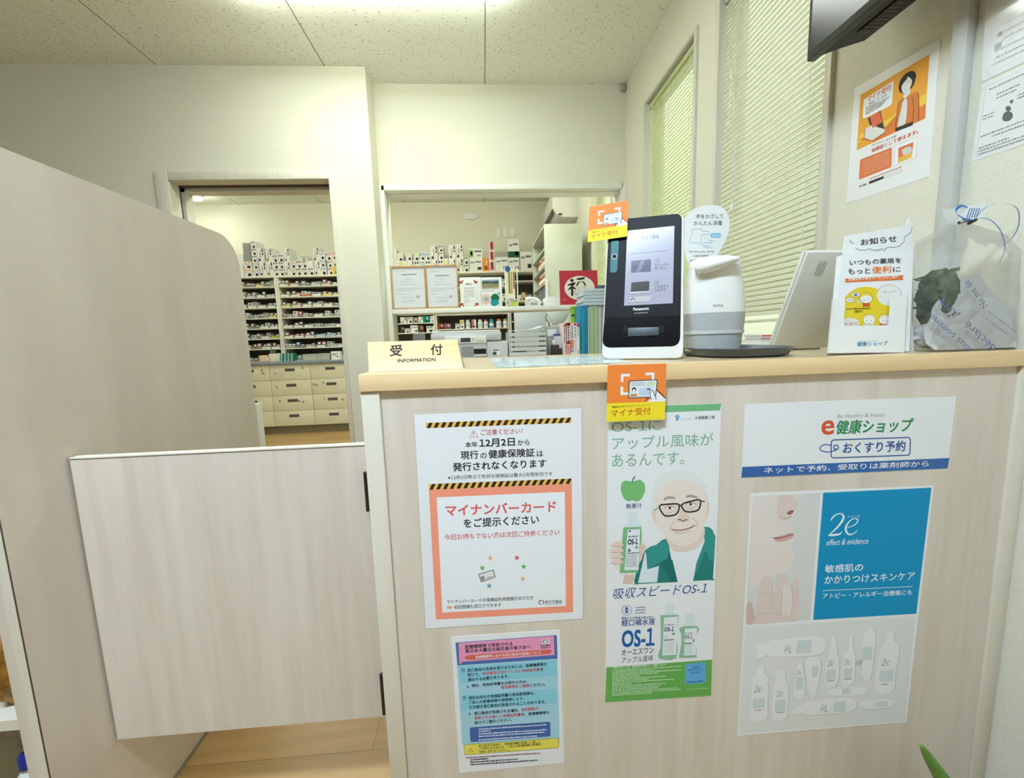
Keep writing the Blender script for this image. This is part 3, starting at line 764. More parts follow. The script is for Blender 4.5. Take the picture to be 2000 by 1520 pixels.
q.curve([(545, 955), (558, 948), (570, 955)], 7, (28, 26, 28), 8); q.line([(424, 958), (385, 985)], 8, (150, 180, 186), 7); q.line([(684, 918), (716, 926)], 7, (60, 60, 62), 8)
for ex, ey in ((488, 966), (622, 942)):
    q.blob([(ex - 30, ey + 4), (ex - 8, ey - 9), (ex + 20, ey - 6), (ex + 34, ey + 4), (ex + 4, ey + 9)], (244, 240, 236), 7); q.ell(ex + 2, ey, 9, 8, (56, 46, 42), 9)
    q.curve([(ex - 34, ey + 4), (ex - 6, ey - 11), (ex + 22, ey - 8), (ex + 36, ey + 2)], 3, (96, 74, 66), 9); q.curve([(ex - 24, ey + 24), (ex + 4, ey + 30), (ex + 28, ey + 20)], 2.5, SK3, 9)
q.blob([(566, 960), (590, 965), (606, 1030), (604, 1048), (576, 1056), (546, 1050), (542, 1036)], (238, 214, 196), 6)
q.curve([(540, 1044), (558, 1040), (570, 1052), (590, 1044), (604, 1042)], 6, (120, 84, 74), 9); q.curve([(608, 1020), (618, 1044), (606, 1052)], 3, SK3, 7)
q.curve([(500, 1104), (545, 1110), (600, 1102), (652, 1078)], 6, (150, 96, 88), 9); q.curve([(520, 1126), (570, 1128), (620, 1112)], 4, SK3, 7)
q.curve([(520, 1052), (498, 1080), (494, 1112)], 4, SK3, 7); q.curve([(632, 1030), (658, 1050), (668, 1084)], 4, SK3, 7)
for y in (856, 872): q.curve([(500, y + 8), (560, y), (630, y - 2)], 2.5, SK2, 7)
# arm and hand round the bottle
q.poly([(200, 1390), (186, 1454), (250, 1454), (262, 1398)], (224, 196, 178), 4)
q.blob([(100, 1230), (130, 1190), (180, 1180), (200, 1230), (200, 1330), (260, 1390), (200, 1396), (140, 1350), (104, 1290)], SK, 4)
q.build('portrait', t)
q = Print(PLF, *A, base=.00066)
def pet(q, cap, body, lab, liq, k=6):
    q.poly(cap, (222, 234, 234), k); q.blob(body, liq, k, 3) if len(body) > 8 else q.poly(body, liq, k); q.poly(lab, (236, 240, 240), k + 1)
pet(q, [(222, 990), (278, 988), (276, 1045), (306, 1078), (306, 1090), (192, 1092), (194, 1080), (222, 1050)],
    [(190, 1092), (306, 1088), (310, 1150), (296, 1290), (284, 1384), (166, 1386), (172, 1290), (182, 1180)], [(218, 1106), (298, 1102), (288, 1366), (196, 1368)], (128, 190, 136))
for cap, body, lab in (
    (((456, 1520 + 80), (480, 1520 + 78), (484, 1680), (486, 1700), (430 + 10, 1704), (450, 1684)), [(437, 1705), (550 - 2, 1700), (545, 1760), (540, 1960), (430, 1964), (424, 1958), (430, 1800)], [(454, 1722), (540, 1716), (536, 1940), (444, 1944)]),):
    pass
# the two packs of the lower half (coordinates of the enlarged lower crop)
B = (1160, 1130, 1637 / 280)
q2 = Print(PLF, *B, base=.00066)
pet(q2, [(822, 285), (915, 280), (915, 345), (905, 385), (940, 415), (795, 420), (822, 380)], [(762, 430), (790, 422), (950, 416), (966, 440), (960, 520), (945, 620), (942, 905), (742, 912), (760, 780), (765, 620)], [(800, 448), (960, 436), (940, 872), (782, 880)], (146, 196, 158))
Q3 = q2; q2 = Print(PLF, *B, base=.00066)
pet(q2, [(1045, 408), (1143, 402), (1143, 470), (1136, 495), (1170, 545), (1000, 552), (1042, 498)], [(985, 560), (1188, 550), (1180, 640), (1168, 700), (1172, 890), (1150, 905), (980, 906), (972, 890), (995, 760), (995, 640)], [(1040, 575), (1180, 565), (1165, 875), (1030, 882)], (146, 196, 158))
def bottle_text(q2, lines, bar, app, gx, gy, n, st, fh):
    for s_, a, b_, h, c, bo in lines: q2.text(s_, a, b_, h, c, 8, bo)
    q2.line(bar, 9, (40, 56, 90), 8); q2.ell(*app, GRN, 8)
    for i in range(n): q2.greek((gx[0], gy + i * st), (gx[1], gy - 7 + i * st), fh, (196, 204, 214), 8, 8, 20, 4, i)
bottle_text(Q3, (('経口補水液', (803, 542), (914, 534), 16, NAVY, .02), ('OS-1', (800, 608), (914, 604), 52, (44, 60, 96), .04)), [(798, 708), (915, 700)], (907, 634, 17, 16), (802, 910), 735, 9, 15, 7)
Q3.ell(824, 674, 18, 18, (120, 130, 150), 8); Q3.ell(824, 674, 15, 15, (236, 240, 240), 9); Q3.build('printed_bottle', t)
bottle_text(q2, (('経口補水液', (1040, 634), (1124, 630), 12, NAVY, .02), ('OS-1', (1036, 692), (1122, 688), 46, (60, 76, 110), .03)), [(1034, 744), (1122, 740)], (1138, 710, 12, 18), (1040, 1124), 768, 9, 12, 6)
q2.build('printed_bottle', t); q2 = Print(PLF, *B, base=.00066)
q2.line(spline([(375 + 58 * math.cos(a), 364 + 54 * math.sin(a)) for a in [math.pi * i / 6 for i in range(12)]], True, 3), 4, (110, 130, 160), 8, True)
q2.ell(374, 345, 15, 16, (40, 96, 160), 9); q2.poly([(374, 356), (394, 392), (354, 394)], (40, 96, 160), 9); q2.line([(322, 368), (430, 360)], 3, (110, 130, 160), 8)
q2.build('round_mark', t)
for s_, a, b_, h, c, bo in (('経口補水液', (222, 1158), (284, 1154), 12, (60, 70, 90), .02), ('OS-1', (218, 1204), (284, 1200), 38, (40, 46, 60), .05)):
    q.text(s_, a, b_, h, c, 9, bo)
q.line([(212, 1260), (290, 1254)], 5, (70, 84, 110), 9)
for i in range(9): q.greek((206, 1276 + i * 9), (278, 1272 + i * 9), 5, (150, 166, 176), 9, 6, 14, 3, i)
q.ell(232, 1116, 7, 6, (60, 70, 90), 9); q.ell(276, 1220, 10, 10, GRN, 9); q.ell(228, 1240, 11, 11, (120, 130, 150), 9)
for y0, y1 in ((1200, 1214), (1236, 1252), (1276, 1290), (1312, 1324)):                        # fingers across the pack, thumb on the far side
    q.blob([(116, y0), (150, y0 - 12), (186, y0 - 4), (190, y0 + 8), (182, y1), (140, y1), (112, y1 - 2)], (236, 212, 194), 10); q.curve([(118, y1), (150, y1 + 2), (184, y1)], 2.5, SK3, 11)
q.blob([(300, 1195), (322, 1200), (336, 1222), (322, 1240), (308, 1300), (292, 1310), (296, 1250)], (232, 204, 186), 10)
q.blob([(206, 790), (250, 796), (296, 784), (326, 812), (328, 856), (310, 900), (280, 922), (250, 914), (222, 922), (192, 900), (174, 850), (180, 806)], (124, 190, 116), 6); q.curve([(248, 800), (252, 780), (266, 762)], 6, (36, 72, 120), 7)
q.build('bottle_and_apple', t)

# --- wide shop banner
A = (1430, 760, 2000 / 470)
t = sheet('shop_banner', 'wide glossy white banner with green lettering and a blue strip, right on the counter front', 'banner', PLF,
          [(106, 125), (1860, 62), (1790, 660), (76, 737)], *A, m=M_GLOSSPAPER)
q = Print(PLF, *A)
q.poly([(84, 648), (1806, 574), (1790, 660), (76, 737)], mat('banner_blue', (26, 96, 168), .25, coat=.3), 0); q.build('blue_strip', t)
q = Print(PLF, *A); DG, NV = (48, 140, 84), (40, 84, 150)
for s_, a, b_, h, c, bo, sh in (
    ('Be Healthy & Happy', (876, 252), (1268, 236), 40, (150, 156, 150), -.008, 0),
    ('e', (738, 384), (846, 378), 120, (222, 90, 50), .022, 0), ('健康ショップ', (862, 378), (1498, 356), 118, DG, .03, .1),
    ('おくすり予約', (918, 538), (1436, 518), 92, NV, .025, 0),
    ):
    q.text(s_, a, b_, h, c, 2, bo, sh)
q.build('shop_name', t)
q = Print(PLF, *A); q.text('ネットで予約、受取りは薬剤師から', (262, 702), (1632, 644), 50, WHT, 2, .01)
q.build('printed_text', t)
q = Print(PLF, *A)
q.rrect((824, 424), (1482, 402), (1478, 550), (822, 574), 26, NV, 2, 9)
q.curve([(826, 470), (770, 462), (732, 484), (738, 510), (790, 524), (850, 512), (884, 490), (872, 468), (846, 474), (848, 500), (870, 496)], 8, NV, 3)
q.ell(988, 466, 14, 9, (206, 120, 90), 4, rot=.6)
q.build('outline_drawing', t)

# --- skin care poster
A = (1430, 940, 1222 / 410)
t = sheet('skincare_poster', 'poster with a chin and fingers, a bright blue panel and rows of white tubes', 'poster', PLF,
          [(106, 72), (1172, 25), (1012, 1403), (30, 1482)], *A)
q = Print(PLF, *A)
BLU = (14, 148, 196)
q.poly([(530, 68), (1160, 38), (1072, 772), (472, 808)], BLU, 0); q.build('blue_panel', t)
q = Print(PLF, *A)
for s_, a, b_, h, c, bo, sh in (
    ('ドゥーエ', (675, 214), (744, 210), 12, WHT, .01, 0),
    ('effect & evidence', (548, 374), (792, 364), 34, WHT, .0, .25), ('敏感肌の', (538, 534), (760, 524), 46, WHT, .015, 0), ('かかりつけスキンケア', (536, 600), (1060, 574), 46, WHT, .015, 0),
    ('アトピー・アレルギー治療後にも', (526, 686), (1046, 662), 32, WHT, .015, 0)): q.text(s_, a, b_, h, c, 2, bo, sh)
q.serif(556, 322, 186, 128, WHT, 2); q.line([(528, 638), (1050, 613)], 3, WHT, 2); q.build('printed_text', t)
q = Print(PLF, *A)
q.poly([(120, 88), (514, 68), (454, 808), (78, 832)], (222, 222, 216), 0)
F1, F2, F3 = (234, 224, 216), (229, 211, 201), (216, 188, 176)
q.poly([(120, 88), (372, 76)] + spline([(372, 80), (384, 130), (362, 196), (346, 216), (352, 260), (364, 290), (352, 320), (360, 340), (340, 380), (356, 430), (350, 490), (310, 530), (240, 545), (160, 590), (98, 640)], False, 4), F1, 1)
q.blob([(270, 90), (330, 84), (378, 110), (374, 160), (350, 190), (322, 196), (290, 214), (262, 190), (266, 140)], F2, 2)
q.blob([(318, 188), (336, 172), (358, 170), (352, 186), (334, 196)], (150, 104, 92), 3); q.blob([(262, 200), (290, 212), (330, 206), (350, 196), (330, 220), (290, 222)], F3, 3)
q.blob([(238, 330), (290, 318), (330, 306), (358, 304), (350, 312), (300, 330), (262, 342)], (206, 150, 144), 3); q.blob([(248, 342), (300, 332), (356, 312), (346, 334), (300, 350), (262, 352)], (222, 176, 168), 3); q.curve([(236, 332), (290, 330), (354, 310)], 4, (140, 92, 88), 4)
q.blob([(180, 410), (240, 430), (330, 420), (340, 480), (260, 530), (150, 580), (110, 560)], (236, 222, 212), 2)
q.blob([(130, 800), (150, 680), (170, 580), (200, 552), (228, 570), (236, 680), (222, 780), (200, 830), (130, 828)], F2, 3)
q.blob([(240, 770), (252, 600), (262, 545), (290, 535), (318, 560), (326, 660), (300, 780), (240, 790)], F2, 3); q.blob([(292, 640), (316, 600), (350, 660), (346, 760), (330, 808), (296, 812), (284, 770)], F1, 4)
q.blob([(354, 590), (386, 570), (390, 650), (392, 720), (380, 806), (340, 810), (350, 700)], F2, 3); q.blob([(86, 720), (110, 706), (128, 770), (128, 826), (84, 828)], F3, 3)
q.blob([(130, 800), (200, 770), (290, 775), (350, 800), (340, 816), (200, 828), (130, 828)], F2, 5)
for c_ in ([(228, 580), (238, 680), (224, 760)], [(292, 640), (286, 720), (284, 775)], [(346, 600), (352, 700), (342, 790)], [(132, 820), (150, 780), (210, 768), (280, 772)], [(162, 660), (190, 654), (226, 660)], [(268, 640), (290, 634)]): q.curve(c_, 3.5, F3, 6)
q.build('face_photo', t)
q = Print(PLF, *A)
q.poly([(76, 850), (1066, 790), (1004, 1396), (40, 1470)], (231, 232, 227), 0)
PW, PS = (241, 242, 239), (216, 218, 212)
def pack(pts, dx=8, dy=2): q.blob([(x + dx, y + dy) for x, y in pts], PS, 1, 4); q.blob(pts, PW, 2, 4)
pack([(146, 1090), (186, 1086), (184, 1120), (208, 1150), (206, 1300), (196, 1386), (112, 1390), (112, 1290), (120, 1150), (146, 1116)])
pack([(254, 1108), (306, 1104), (306, 1150), (326, 1190), (322, 1330), (310, 1382), (236, 1384), (240, 1200), (254, 1160)])
pack([(384, 1064), (408, 1060), (420, 1250), (358, 1254), (372, 1130)]); pack([(428, 1046), (514, 1042), (492, 1220), (478, 1256), (458, 1258), (450, 1222)])
pack([(150, 960), (220, 940), (230, 928), (512, 908), (516, 1006), (230, 1022), (220, 1005), (148, 1034)], 6, 6)
pack([(578, 912), (602, 910), (612, 1010), (622, 1040), (608, 1184), (540, 1188), (552, 1040), (574, 1000)]); pack([(684, 900), (700, 900), (706, 990), (716, 1020), (704, 1170), (638, 1176), (650, 1020), (676, 980)])
pack([(768, 884), (832, 880), (814, 1100), (796, 1156), (770, 1158), (756, 1100)]); pack([(900, 880), (940, 876), (944, 930), (972, 970), (950, 1120), (934, 1222), (836, 1230), (840, 1090), (866, 970), (898, 930)])
pack([(556, 1230), (600, 1210), (760, 1200), (766, 1240), (600, 1250)], 4, 5); pack([(364, 1320), (430, 1300), (440, 1284), (690, 1262), (696, 1340), (440, 1362), (430, 1350), (360, 1354)], 6, 6); pack([(738, 1300), (770, 1280), (926, 1272), (924, 1312), (780, 1328)], 4, 6)
TL_ = (214, 225, 223)
for P in ([(122, 1266), (190, 1262), (188, 1320), (118, 1324)], [(252, 1276), (312, 1272), (308, 1340), (248, 1344)], [(380, 930), (464, 922), (460, 1000), (372, 1004)], [(374, 1140), (412, 1138), (414, 1210), (372, 1212)], [(466, 1080), (504, 1076), (498, 1140), (462, 1142)], [(550, 1100), (606, 1096), (602, 1154), (546, 1156)], [(650, 1092), (700, 1088), (696, 1146), (646, 1148)], [(762, 966), (818, 962), (812, 1040), (758, 1042)], [(862, 1104), (942, 1098), (936, 1166), (854, 1170)], [(592, 1286), (662, 1280), (658, 1342), (588, 1346)], [(640, 1208), (690, 1204), (690, 1240), (638, 1242)], [(834, 1286), (906, 1280), (904, 1310), (830, 1314)]): q.poly(P, TL_, 3)
for x, y, s_ in ((126, 1232, 1), (256, 1256, .85), (552, 1078, .85), (650, 1070, .8), (866, 1076, 1.05), (376, 1128, .6)): q.serif(x, y, 52 * s_, 38 * s_, (104, 118, 140), 4)
for x, y in ((128, 1336), (260, 1348), (552, 1164), (652, 1154), (866, 1184)): q.line([(x, y), (x + 44, y - 3)], 4, (130, 136, 140), 4)
q.serif(340, 1006, 52, 36, (104, 118, 140), 4, 1); q.serif(550, 1350, 52, 36, (104, 118, 140), 4, 1); q.serif(762, 1044, -44, -32, (104, 118, 140), 4)
q.build('tubes_photo', t)

# --- orange reception card, on the nosing and again on the terminal
def orange_card(q, M):
    """M maps card coordinates (0..100 across, 0..110 down) to crop coordinates"""
    P = lambda L: [M(x, y) for x, y in L]
    q.poly(P([(0, 0), (100, 0), (100, 66), (0, 66)]), (250, 140, 62), 0); q.poly(P([(0, 66), (100, 66), (100, 98), (0, 98)]), (252, 226, 50), 0)
    for L in ([(23, 16), (38, 16), (38, 20.5), (27.5, 20.5), (27.5, 30), (23, 30)], [(65, 15), (80, 15), (80, 28), (75.5, 28), (75.5, 19.5), (65, 19.5)], [(23, 38), (27.5, 38), (27.5, 48), (38, 48), (38, 52.5), (23, 52.5)]): q.poly(P(L), WHT, 1)
    q.poly(P([(82, 45), (100, 62), (100, 66), (70, 66), (76, 58)]), WHT, 1)
    q.rrect(M(36.5, 28), M(86, 27), M(84, 58), M(36.5, 59), M(4, 0)[0] - M(0, 0)[0], (60, 40, 40), 2); q.rrect(M(38, 29.4), M(84.6, 28.4), M(82.6, 56.6), M(38, 57.6), M(3, 0)[0] - M(0, 0)[0], (232, 238, 240), 3)
    q.poly(P([(55, 42), (76, 41), (75, 54), (55, 54.5)]), (196, 216, 230), 4); q.poly(P([(68, 31), (82, 30), (80, 38), (68, 38)]), (206, 226, 186), 4)
    q.poly(P([(68.5, 42.5), (73, 42.3), (73, 45), (68.5, 45.2)]), (70, 74, 84), 5)
    for y in (33.5, 36.8): a, b_ = M(40, y), M(64, y - .4); q.greek(a, b_, (M(0, 1.4)[1] - M(0, 0)[1]), (150, 160, 160), 5, 2, 6, 1, int(y * 10))
    q.poly([M(46 + 3.6 * math.sin(a), 44 - 4.2 * math.cos(a)) for a in [math.pi * 2 * i / 12 for i in range(12)]], (30, 26, 26), 5)
    q.poly([M(46 + 2.4 * math.sin(a), 45.4 - 2.8 * math.cos(a)) for a in [math.pi * 2 * i / 12 for i in range(12)]], WHT, 6)
    q.poly(P([(40, 56), (41, 52), (44.5, 50.6), (46, 53), (47.5, 50.6), (51, 52), (52, 56)]), (216, 150, 84), 5)
    q.poly(P([(73, 62), (72.4, 48), (74, 45.4), (77.5, 45.6), (79.5, 49), (84, 62)]), WHT, 7); q.line(P([(75.5, 62), (72.8, 49), (74, 46), (76.5, 45.4), (79, 48), (84.5, 62)]), M(1.1, 0)[0] - M(0, 0)[0], (30, 26, 26), 8)
    q.line(P([(85, 45), (100, 60)]), M(1.1, 0)[0] - M(0, 0)[0], (30, 26, 26), 8); q.line(P([(66, 64), (69, 60), (75, 59)]), M(1.1, 0)[0] - M(0, 0)[0], (30, 26, 26), 8)
    h = M(0, 1)[1] - M(0, 0)[1]
    q.text('保険証の代わりにマイナンバーカードで', M(9, 75), M(75, 73.5), 4 * h, (80, 70, 30), 1, .012)
    q.text('マイナ受付', M(8, 90), M(76, 88), 13 * h, (206, 110, 36), 1, .02)
NPL = Plane((0, CY - .0101, 0), (0, -1, 0))
A = (1100, 700, 2000 / 220)
t = sheet('reception_card', 'orange and yellow card with a hand holding an ID card, taped over the counter nosing', 'card', NPL, [(790, 122), (1835, 92), (1800, 1090), (765, 1130)], *A)
def M1(x, y):
    u, v = x / 100, y / 100 * 1.02
    top = Vector((790, 122)).lerp(Vector((1835, 92)), u); bot = Vector((765, 1130)).lerp(Vector((1800, 1090)), u)
    p = top.lerp(bot, v); return (p.x, p.y)
q = Print(NPL, *A); orange_card(q, M1); q.build('card_print', t)

# ================================================================== sheets on the right wall
PLR = Plane((XR, 0, 0), (-1, 0, 0))
A = (1560, 0, 3.8)
t = sheet('reception_poster', 'laminated poster of a woman in an orange jacket, between window and cable trunking', 'poster', PLR, [(415, 655), (1050, 290), (972, 1310), (352, 1512)], *A, m=M_GLOSSPAPER)
q = Print(PLR, *A, base=.00012); q.rrect((412, 640), (1076, 235), (972, 1316), (350, 1518), 14, M_FILM, 0); q.build('laminate_film', t)
q = Print(PLR, *A)
q.poly([(458, 705), (972, 402), (938, 880), (430, 1116)], (240, 168, 60), 0)
q.poly([(455, 1000), (640, 900), (950, 690), (944, 770), (700, 930), (440, 1060)], (246, 206, 70), 1); q.poly([(444, 1040), (720, 900), (944, 768), (938, 880), (700, 985), (560, 1052)], (232, 130, 66), 2)
q.rrect((482, 740), (706, 598), (692, 778), (474, 886), 18, WHT, 3)
q.poly(spline([(712, 975), (724, 900), (742, 770), (790, 730), (850, 690), (888, 690), (892, 780), (888, 890), (840, 920)], True, 4), (218, 128, 66), 3)
q.poly([(640, 950), (716, 860), (742, 900), (700, 930), (650, 972)], (218, 128, 66), 3)
q.poly(spline([(770, 760), (800, 730), (804, 800), (790, 915), (736, 952), (744, 880), (764, 800)], True, 3), (226, 226, 218), 4)
q.poly([(720, 950), (850, 900), (846, 930), (718, 978)], (60, 54, 48), 4)
q.blob([(742, 660), (752, 600), (790, 550), (838, 526), (868, 545), (866, 590), (846, 640), (800, 690), (760, 690)], (48, 44, 40), 4); q.blob([(764, 640), (800, 590), (812, 570), (840, 596), (832, 640), (800, 690), (774, 690)], (236, 234, 226), 5); q.poly([(790, 680), (826, 650), (828, 690), (782, 740), (776, 720)], (236, 234, 226), 4.6)
q.line(spline([(716, 975), (740, 770), (790, 730)], False, 4), 4, (110, 62, 36), 6); q.line(spline([(846, 910), (852, 780), (840, 720)], False, 4), 4, (110, 62, 36), 6); q.line(spline([(888, 690), (892, 780), (888, 890)], False, 4), 4, (110, 62, 36), 6); q.curve([(800, 612), (812, 604), (824, 604)], 2, (90, 80, 70), 6); q.curve([(784, 668), (794, 664), (802, 660)], 2, (90, 80, 70), 6)
q.poly([(512, 880), (606, 820), (636, 960), (560, 1010)], (70, 62, 54), 5); q.poly([(530, 868), (600, 826), (620, 906), (548, 950)], (228, 112, 76), 6); q.poly([(490, 960), (540, 930), (640, 960), (632, 990), (545, 1046), (486, 1024)], (228, 226, 214), 5); q.line([(490, 960), (486, 1024), (545, 1046), (636, 985)], 4, (70, 62, 54), 6)
q.build('woman_drawing', t)
q = Print(PLR, *A)
q.rrect((455, 1185), (692, 1092), (688, 1240), (446, 1336), 14, (232, 128, 80), 0)
q.rrect((710, 1082), (884, 1012), (872, 1172), (704, 1236), 12, (206, 196, 180), 0); q.rrect((713, 1085), (881, 1016), (869, 1169), (707, 1232), 10, WHT, 1)
q.poly([(740, 1098), (852, 1054), (838, 1170), (736, 1212)], (232, 128, 80), 2); q.poly([(738, 1172), (844, 1130), (838, 1170), (736, 1212)], (240, 190, 84), 3); q.blob([(770, 1110), (830, 1088), (836, 1130), (780, 1150)], (220, 214, 204), 4)
q.rrect((522, 1348), (632, 1306), (630, 1326), (520, 1368), 8, (54, 50, 48), 1); q.rrect((632, 1306), (768, 1254), (764, 1274), (630, 1326), 8, (150, 146, 140), 1, 2)
q.build('colour_boxes', t)
q = Print(PLR, *A)
for s_, a, b_, h, c, bo in (('マイナ受付', (508, 762), (684, 668), 42, (212, 88, 84), .025), ('対応しています', (520, 784), (652, 718), 22, (90, 84, 76), .02), ('マイナンバーカードが', (540, 1090), (722, 1020), 18, (90, 84, 76), .02), ('保険証として使えます。', (538, 1136), (886, 990), 30, (214, 90, 70), .03), ('厚生労働省', (448, 1394), (502, 1374), 16, (80, 84, 90), .02)):
    q.text(s_, a, b_, h, c, 5, bo)
for i in range(5): q.greek((498, 806 + i * 12), (670 - i * 14, 724 + i * 16), 7, (96, 90, 84), 5, 8, 18, 3, i)
for i in range(7): q.greek((482, 1200 + i * 16), (672, 1124 + i * 16), 4, (246, 206, 170), 5, 8, 22, 3, i)
q.greek((526, 1330), (764, 1240), 8, (214, 110, 70), 5, 8, 16, 3)
q.build('printed_text', t)
A = (1740, 0, 941 / 260)
for nm, cs, lab in (('house_rules_sheet', [(690, -230), (1060, -440), (1040, 392), (642, 580)], 'upper framed monochrome sheet right of the cable trunking, at the top right corner'),
                    ('house_rules_sheet', [(648, 600), (1036, 412), (1000, 1002), (568, 1146)], 'lower framed monochrome sheet right of the cable trunking, with a small figure drawn on it')):
    t = sheet(nm, lab, 'notice', PLR, cs, *A, m=M_GLOSSPAPER, group='monochrome wall sheets')
    TL, TR, BR, BL = map(Vector, cs)
    q = Print(PLR, *A)
    G = lambda u, v: tuple((TL.lerp(TR, u)).lerp(BL.lerp(BR, u), v))
    q.line([G(.07, .05), G(.93, .05), G(.93, .95), G(.07, .95)], 2.5, (176, 176, 168), 1, True)
    up = 'upper' in lab
    rows = ((.08, 0, 1), (.2, .2, .9), (.3, .2, .95), (.5, .36, .95), (.55, .36, .95), (.62, .36, .95), (.68, .36, .9), (.76, .2, .9), (.82, .24, .8), (.87, .16, .92)) if up else ((.09, .14, .9), (.2, .3, .7), (.25, .3, .66), (.33, .68, .95), (.37, .68, .9), (.42, .06, .3), (.46, .06, .28), (.68, .1, .9), (.73, .3, .9), (.83, .08, .6), (.87, .08, .9), (.91, .08, .95))
    for i, (v, u0, u1) in enumerate(rows): q.greek(G(max(u0, .1), v + .03), G(u1, v + .03), 8 if up else 10, (104, 106, 110), 2, 8, 22, 4, i)
    q.build('printed_text', t)
    q = Print(PLR, *A)
    if up:
        q.poly([(748, 250), (772, 222), (792, 222), (790, 244), (764, 262)], (90, 90, 100), 2); q.rrect((734, 318), (782, 292), (780, 334), (732, 360), 5, (130, 130, 134), 2)
    else:
        q.ell(830, 768, 20, 19, (44, 46, 56), 2); q.blob([(790, 850), (796, 806), (826, 786), (856, 798), (860, 830), (830, 856)], (44, 46, 56), 2); q.poly([(840, 712), (866, 702), (862, 724), (848, 738)], (60, 62, 72), 2)
    q.build('small_drawing', t)
    q = Print(PLR, *A, base=.0012)
    if up: q.line([(642, 581), (1000, 410)], 5, M_CLEAR, 1)
    q.rrect(cs[0], cs[1], cs[2], cs[3], 10, M_FILM, 1); q.build('clear_cover', t)
# ================================================================== things standing on the counter
def screen_mat(rgb):
    nm = 'screen_%d_%d_%d' % tuple(rgb)
    if nm in MATS: return MATS[nm]
    m = mat(nm, (10, 10, 12), .2); p_ = m.node_tree.nodes['Principled BSDF']
    p_.inputs['Emission Color'].default_value = lin(rgb); p_.inputs['Emission Strength'].default_value = .42
    return m
def RotPlane(p, yaw, tilt):
    n = Vector((-math.sin(yaw), -math.cos(yaw), 0)); return Plane(p, n * math.cos(tilt) + Vector((0, 0, math.sin(tilt))))

# --- reception sign: a slanted block of maple
t = thing('reception_sign', (-.13, .80, CT), 'slanted maple reception sign with black lettering at the left end of the counter', 'sign')
a0, a1 = Vector((-.2158, .785, CT + .0002)), Vector((-.0415, .785, CT + .0002)); b0, b1 = onY(718, 669, .825), onY(893, 662.5, .825)
zt = (b0.z + b1.z) / 2; b0.z = b1.z = zt
M_MAPLE2 = mat('bright_maple', (238, 200, 136), .35, rgb2=(228, 184, 116), nscale=(3, 60, 60))
b = MB(); V = [a0, a1, a1 + Vector((0, .055, 0)), a0 + Vector((0, .055, 0)), b0, b1, b1 + Vector((0, .012, 0)), b0 + Vector((0, .012, 0))]
b.raw(V, [(0, 3, 2, 1), (0, 1, 5, 4), (1, 2, 6, 5), (2, 3, 7, 6), (3, 0, 4, 7), (4, 5, 6, 7)], M_MAPLE2); b.build('block', t)
pn = (b0 - a0).cross(a1 - a0); pn = pn if pn.y < 0 else -pn
q = Print(Plane(a0, pn), 640, 640, 3.3333, base=.0003)
for s_, c_, d_, h, bo in (('受', (402, 187), (482, 185), 74, .025), ('付', (670, 181), (748, 177), 72, .025), ('INFORMATION', (455, 228), (702, 219), 23, .03)): q.text(s_, c_, d_, h, (34, 24, 18), 1, bo)
q.build('lettering', t)

# --- clear desk mat with papers under it
def cz(x, y, z=CT): p = onZ(x, y, z); return p
mt = thing('desk_mat', cz(1060, 707), 'clear desk mat with printed papers under it, lying on the counter behind the sign', 'desk mat')
L = [cz(*p, CT + .0004) for p in ((960, 701), (1164, 694.6), (1212, 707.5), (971, 718.4))]
b = MB(); b.prism([p for p in L], (0, 0, .0003), mat('mat_paper', (204, 210, 206), .6)); b.build('paper', mt)
MPL = Plane((0, 0, CT + .0004), (0, 0, 1))
q = Print(MPL, 960, 690, 10, base=.0004)
rnd = random.Random(5)
for g_ in range(4):
    q = Print(MPL, 960, 690, 10, base=.0004)
    for i in range(20):
        v = rnd.random(); u = (g_ + rnd.uniform(.03, .85)) / 4; y = 115 + v * 165 - u * 64; x = 20 + v * 90 + u * (1900 + 300 * v); w = rnd.uniform(40, 150); h_ = rnd.uniform(4, 11)
        q.poly([(x, y), (x + w, y - w * .034), (x + w + 8, y + h_ - w * .034), (x + 8, y + h_)], rnd.choice([(150, 156, 150), (120, 128, 124), (176, 186, 190), (190, 184, 160), (96, 104, 104), (120, 160, 196)]), i % 3)
    q.build('printed_paper', mt)

b = MB(); L2 = [cz(*p, CT + .0016) for p in ((957, 700.6), (1168, 694), (1236, 707.6), (969, 719.4))]; b.prism(L2, (0, 0, .0010), film('mat_vinyl', (225, 235, 230), .05, .05)); b.build('vinyl_sheet', mt)

# --- face authentication terminal
KP, KY, KT = Vector((.329, .851, CT)), math.radians(26.5), math.radians(14)
KPL = RotPlane(KP, KY, KT); kn = KPL.n
A7 = (1120, 380, 4.471)
k7 = lambda x, y, off=0: KPL.hit(1120 + x / 4.471, 380 + y / 4.471, off)
K = thing('card_reader_terminal', KP, 'white and black face recognition card terminal with a lit screen, on the counter', 'card terminal')
def arc(pts, k=6):
    out = []
    for p0, p1, p2 in pts:
        for i in range(k + 1):
            s_ = i / k; out.append(((1 - s_) ** 2 * p0[0] + 2 * s_ * (1 - s_) * p1[0] + s_ * s_ * p2[0], (1 - s_) ** 2 * p0[1] + 2 * s_ * (1 - s_) * p1[1] + s_ * s_ * p2[1]))
    return out
outl = arc((((296, 290), (302, 226), (360, 219)), ((900, 161), (962, 156), (968, 220)), ((960, 1360), (958, 1426), (905, 1431)), ((320, 1437), (246, 1436), (246, 1370))))
back = -(Vector((kn.x, kn.y, 0)).normalized())
b = MB(); b.prism([k7(x, y) for x, y in outl], -kn * .032, M_WHITE, .004, 2)
for v in b.v: v.z = max(v.z, CT + .0006)
b.build('body', K)
hf = [k7(x, y, -.03) for x, y in ((330, 700), (900, 690))]; ff = [k7(x, y, -.02) for x, y in ((320, 1428), (905, 1424))]
for p in ff: p.z = CT + .0008
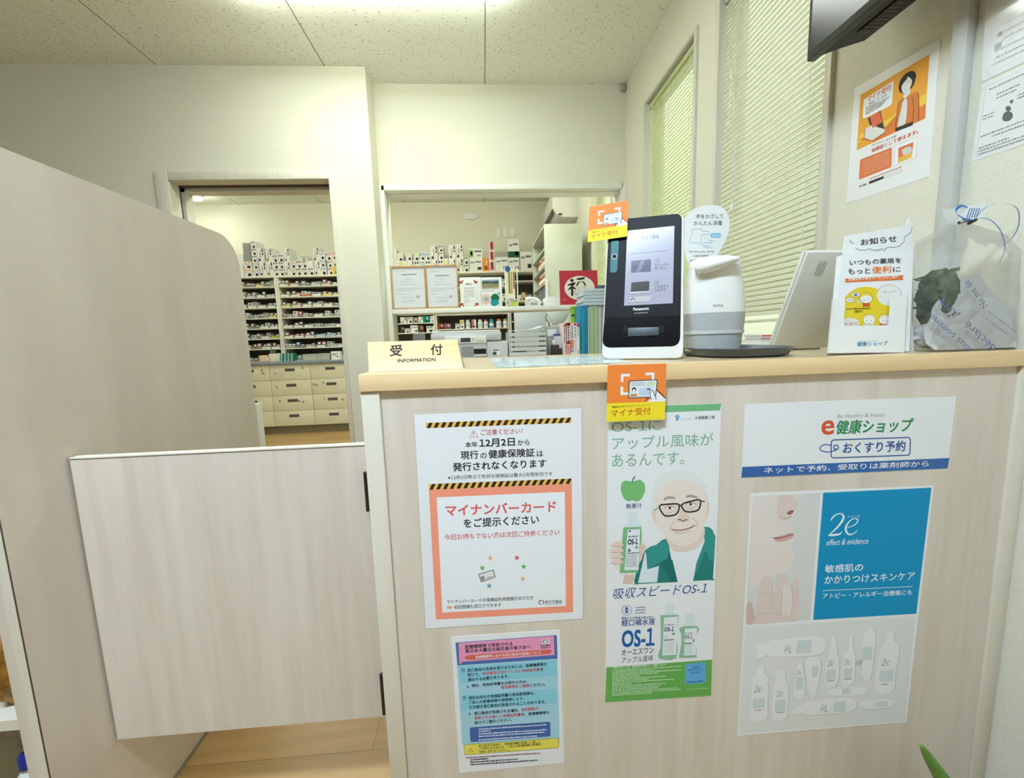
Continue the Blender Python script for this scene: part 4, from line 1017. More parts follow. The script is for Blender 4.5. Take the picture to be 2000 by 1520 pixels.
bb = [Vector((p.x, p.y, CT + .0008)) + back * .045 for p in ff]
b = MB(); V = [ff[0], ff[1], bb[1], bb[0], hf[0], hf[1], hf[1] + back * .008, hf[0] + back * .008]
b.raw(V, [(0, 3, 2, 1), (0, 1, 5, 4), (1, 2, 6, 5), (2, 3, 7, 6), (3, 0, 4, 7), (4, 5, 6, 7)], M_WHITE); b.build('foot', K)
blk = arc((((312, 260), (318, 228), (360, 224)), ((890, 173), (942, 170), (946, 215)), ((936, 1060), (936, 1060), (936, 1061)), ((270, 1086), (270, 1086), (270, 1085))))
b = MB(); b.prism([k7(x, y) for x, y in blk], kn * .0016, mat('matt_black_front', (10, 10, 11), .5, spec=.18)); b.build('front_panel', K)
low = arc((((270, 1086), (270, 1086), (271, 1086)), ((936, 1060), (936, 1060), (936, 1061)), ((932, 1240), (930, 1318), (860, 1326)), ((330, 1337), (252, 1338), (256, 1270))))
b = MB(); b.prism([k7(x, y) for x, y in low], kn * .0008, mat('satin_black_bay', (6, 6, 7), .25, spec=.25)); b.build('card_bay', K)
b = MB(); b.prism([k7(x, y, .0009) for x, y in ((475, 1166), (748, 1158), (748, 1232), (475, 1243))], kn * .0025, mat('slot_grey', (64, 74, 76), .45), .001)
for x0, x1 in ((436, 468), (756, 792)): b.prism([k7(x, y, .0009) for x, y in ((x0, 1150), (x1, 1148), (x1, 1212), (x0, 1216))], kn * .0015, mat('matt_black_front', (10, 10, 11)))
b.build('card_slot', K)
scr_m = screen_mat((196, 205, 232))
b = MB(); b.prism([k7(x, y, .0017) for x, y in ((470, 318), (882, 275), (868, 950), (442, 972))], kn * .0006, scr_m); sc_ = b.build('screen', K)
si = screen_mat
q = Print(KPL, *A7, base=.0025); GR = si((84, 90, 106)); DKG = si((60, 60, 66))
for s_, a_, b_, h, bo in (('かえで薬局', (594, 393), (745, 384), 36, .015), ('①', (712, 598), (752, 594), 38, .005), ('カバーから', (708, 630), (832, 620), 24, .01), ('取り出し。', (710, 658), (815, 650), 26, .01), ('②', (708, 791), (748, 787), 38, .005), ('この向きで', (706, 822), (830, 811), 28, .01), ('入れます。', (708, 850), (815, 842), 27, .01)):
    q.text(s_, a_, b_, h, GR, 2, bo)
q.line([(497, 521), (835, 488)], 3, GR, 2)
q.poly([(505, 580), (677, 566), (674, 674), (502, 684)], si((98, 104, 136)), 1); q.poly([(590, 574), (630, 571), (580, 679), (545, 681)], si((140, 150, 180)), 2); q.curve([(518, 650), (525, 625), (545, 622), (552, 645)], 6, si((50, 52, 66)), 3)
q.rrect((500, 842), (664, 830), (668, 856), (496, 874), 10, si((236, 238, 246)), 1); q.poly([(506, 768), (664, 756), (660, 842), (500, 850)], si((78, 76, 78)), 2)
q.line([(497, 872), (668, 858)], 5, si((120, 126, 150)), 2); q.poly([(490, 892), (682, 878), (670, 934), (480, 946)], si((224, 228, 240)), 1); q.line([(490, 892), (682, 878), (670, 934), (480, 946)], 2.5, GR, 2, True); q.curve([(498, 925), (515, 905), (538, 918)], 6, DKG, 3)
q.build('screen_picture', sc_)
TE = mat('teal_strip', (58, 118, 122), .45, spec=.25)
b = MB(); st = arc((((330, 420), (331, 406), (344, 405)), ((385, 402), (397, 401), (397, 414)), ((383, 650), (380, 684), (352, 684)), ((340, 684), (320, 682), (321, 655))), 4)
b.prism([k7(x, y, .0018) for x, y in st], kn * .0006, TE); cs = b.build('camera_strip', K)
q = Print(KPL, *A7, base=.0026); q.ell(358, 541, 25, 23, (220, 226, 226), 0); q.ell(358, 541, 20, 18, (14, 14, 16), 2); q.build('camera_lens', cs)
q = Print(KPL, *A7, base=.0020)
q.text('Panasonic', (522, 1015), (660, 1007), 26, (236, 238, 240), 1, .03); q.text('XC-STFR1J-MN', (530, 1045), (648, 1038), 13, (214, 216, 218), 1, .01); q.build('lettering', K)

# --- orange card fixed to the terminal's corner
CPL = Plane(KPL.hit(1185, 430, .008), kn)
t = sheet('reception_card', 'orange and yellow card on the top left corner of the lit terminal', 'card', CPL, [(140, 107), (482, 50), (468, 366), (125, 416)], *A7)
def M2(x, y):
    u, v = x / 100, y / 98
    p = Vector((140, 107)).lerp(Vector((482, 50)), u).lerp(Vector((125, 416)).lerp(Vector((468, 366)), u), v); return (p.x, p.y)
q = Print(CPL, *A7); orange_card(q, M2); q.build('card_print', t)

# --- automatic disinfectant dispenser on its tray
DC = Vector((.505, .90, CT))
t = thing('drip_tray', (.548, .89, CT), 'dark grey saucer shaped drip tray under the hand disinfectant dispenser', 'tray')
def superell(cx, cy, rx, ry, z, n=40, e=2.6):
    return [Vector((cx + rx * math.copysign(abs(math.cos(a)) ** (2 / e), math.cos(a)), cy + ry * math.copysign(abs(math.sin(a)) ** (2 / e), math.sin(a)), z)) for a in [2 * math.pi * i / n for i in range(n)]]
M_TRAY = mat('slate_plastic', (86, 92, 98), .4)
b = MB(); rings = [superell(.548, .89, .085, .095, CT + .0006), superell(.548, .89, .092, .103, CT + .004), superell(.548, .89, .100, .113, CT + .0185), superell(.548, .89, .0985, .111, CT + .0195), superell(.548, .89, .088, .098, CT + .007), superell(.548, .89, .04, .05, CT + .006)]
n = 40; vs = [p for r in rings for p in r]
b.raw(vs, [(i * n + j, i * n + (j + 1) % n, (i + 1) * n + (j + 1) % n, (i + 1) * n + j) for i in range(5) for j in range(n)] + [tuple(range(n - 1, -1, -1)), tuple(5 * n + j for j in range(n))], M_TRAY, True); b.build('dish', t)
D = thing('soap_dispenser', DC, 'white automatic hand disinfectant dispenser with a grey translucent tank', 'dispenser')
zf = CT + .0085
def ring_body(name, prof, m, par, ex=2.3):
    b = MB(); R_ = [superell(DC.x, DC.y, r, r * .92, z, 36, ex) for r, z in prof]
    vs = [p for r in R_ for p in r]; k = len(R_)
    b.raw(vs, [(i * 36 + j, i * 36 + (j + 1) % 36, (i + 1) * 36 + (j + 1) % 36, (i + 1) * 36 + j) for i in range(k - 1) for j in range(36)] + [tuple(range(35, -1, -1)), tuple((k - 1) * 36 + j for j in range(36))], m, True)
    return b.build(name, par)
M_TANK = mat('grey_translucent_tank', (204, 208, 207), .18, trans=.25)
ring_body('tank', [(.050, zf), (.0555, zf + .004), (.0590, zf + .035), (.0622, 1.092), (.0630, 1.1150)], M_TANK, D)
ring_body('liquid_level', [(.0592, 1.0705), (.0619, 1.0712), (.0625, 1.078), (.0600, 1.0785)], mat('tank_band', (208, 212, 211), .2), D)
ring_body('housing', [(.0631, 1.1153), (.0628, 1.13), (.0590, 1.165), (.0545, 1.195), (.0520, 1.213)], M_WHITE, D)
ring_body('lid', [(.0518, 1.2133), (.0510, 1.222), (.046, 1.2300), (.034, 1.2345), (.015, 1.2362)], mat('warm_white_plastic', (232, 231, 220), .35), D)
S_, E_ = onY(1362, 524, .852), onY(1447, 507, .842)
ax_ = E_ - S_; Ls = ax_.length; sd = ax_.normalized(); side = Vector((-sd.y, sd.x, 0)).normalized()
bm = bmesh.new(); bmesh.ops.create_uvsphere(bm, u_segments=28, v_segments=18, radius=1, matrix=Matrix.Rotation(math.pi / 2, 4, 'Y'))
for v in bm.verts:
    x, y, z = v.co; u = (x + 1) / 2; k = 1 / max(math.sqrt(max(1 - x * x, 1e-4)), .25) * min(1, (1 - x * x) * 3) ** .5 if abs(x) < .999 else 1
    wd = .024 * (1 - .35 * u * u); hh = (.0155 if z > 0 else .0165) * (1 - .62 * u ** 1.6)
    r_ = (1 - abs(x) ** 3.2) ** .5 / max(math.sqrt(max(1 - x * x, 1e-6)), .02) if abs(x) < .999 else 0
    v.co = S_ + sd * (Ls * u) + side * (y * wd * r_ + .012 * (1 - u)) + Vector((0, 0, z * hh * r_ + .003 * u))
b = MB(); b.bm(bm, M_WHITE, True); b.build('spout', D)
DPL = Plane((0, DC.y - .0592, 0), (0, -1, 0))
q = Print(Plane((DC.x + .03, DC.y - .0560, 1.13), (.42, -.9, 0)), *A7, base=.001); q.text('tette', (1218, 985), (1308, 982), 26, (120, 122, 120), 1, .0); q.build('lettering', D)

# --- balloon shaped notice behind the dispenser
PP = Plane((0, .985, 0), (0, -1, 0))
pop = spline([(1220, 92), (1310, 120), (1362, 220), (1352, 340), (1308, 440), (1272, 505), (1255, 560), (1250, 760), (1020, 770), (1000, 600), (962, 480), (945, 330), (975, 210), (1040, 135), (1125, 100)], True, 5)
P_ = [PP.hit(1120 + x / 4.471, 380 + y / 4.471) for x, y in pop]
t = thing('disinfect_notice', (.52, .985, CT), 'white balloon shaped hand disinfection notice standing behind the dispenser', 'notice')
b = MB(); b.prism(P_, (0, .0012, 0), M_CARD); b.build('card', t)
b = MB(); zl = min(p.z for p in P_); xs = sum(p.x for p in P_) / len(P_); b.box((xs - .012, .9866, CT + .0012), (xs + .012, .9884, zl + .06), M_CLEAR); b.box((xs - .03, .968, CT + .0002), (xs + .03, 1.01, CT + .0012), M_CLEAR); b.build('clear_stand', t)
q = Print(PP, *A7, base=.0003)
q.text('手をかざして', (1070, 212), (1310, 208), 40, (60, 62, 64), 1, .006); q.text('かんたん消毒', (1050, 272), (1298, 270), 42, (60, 62, 64), 1, .006); q.text('Disinfect your hands', (1010, 512), (1228, 508), 20, (110, 112, 112), 1, .008); q.text('让我们消毒手', (1045, 546), (1182, 544), 18, (110, 112, 112), 1, .008)
q.greek((1022, 584), (1130, 582), 18, (120, 122, 122), 1, 12, 22, 8)
CB = (120, 190, 216)
q.rrect((1198, 338), (1288, 338), (1286, 376), (1198, 376), 16, CB, 1); q.text('Auto!', (1208, 368), (1280, 366), 20, WHT, 2, .01, .15)
q.curve([(1012, 412), (1026, 372), (1038, 342), (1034, 318), (1050, 302), (1100, 300), (1120, 306), (1124, 320), (1170, 322), (1188, 332), (1178, 346), (1122, 352), (1116, 380), (1114, 412), (1080, 424), (1030, 420), (1012, 412)], 3, CB, 1); q.line([(1114, 412), (1112, 442)], 3, CB, 1)
q.curve([(1240, 412), (1210, 402), (1186, 396), (1190, 408), (1214, 418), (1180, 424), (1150, 416), (1132, 432), (1128, 440)], 3, CB, 1); q.curve([(1128, 440), (1150, 446), (1200, 446)], 3, CB, 1); q.curve([(1140, 455), (1170, 462), (1210, 464)], 3, CB, 1)
for x in (1146, 1158, 1170): q.line([(x, 368), (x + 3, 398)], 2, (200, 216, 222), 1)
q.build('printed_notice', t)

# --- back of a slanted screen
B0, T0 = Vector((.7180, 1.0, CT + .003)), Vector((.7180, .899, 1.2425))
up = T0 - B0; ac = Vector((.165, .010, 0)); nb = up.cross(ac).normalized(); nb = nb if nb.y > 0 else -nb
t = thing('leaning_display', B0, 'off-white back of a slanted display leaning behind the leaflet holder', 'display')
b = MB(); b.prism([B0, B0 + ac, T0 + ac, T0], nb * .018, mat('off_white_casing', (222, 222, 212), .4), .002); b.build('casing', t)
b = MB(); b.prism([B0 - Vector((.0006, 0, 0)) + nb * .007, T0 - Vector((.0006, 0, 0)) + nb * .007, T0 - Vector((.0006, 0, 0)) + nb * .009, B0 - Vector((.0006, 0, 0)) + nb * .009], (-.0003, 0, 0), M_GREYTRIM); b.build('side_groove', t)
b = MB()
for i in range(6):
    a_ = B0.lerp(T0, .78) + ac * (.22 + i * .022) - nb * .0004; e_ = B0.lerp(T0, .92) + ac * (.22 + i * .022) - nb * .0004
    b.prism([a_, a_ + ac * .006, e_ + ac * .006, e_], -nb * .0003, M_GREYTRIM)
b.build('vent_slits', t)
b = MB(); b.box((.76, 1.015, CT + .0004), (.86, 1.12, CT + .008), M_WHITE, .002); m_ = B0.lerp(T0, .45) + ac * .5 + nb * .018
b.prism([Vector((.80, 1.06, CT + .008)), Vector((.83, 1.06, CT + .008)), Vector((.83, m_.y + .002, m_.z)), Vector((.80, m_.y + .002, m_.z))], (0, .012, 0), M_WHITE); b.build('stand', t)

# --- leaflet holder
AL = (1580, 380, 4.471); LP = RotPlane(Vector((.776, .795, CT)), 0, math.radians(5))
l = lambda x, y, o=0: LP.hit(1580 + x / 4.471, 380 + y / 4.471, o)
t = thing('leaflet_holder', (.776, .80, CT), 'white card holder full of yellow and white leaflets, right on the counter', 'leaflet holder')
def front(L, off, th, m, name, par): b = MB(); b.prism([l(x, y, off) for x, y in L], -LP.n * th, m); return b.build(name, par)
pocket = [(205, 910), (300, 908), (318, 914), (304, 1130), (318, 1150), (675, 1142), (700, 1128), (712, 905), (724, 896), (862, 880), (837, 1384), (160, 1390)]
front(pocket, .018, .0012, M_CARD, 'front_pocket', t)
b = MB()
for x, y0_, y1_ in ((160, 1390, 910), (837, 1384, 880)):
    xa = x; xb = 205 if x == 160 else 862
    b.prism([l(xa, y0_, .018), l(xb, y1_, .018), l(xb, y1_, -.014), l(xa, y0_, -.014)], (.0012 if x == 160 else -.0012, 0, 0), M_CARD)
b.prism([l(160, 1390, .018), l(837, 1384, .018), l(837, 1384, -.014), l(160, 1390, -.014)], (0, 0, .001), mat('dark_red_card', (120, 40, 44), .6)); b.build('side_walls', t)
front(arc((((300, 530), (300, 530), (300, 529)), ((312, 370), (322, 358), (340, 356)), ((840, 274), (862, 262), (866, 225)), ((876, 205), (905, 215), (905, 300)), ((915, 1380), (915, 1380), (914, 1381)), ((240, 1388), (240, 1388), (239, 1387))), 4), -.010, .002, M_CARD, 'back_card', t)
lf = thing('leaflet', l(560, 1380, .008), 'stack of white leaflets with a yellow circle inside the card holder', 'leaflet')
b = MB(); b.prism([l(x, y, .012) for x, y in ((285, 530), (915, 476), (876, 1370), (212, 1378))], -LP.n * .012, M_GLOSSPAPER); b.build('paper', lf)
q = Print(LP, *AL, base=.0124)
q.ell(500, 1010, 222, 205, (232, 206, 44), 0, 28); q.ell(700, 880, 108, 92, (236, 236, 230), 1); q.line(spline([(700 + 108 * math.cos(a), 880 + 92 * math.sin(a)) for a in [math.pi * (-.9 + i * .12) for i in range(10)]], False, 3), 4, (206, 150, 120), 2)
q.poly([(310, 735), (830, 705), (818, 724), (825, 745), (310, 768), (322, 750)], (226, 120, 60), 1)
q.text('いつもの薬局を', (358, 620), (808, 598), 48, (40, 40, 42), 2, .012); q.text('もっと', (345, 697), (535, 689), 48, (40, 40, 42), 2, .012); q.text('便利', (553, 692), (718, 682), 60, (236, 130, 56), 2, .02); q.text('に', (735, 678), (802, 672), 42, (40, 40, 42), 2, .012); q.text('店舗お取り寄せサービスのご案内', (345, 754), (780, 729), 24, WHT, 2, .01)
q.text('便利', (395, 1036), (468, 1031), 24, (70, 60, 30), 2, .02); q.greek((330, 1006), (540, 1000), 12, (90, 80, 40), 2, 10, 20, 4); q.text('ネットで', (650, 868), (765, 858), 26, (200, 130, 80), 3, .006); q.text('お店で', (310, 1146), (428, 1140), 26, (210, 120, 90), 3, .01)
for cx, cy, s_, dress in ((500, 905, 1.0, (206, 90, 50)), (525, 1090, .95, (230, 230, 226)), (662, 1092, .95, (206, 90, 50))):
    if cy > 1000: q.rrect((cx - 42, cy + 30), (cx + 42, cy + 28), (cx + 46, cy + 52), (cx - 46, cy + 54), 10, dress, 2)
    else: q.poly([(cx - 30, cy + 36), (cx + 30, cy + 34), (cx + 32, cy + 74), (cx - 32, cy + 76)], dress, 2)
    q.ell(cx, cy, 60 * s_, 48 * s_, (110, 90, 40), 2); q.ell(cx, cy, 57 * s_, 45 * s_, (240, 214, 90) if cy < 1000 else (236, 226, 190), 3); q.ell(cx, cy + 10, 52 * s_, 32 * s_, (244, 240, 232), 4)
    q.ell(cx - 20, cy + 12, 3.5, 4, (60, 50, 40), 5); q.ell(cx + 18, cy + 11, 3.5, 4, (60, 50, 40), 5); q.curve([(cx - 6, cy + 20), (cx, cy + 23), (cx + 6, cy + 20)], 2.5, (180, 90, 70), 5)
for cx, cy in ((408, 874), (360, 922)): q.ell(cx, cy, 36, 24, (120, 110, 60), 2); q.ell(cx, cy, 33, 21, (240, 240, 236), 3)
q.poly([(392, 864), (424, 862), (424, 886), (392, 888)], (120, 124, 140), 4); q.ell(352, 924, 9, 12, (206, 208, 200), 4); q.ell(372, 922, 9, 12, (206, 208, 200), 4); q.poly([(416, 926), (444, 920), (452, 944), (424, 950)], (206, 214, 220), 4)
q.ell(360, 1130, 80, 54, (226, 222, 214), 2)
q.build('printed_leaflet', lf)
q = Print(LP, *AL, base=-.0096)
q.text('お知らせ', (455, 446), (768, 412), 56, (36, 36, 38), 2, .015)
q.curve([(355, 400), (372, 416), (395, 428)], 3, (70, 66, 60), 2); q.curve([(405, 466), (440, 484), (500, 484), (530, 472), (560, 486), (610, 484), (650, 470)], 3, (70, 66, 60), 2); q.curve([(642, 494), (670, 476), (690, 460), (760, 458), (800, 440), (832, 405), (834, 372), (870, 350), (895, 320), (902, 280)], 3, (70, 66, 60), 2)
q.build('bubble_print', t)
q = Print(LP, *AL, base=.0182)
q.text('健康ショップ', (420, 1328), (688, 1316), 38, (70, 136, 184), 1, .02); q.greek((424, 1288), (590, 1282), 8, (190, 200, 206), 1, 8, 18, 4)
q.build('lettering', t)

# --- gift bag of clear cellophane
G = Vector((.970, .80, CT)); rnd = random.Random(11)
t = thing('gift_bag', G, 'clear cellophane gift bag tied with blue ribbon, at the right end of the counter', 'gift bag')
def blob_mesh(c, r, amp, seed, sub=3, fr=9.0):
    bm = bmesh.new(); bmesh.ops.create_icosphere(bm, subdivisions=sub, radius=1); rr = random.Random(seed); ph = [rr.uniform(0, 6) for _ in range(6)]
    for v in bm.verts:
        x, y, z = v.co; k = 1 + amp * (math.sin(fr * x + ph[0]) * math.cos(fr * y + ph[1]) + .6 * math.sin(fr * 1.7 * z + ph[2]) + rr.uniform(-.5, .5))
        v.co = Vector((c[0] + x * r[0] * k, c[1] + y * r[1] * k, max(c[2] + z * r[2] * k, CT + .003)))
    return bm
M_CELLO = film('cellophane', (235, 238, 232), .06, .05)
b = MB(); lv = []
for z, rx, ry, cx in ((.003, .085, .045, 0), (.03, .088, .050, .0), (.11, .0875, .051, .0), (.19, .085, .047, -.004), (.222, .070, .036, -.012), (.243, .028, .018, -.020), (.252, .010, .008, -.022), (.262, .018, .012, -.022), (.285, .034, .016, -.018)):
    ring = []
    for j in range(40):
        a = 2 * math.pi * j / 40; wv = 1 + .05 * math.sin(7 * a + z * 40) * (1 if z > .02 else 0)
        ring.append(Vector((G.x + cx + rx * math.copysign(abs(math.cos(a)) ** .55, math.cos(a)) * wv, G.y + ry * math.copysign(abs(math.sin(a)) ** .55, math.sin(a)) * wv, CT + z)))
    lv.append(ring)
vs = [p for r in lv for p in r]; k = len(lv)
b.raw(vs, [(i * 40 + j, i * 40 + (j + 1) % 40, (i + 1) * 40 + (j + 1) % 40, (i + 1) * 40 + j) for i in range(k - 1) for j in range(40)], M_CELLO, True); b.build('cellophane', t)
b = MB(); m_pt = mat('dried_green', (96, 110, 72), .8, rgb2=(52, 62, 40), nscale=(60, 60, 60), bump=.6)
b.bm(blob_mesh((G.x - .05, G.y, CT + .105), (.036, .03, .062), .12, 3), m_pt)
for i in range(46):
    a = rnd.uniform(0, 6.28); zz = rnd.uniform(.02, .18); r_ = .03; p = Vector((G.x - .05 + r_ * math.cos(a), G.y + .7 * r_ * math.sin(a), CT + .05 + zz * .6)); d_ = Vector((math.cos(a), math.sin(a) * .6, rnd.uniform(-.2, 1))).normalized() * .016; s_ = d_.orthogonal().normalized() * .005
    b.face([p, p + d_ * .5 + s_, p + d_, p + d_ * .5 - s_], m_pt)
b.build('dried_plant', t)
M_TISS = mat('printed_tissue', (206, 206, 204), .6)
b = MB()
TPL = Plane((0, G.y - .036, CT), (0, -1, .10))
tis = [(1015, 1180), (1080, 1010), (1180, 880), (1260, 760), (1330, 720), (1470, 690), (1640, 900), (1878, 1040), (1878, 1360), (1110, 1366), (1030, 1300)]
P_ = [TPL.hit(1580 + x / 4.471, 380 + y / 4.471) for x, y in tis]
P_ = [Vector((min(p.x, G.x + .083), p.y, max(p.z, CT + .004))) for p in P_]
bm = bmesh.new(); bv = [bm.verts.new(p) for p in P_] ; f_ = bm.faces.new(bv); bm.normal_update()
bmesh.ops.triangulate(bm, faces=bm.faces[:]); bmesh.ops.subdivide_edges(bm, edges=bm.edges[:], cuts=3, use_grid_fill=True)
for v in bm.verts: v.co.y += .005 * math.sin(60 * v.co.x + 35 * v.co.z) * math.cos(48 * v.co.z)
b.bm(bm, M_TISS, False); b.bm(blob_mesh((G.x + .03, G.y + .01, CT + .05), (.052, .026, .045), .06, 9), M_TISS); b.bm(blob_mesh((G.x - .055, G.y + .0, CT + .033), (.03, .03, .028), .08, 5), M_TISS)
ti = b.build('tissue_paper', t)
q = Print(Plane(TPL.p + TPL.n * .012, TPL.n), *AL, base=.0)
VI = (112, 112, 158)
for s_, a_, b_, h in (('déclaré', (1640, 1330), (1390, 1100), 66), ('Ne me de', (1560, 960), (1390, 740), 62), ('un', (1290, 1030), (1180, 900), 52), ('nous somme', (1440, 1360), (1080, 1040), 40)):
    q.text(s_, a_, b_, h, VI, 1, .0)
for i, (a_, b_) in enumerate((((1800, 1200), (1560, 1020)), ((1760, 1250), (1540, 1080)), ((1300, 1350), (1060, 1180)))): q.greek(a_, b_, 12, (150, 150, 180), 1, 14, 30, 6, i)
q.build('printed_words', ti)
RB = mat('blue_ribbon', (30, 104, 176), .25)
nk = Vector((G.x - .022, G.y - .012, CT + .252))
def rib(pts, w=.0075, acr=(0, .3, 1)):
    b = MB(); P3 = [Vector((G.x - .022 + x, G.y - .03 + y, CT + .252 + z)) for x, y, z in pts]
    sp = [];
    for i in range(len(P3) - 1):
        p0, p1, p2, p3 = P3[max(i - 1, 0)], P3[i], P3[i + 1], P3[min(i + 2, len(P3) - 1)]
        for q_ in range(6):
            s_ = q_ / 6; sp.append(.5 * (2 * p1 + (p2 - p0) * s_ + (2 * p0 - 5 * p1 + 4 * p2 - p3) * s_ * s_ + (3 * p1 - p0 - 3 * p2 + p3) * s_ ** 3))
    sp.append(P3[-1]); b.ribbon(sp, w, RB, acr); return b
rb = rib([(-.002, 0, 0), (-.022, -.002, .000), (-.036, 0, .008), (-.038, .003, .018), (-.026, .004, .026), (-.010, .004, .020), (0, 0, .004)], .006, (.2, .6, 1)).build('ribbon', t)
rib([(0, 0, .004), (.02, 0, .022), (.05, -.002, .028), (.082, -.002, .018), (.092, 0, -.012), (.084, .002, -.036), (.064, 0, -.050)], .004, (.5, .8, .2)).build('ribbon_loop', rb)
rib([(0, 0, .002), (.024, -.004, -.002), (.048, -.006, -.024), (.058, -.008, -.056), (.050, -.008, -.080), (.036, -.008, -.094)], .0075, (1, .5, .3)).build('ribbon_tail', rb)
b = MB(); b.prism([nk + Vector(p) for p in ((-.030, -.018, -.006), (.014, -.018, .004), (.026, -.018, .030), (-.016, -.018, .024))], (0, -.0006, 0), M_PAPER); tg = b.build('gift_label', t)
b = MB()
for i in range(5): x = -.020 + i * .005; b.prism([nk + Vector(p) for p in ((x, -.0187, .000 + i * .001), (x + .002, -.0187, .000 + i * .001), (x + .007, -.0187, .020), (x + .005, -.0187, .020))], (0, -.0002, 0), ink((90, 130, 180)))
b.build('striped_print', tg)
b = MB(); b.tube([nk + Vector((.008, 0, -.004)), nk + Vector((.008, -.012, .0)), nk + Vector((-.012, -.012, -.001)), nk + Vector((-.012, 0, -.002))], .003, mat('dark_twist', (60, 56, 54), .5), 8); b.build('twist_tie', t)

# --- magazines on the window sill
for i, (px0, px1, py, hh, rgb, lab) in enumerate(((1444, 1510, 664, .007, (236, 236, 232), 'white magazine lying lowest on the sill of the nearer window'), (1444, 1476, 656, .012, (214, 214, 214), 'grey and pink magazine in the middle of the pile on the sill'), (1444, 1506, 648, .008, (230, 226, 222), 'white magazine with a red title, topmost on the sill'))):
    z0 = W2[2] + .0005 + (.0, .0075, .0200)[i]
    b = MB(); b.box((XR - .030, 1.36, z0), (XR + .055, (1.62, 1.60, 1.61)[i], z0 + hh), mat('magazine_%d' % i, rgb, .4), .0008)
    b.box((XR - .0304, 1.40, z0 + hh * .25), (XR - .0299, 1.50, z0 + hh * .75), ink(((206, 208, 206), (216, 130, 130), (206, 70, 66))[i]))
    b.build('magazine', None, lab, 'magazine', 'magazines on the window sill')

# --- wall screen
xt = .90; p = onX(1575, 122, xt); zt_, yt_ = p.z, p.y
T = thing('wall_television', (xt + .04, yt_ - .36, zt_), 'black flat television on an arm, cut by the top edge of the view', 'television')
b = MB(); b.box((xt, yt_ - .72, zt_), (xt + .022, yt_, zt_ + .44), M_BLACK, .004); b.build('bezel', T)
b = MB(); b.box((xt - .0006, yt_ - .708, zt_ + .018), (xt + .0002, yt_ - .012, zt_ + .428), mat('dark_screen', (30, 33, 40), .22, spec=.3)); b.build('screen', T)
b = MB(); b.prism([(xt + .0222, yt_ - .02, zt_ + .004), (xt + .045, yt_ - .05, zt_ + .002), (xt + .085, yt_ - .085, zt_ + .0), (xt + .085, yt_ - .64, zt_ + .0), (xt + .0222, yt_ - .70, zt_ + .004)], (0, 0, .36), mat('charcoal_plastic', (34, 34, 36), .45)); b.build('rear_housing', T)
b = MB(); b.box((xt + .040, yt_ - .60, zt_ - .0012), (xt + .080, yt_ - .11, zt_ - .0002), M_BLACK)
for i in range(40): b.box((xt + .042, yt_ - .595 + i * .012, zt_ - .0018), (xt + .078, yt_ - .595 + i * .012 + .004, zt_ - .0012), mat('charcoal_plastic', (34, 34, 36)))
b.build('speaker_grille', T)
b = MB(); b.box((xt + .086, yt_ - .46, zt_ + .14), (XR - .0005, yt_ - .26, zt_ + .30), M_METAL, .004); b.build('wall_bracket', T)

# --- potted aloe whose leaf tip reaches into the corner
t = thing('potted_aloe', (.88, .60, 0), 'green aloe leaf tip rising into the bottom right corner', 'plant')
b = MB(); b.lathe([(.06, 0), (.07, .006), (.08, .075), (.085, .078), (.085, .09), (.076, .09), (.074, .075), (.02, .074)], (.90, .58, 0), mat('terracotta', (170, 96, 64), .8), 28); b.build('pot', t)
M_ALOE = mat('aloe_skin', (104, 146, 62), .45, rgb2=(74, 118, 40), nscale=(120, 120, 40))
tip = onY(1800, 1458, .62); mid = onY(1840, 1520, .615)
for i, (tp, md) in enumerate(((tip, mid), (tip + Vector((.16, -.08, -.10)), mid + Vector((.10, -.06, -.10))), (tip + Vector((.05, -.14, -.12)), mid + Vector((.03, -.10, -.1))), (tip + Vector((.14, .03, -.14)), mid + Vector((.09, .02, -.12))))):
    b0_ = Vector((.90, .58, .076)); pts = []
    for k in range(13):
        s_ = k / 12; pts.append((1 - s_) ** 2 * b0_ + 2 * s_ * (1 - s_) * (md + (md - tp) * .6) + s_ * s_ * tp)
    b = MB(); b.tube(pts, [.019 * (1 - s_ / 12) ** .6 + .0034 for s_ in range(13)], M_ALOE, 10)
    for k in range(3, 12):
        for sg in (-1, 1):
            c_ = pts[k]; d_ = Vector((sg * (.019 * (1 - k / 12) ** .6 + .0034), 0, 0)); b.face([c_ + d_ * .85 + Vector((0, 0, -.003)), c_ + d_ * 1.25, c_ + d_ * .85 + Vector((0, 0, .003))], M_ALOE)
    b.build('leaf', t)
# ================================================================== behind the counter: desk under the hatch
M_DESK = mat('pale_desk', (214, 208, 190), .4); M_LG = mat('light_grey_plastic', (206, 208, 204), .4); M_MG = mat('mid_grey_plastic', (150, 152, 150), .4); M_DG = mat('dark_grey_plastic', (62, 64, 66), .4)
DZK = .905
t = thing('back_desk', (.2, 2.6, 0), 'long pale desk under the hatch, mostly hidden by the counter', 'desk')
b = MB(); b.box((-.62, 2.28, DZK - .03), (1.02, 3.04, DZK), M_DESK, .002); b.build('desktop', t)
for x in (-.60, .98):
    b = MB(); b.box((x, 2.3, 0), (x + .025, 3.02, DZK - .0305), M_DESK); b.build('side_panel', t)
z4 = lambda x, y, Y: onY(740 + x / 4, 360 + y / 4, Y)
z6 = lambda x, y, Y: onY(750 + x / 7.692, 600 + y / 7.692, Y)
z7 = lambda x, y, Y: onY(960 + x / 9.0909, 590 + y / 9.0909, Y)
z8 = lambda x, y, Y: onY(1000 + x / 6.333, 380 + y / 6.333, Y)
YP = 2.45
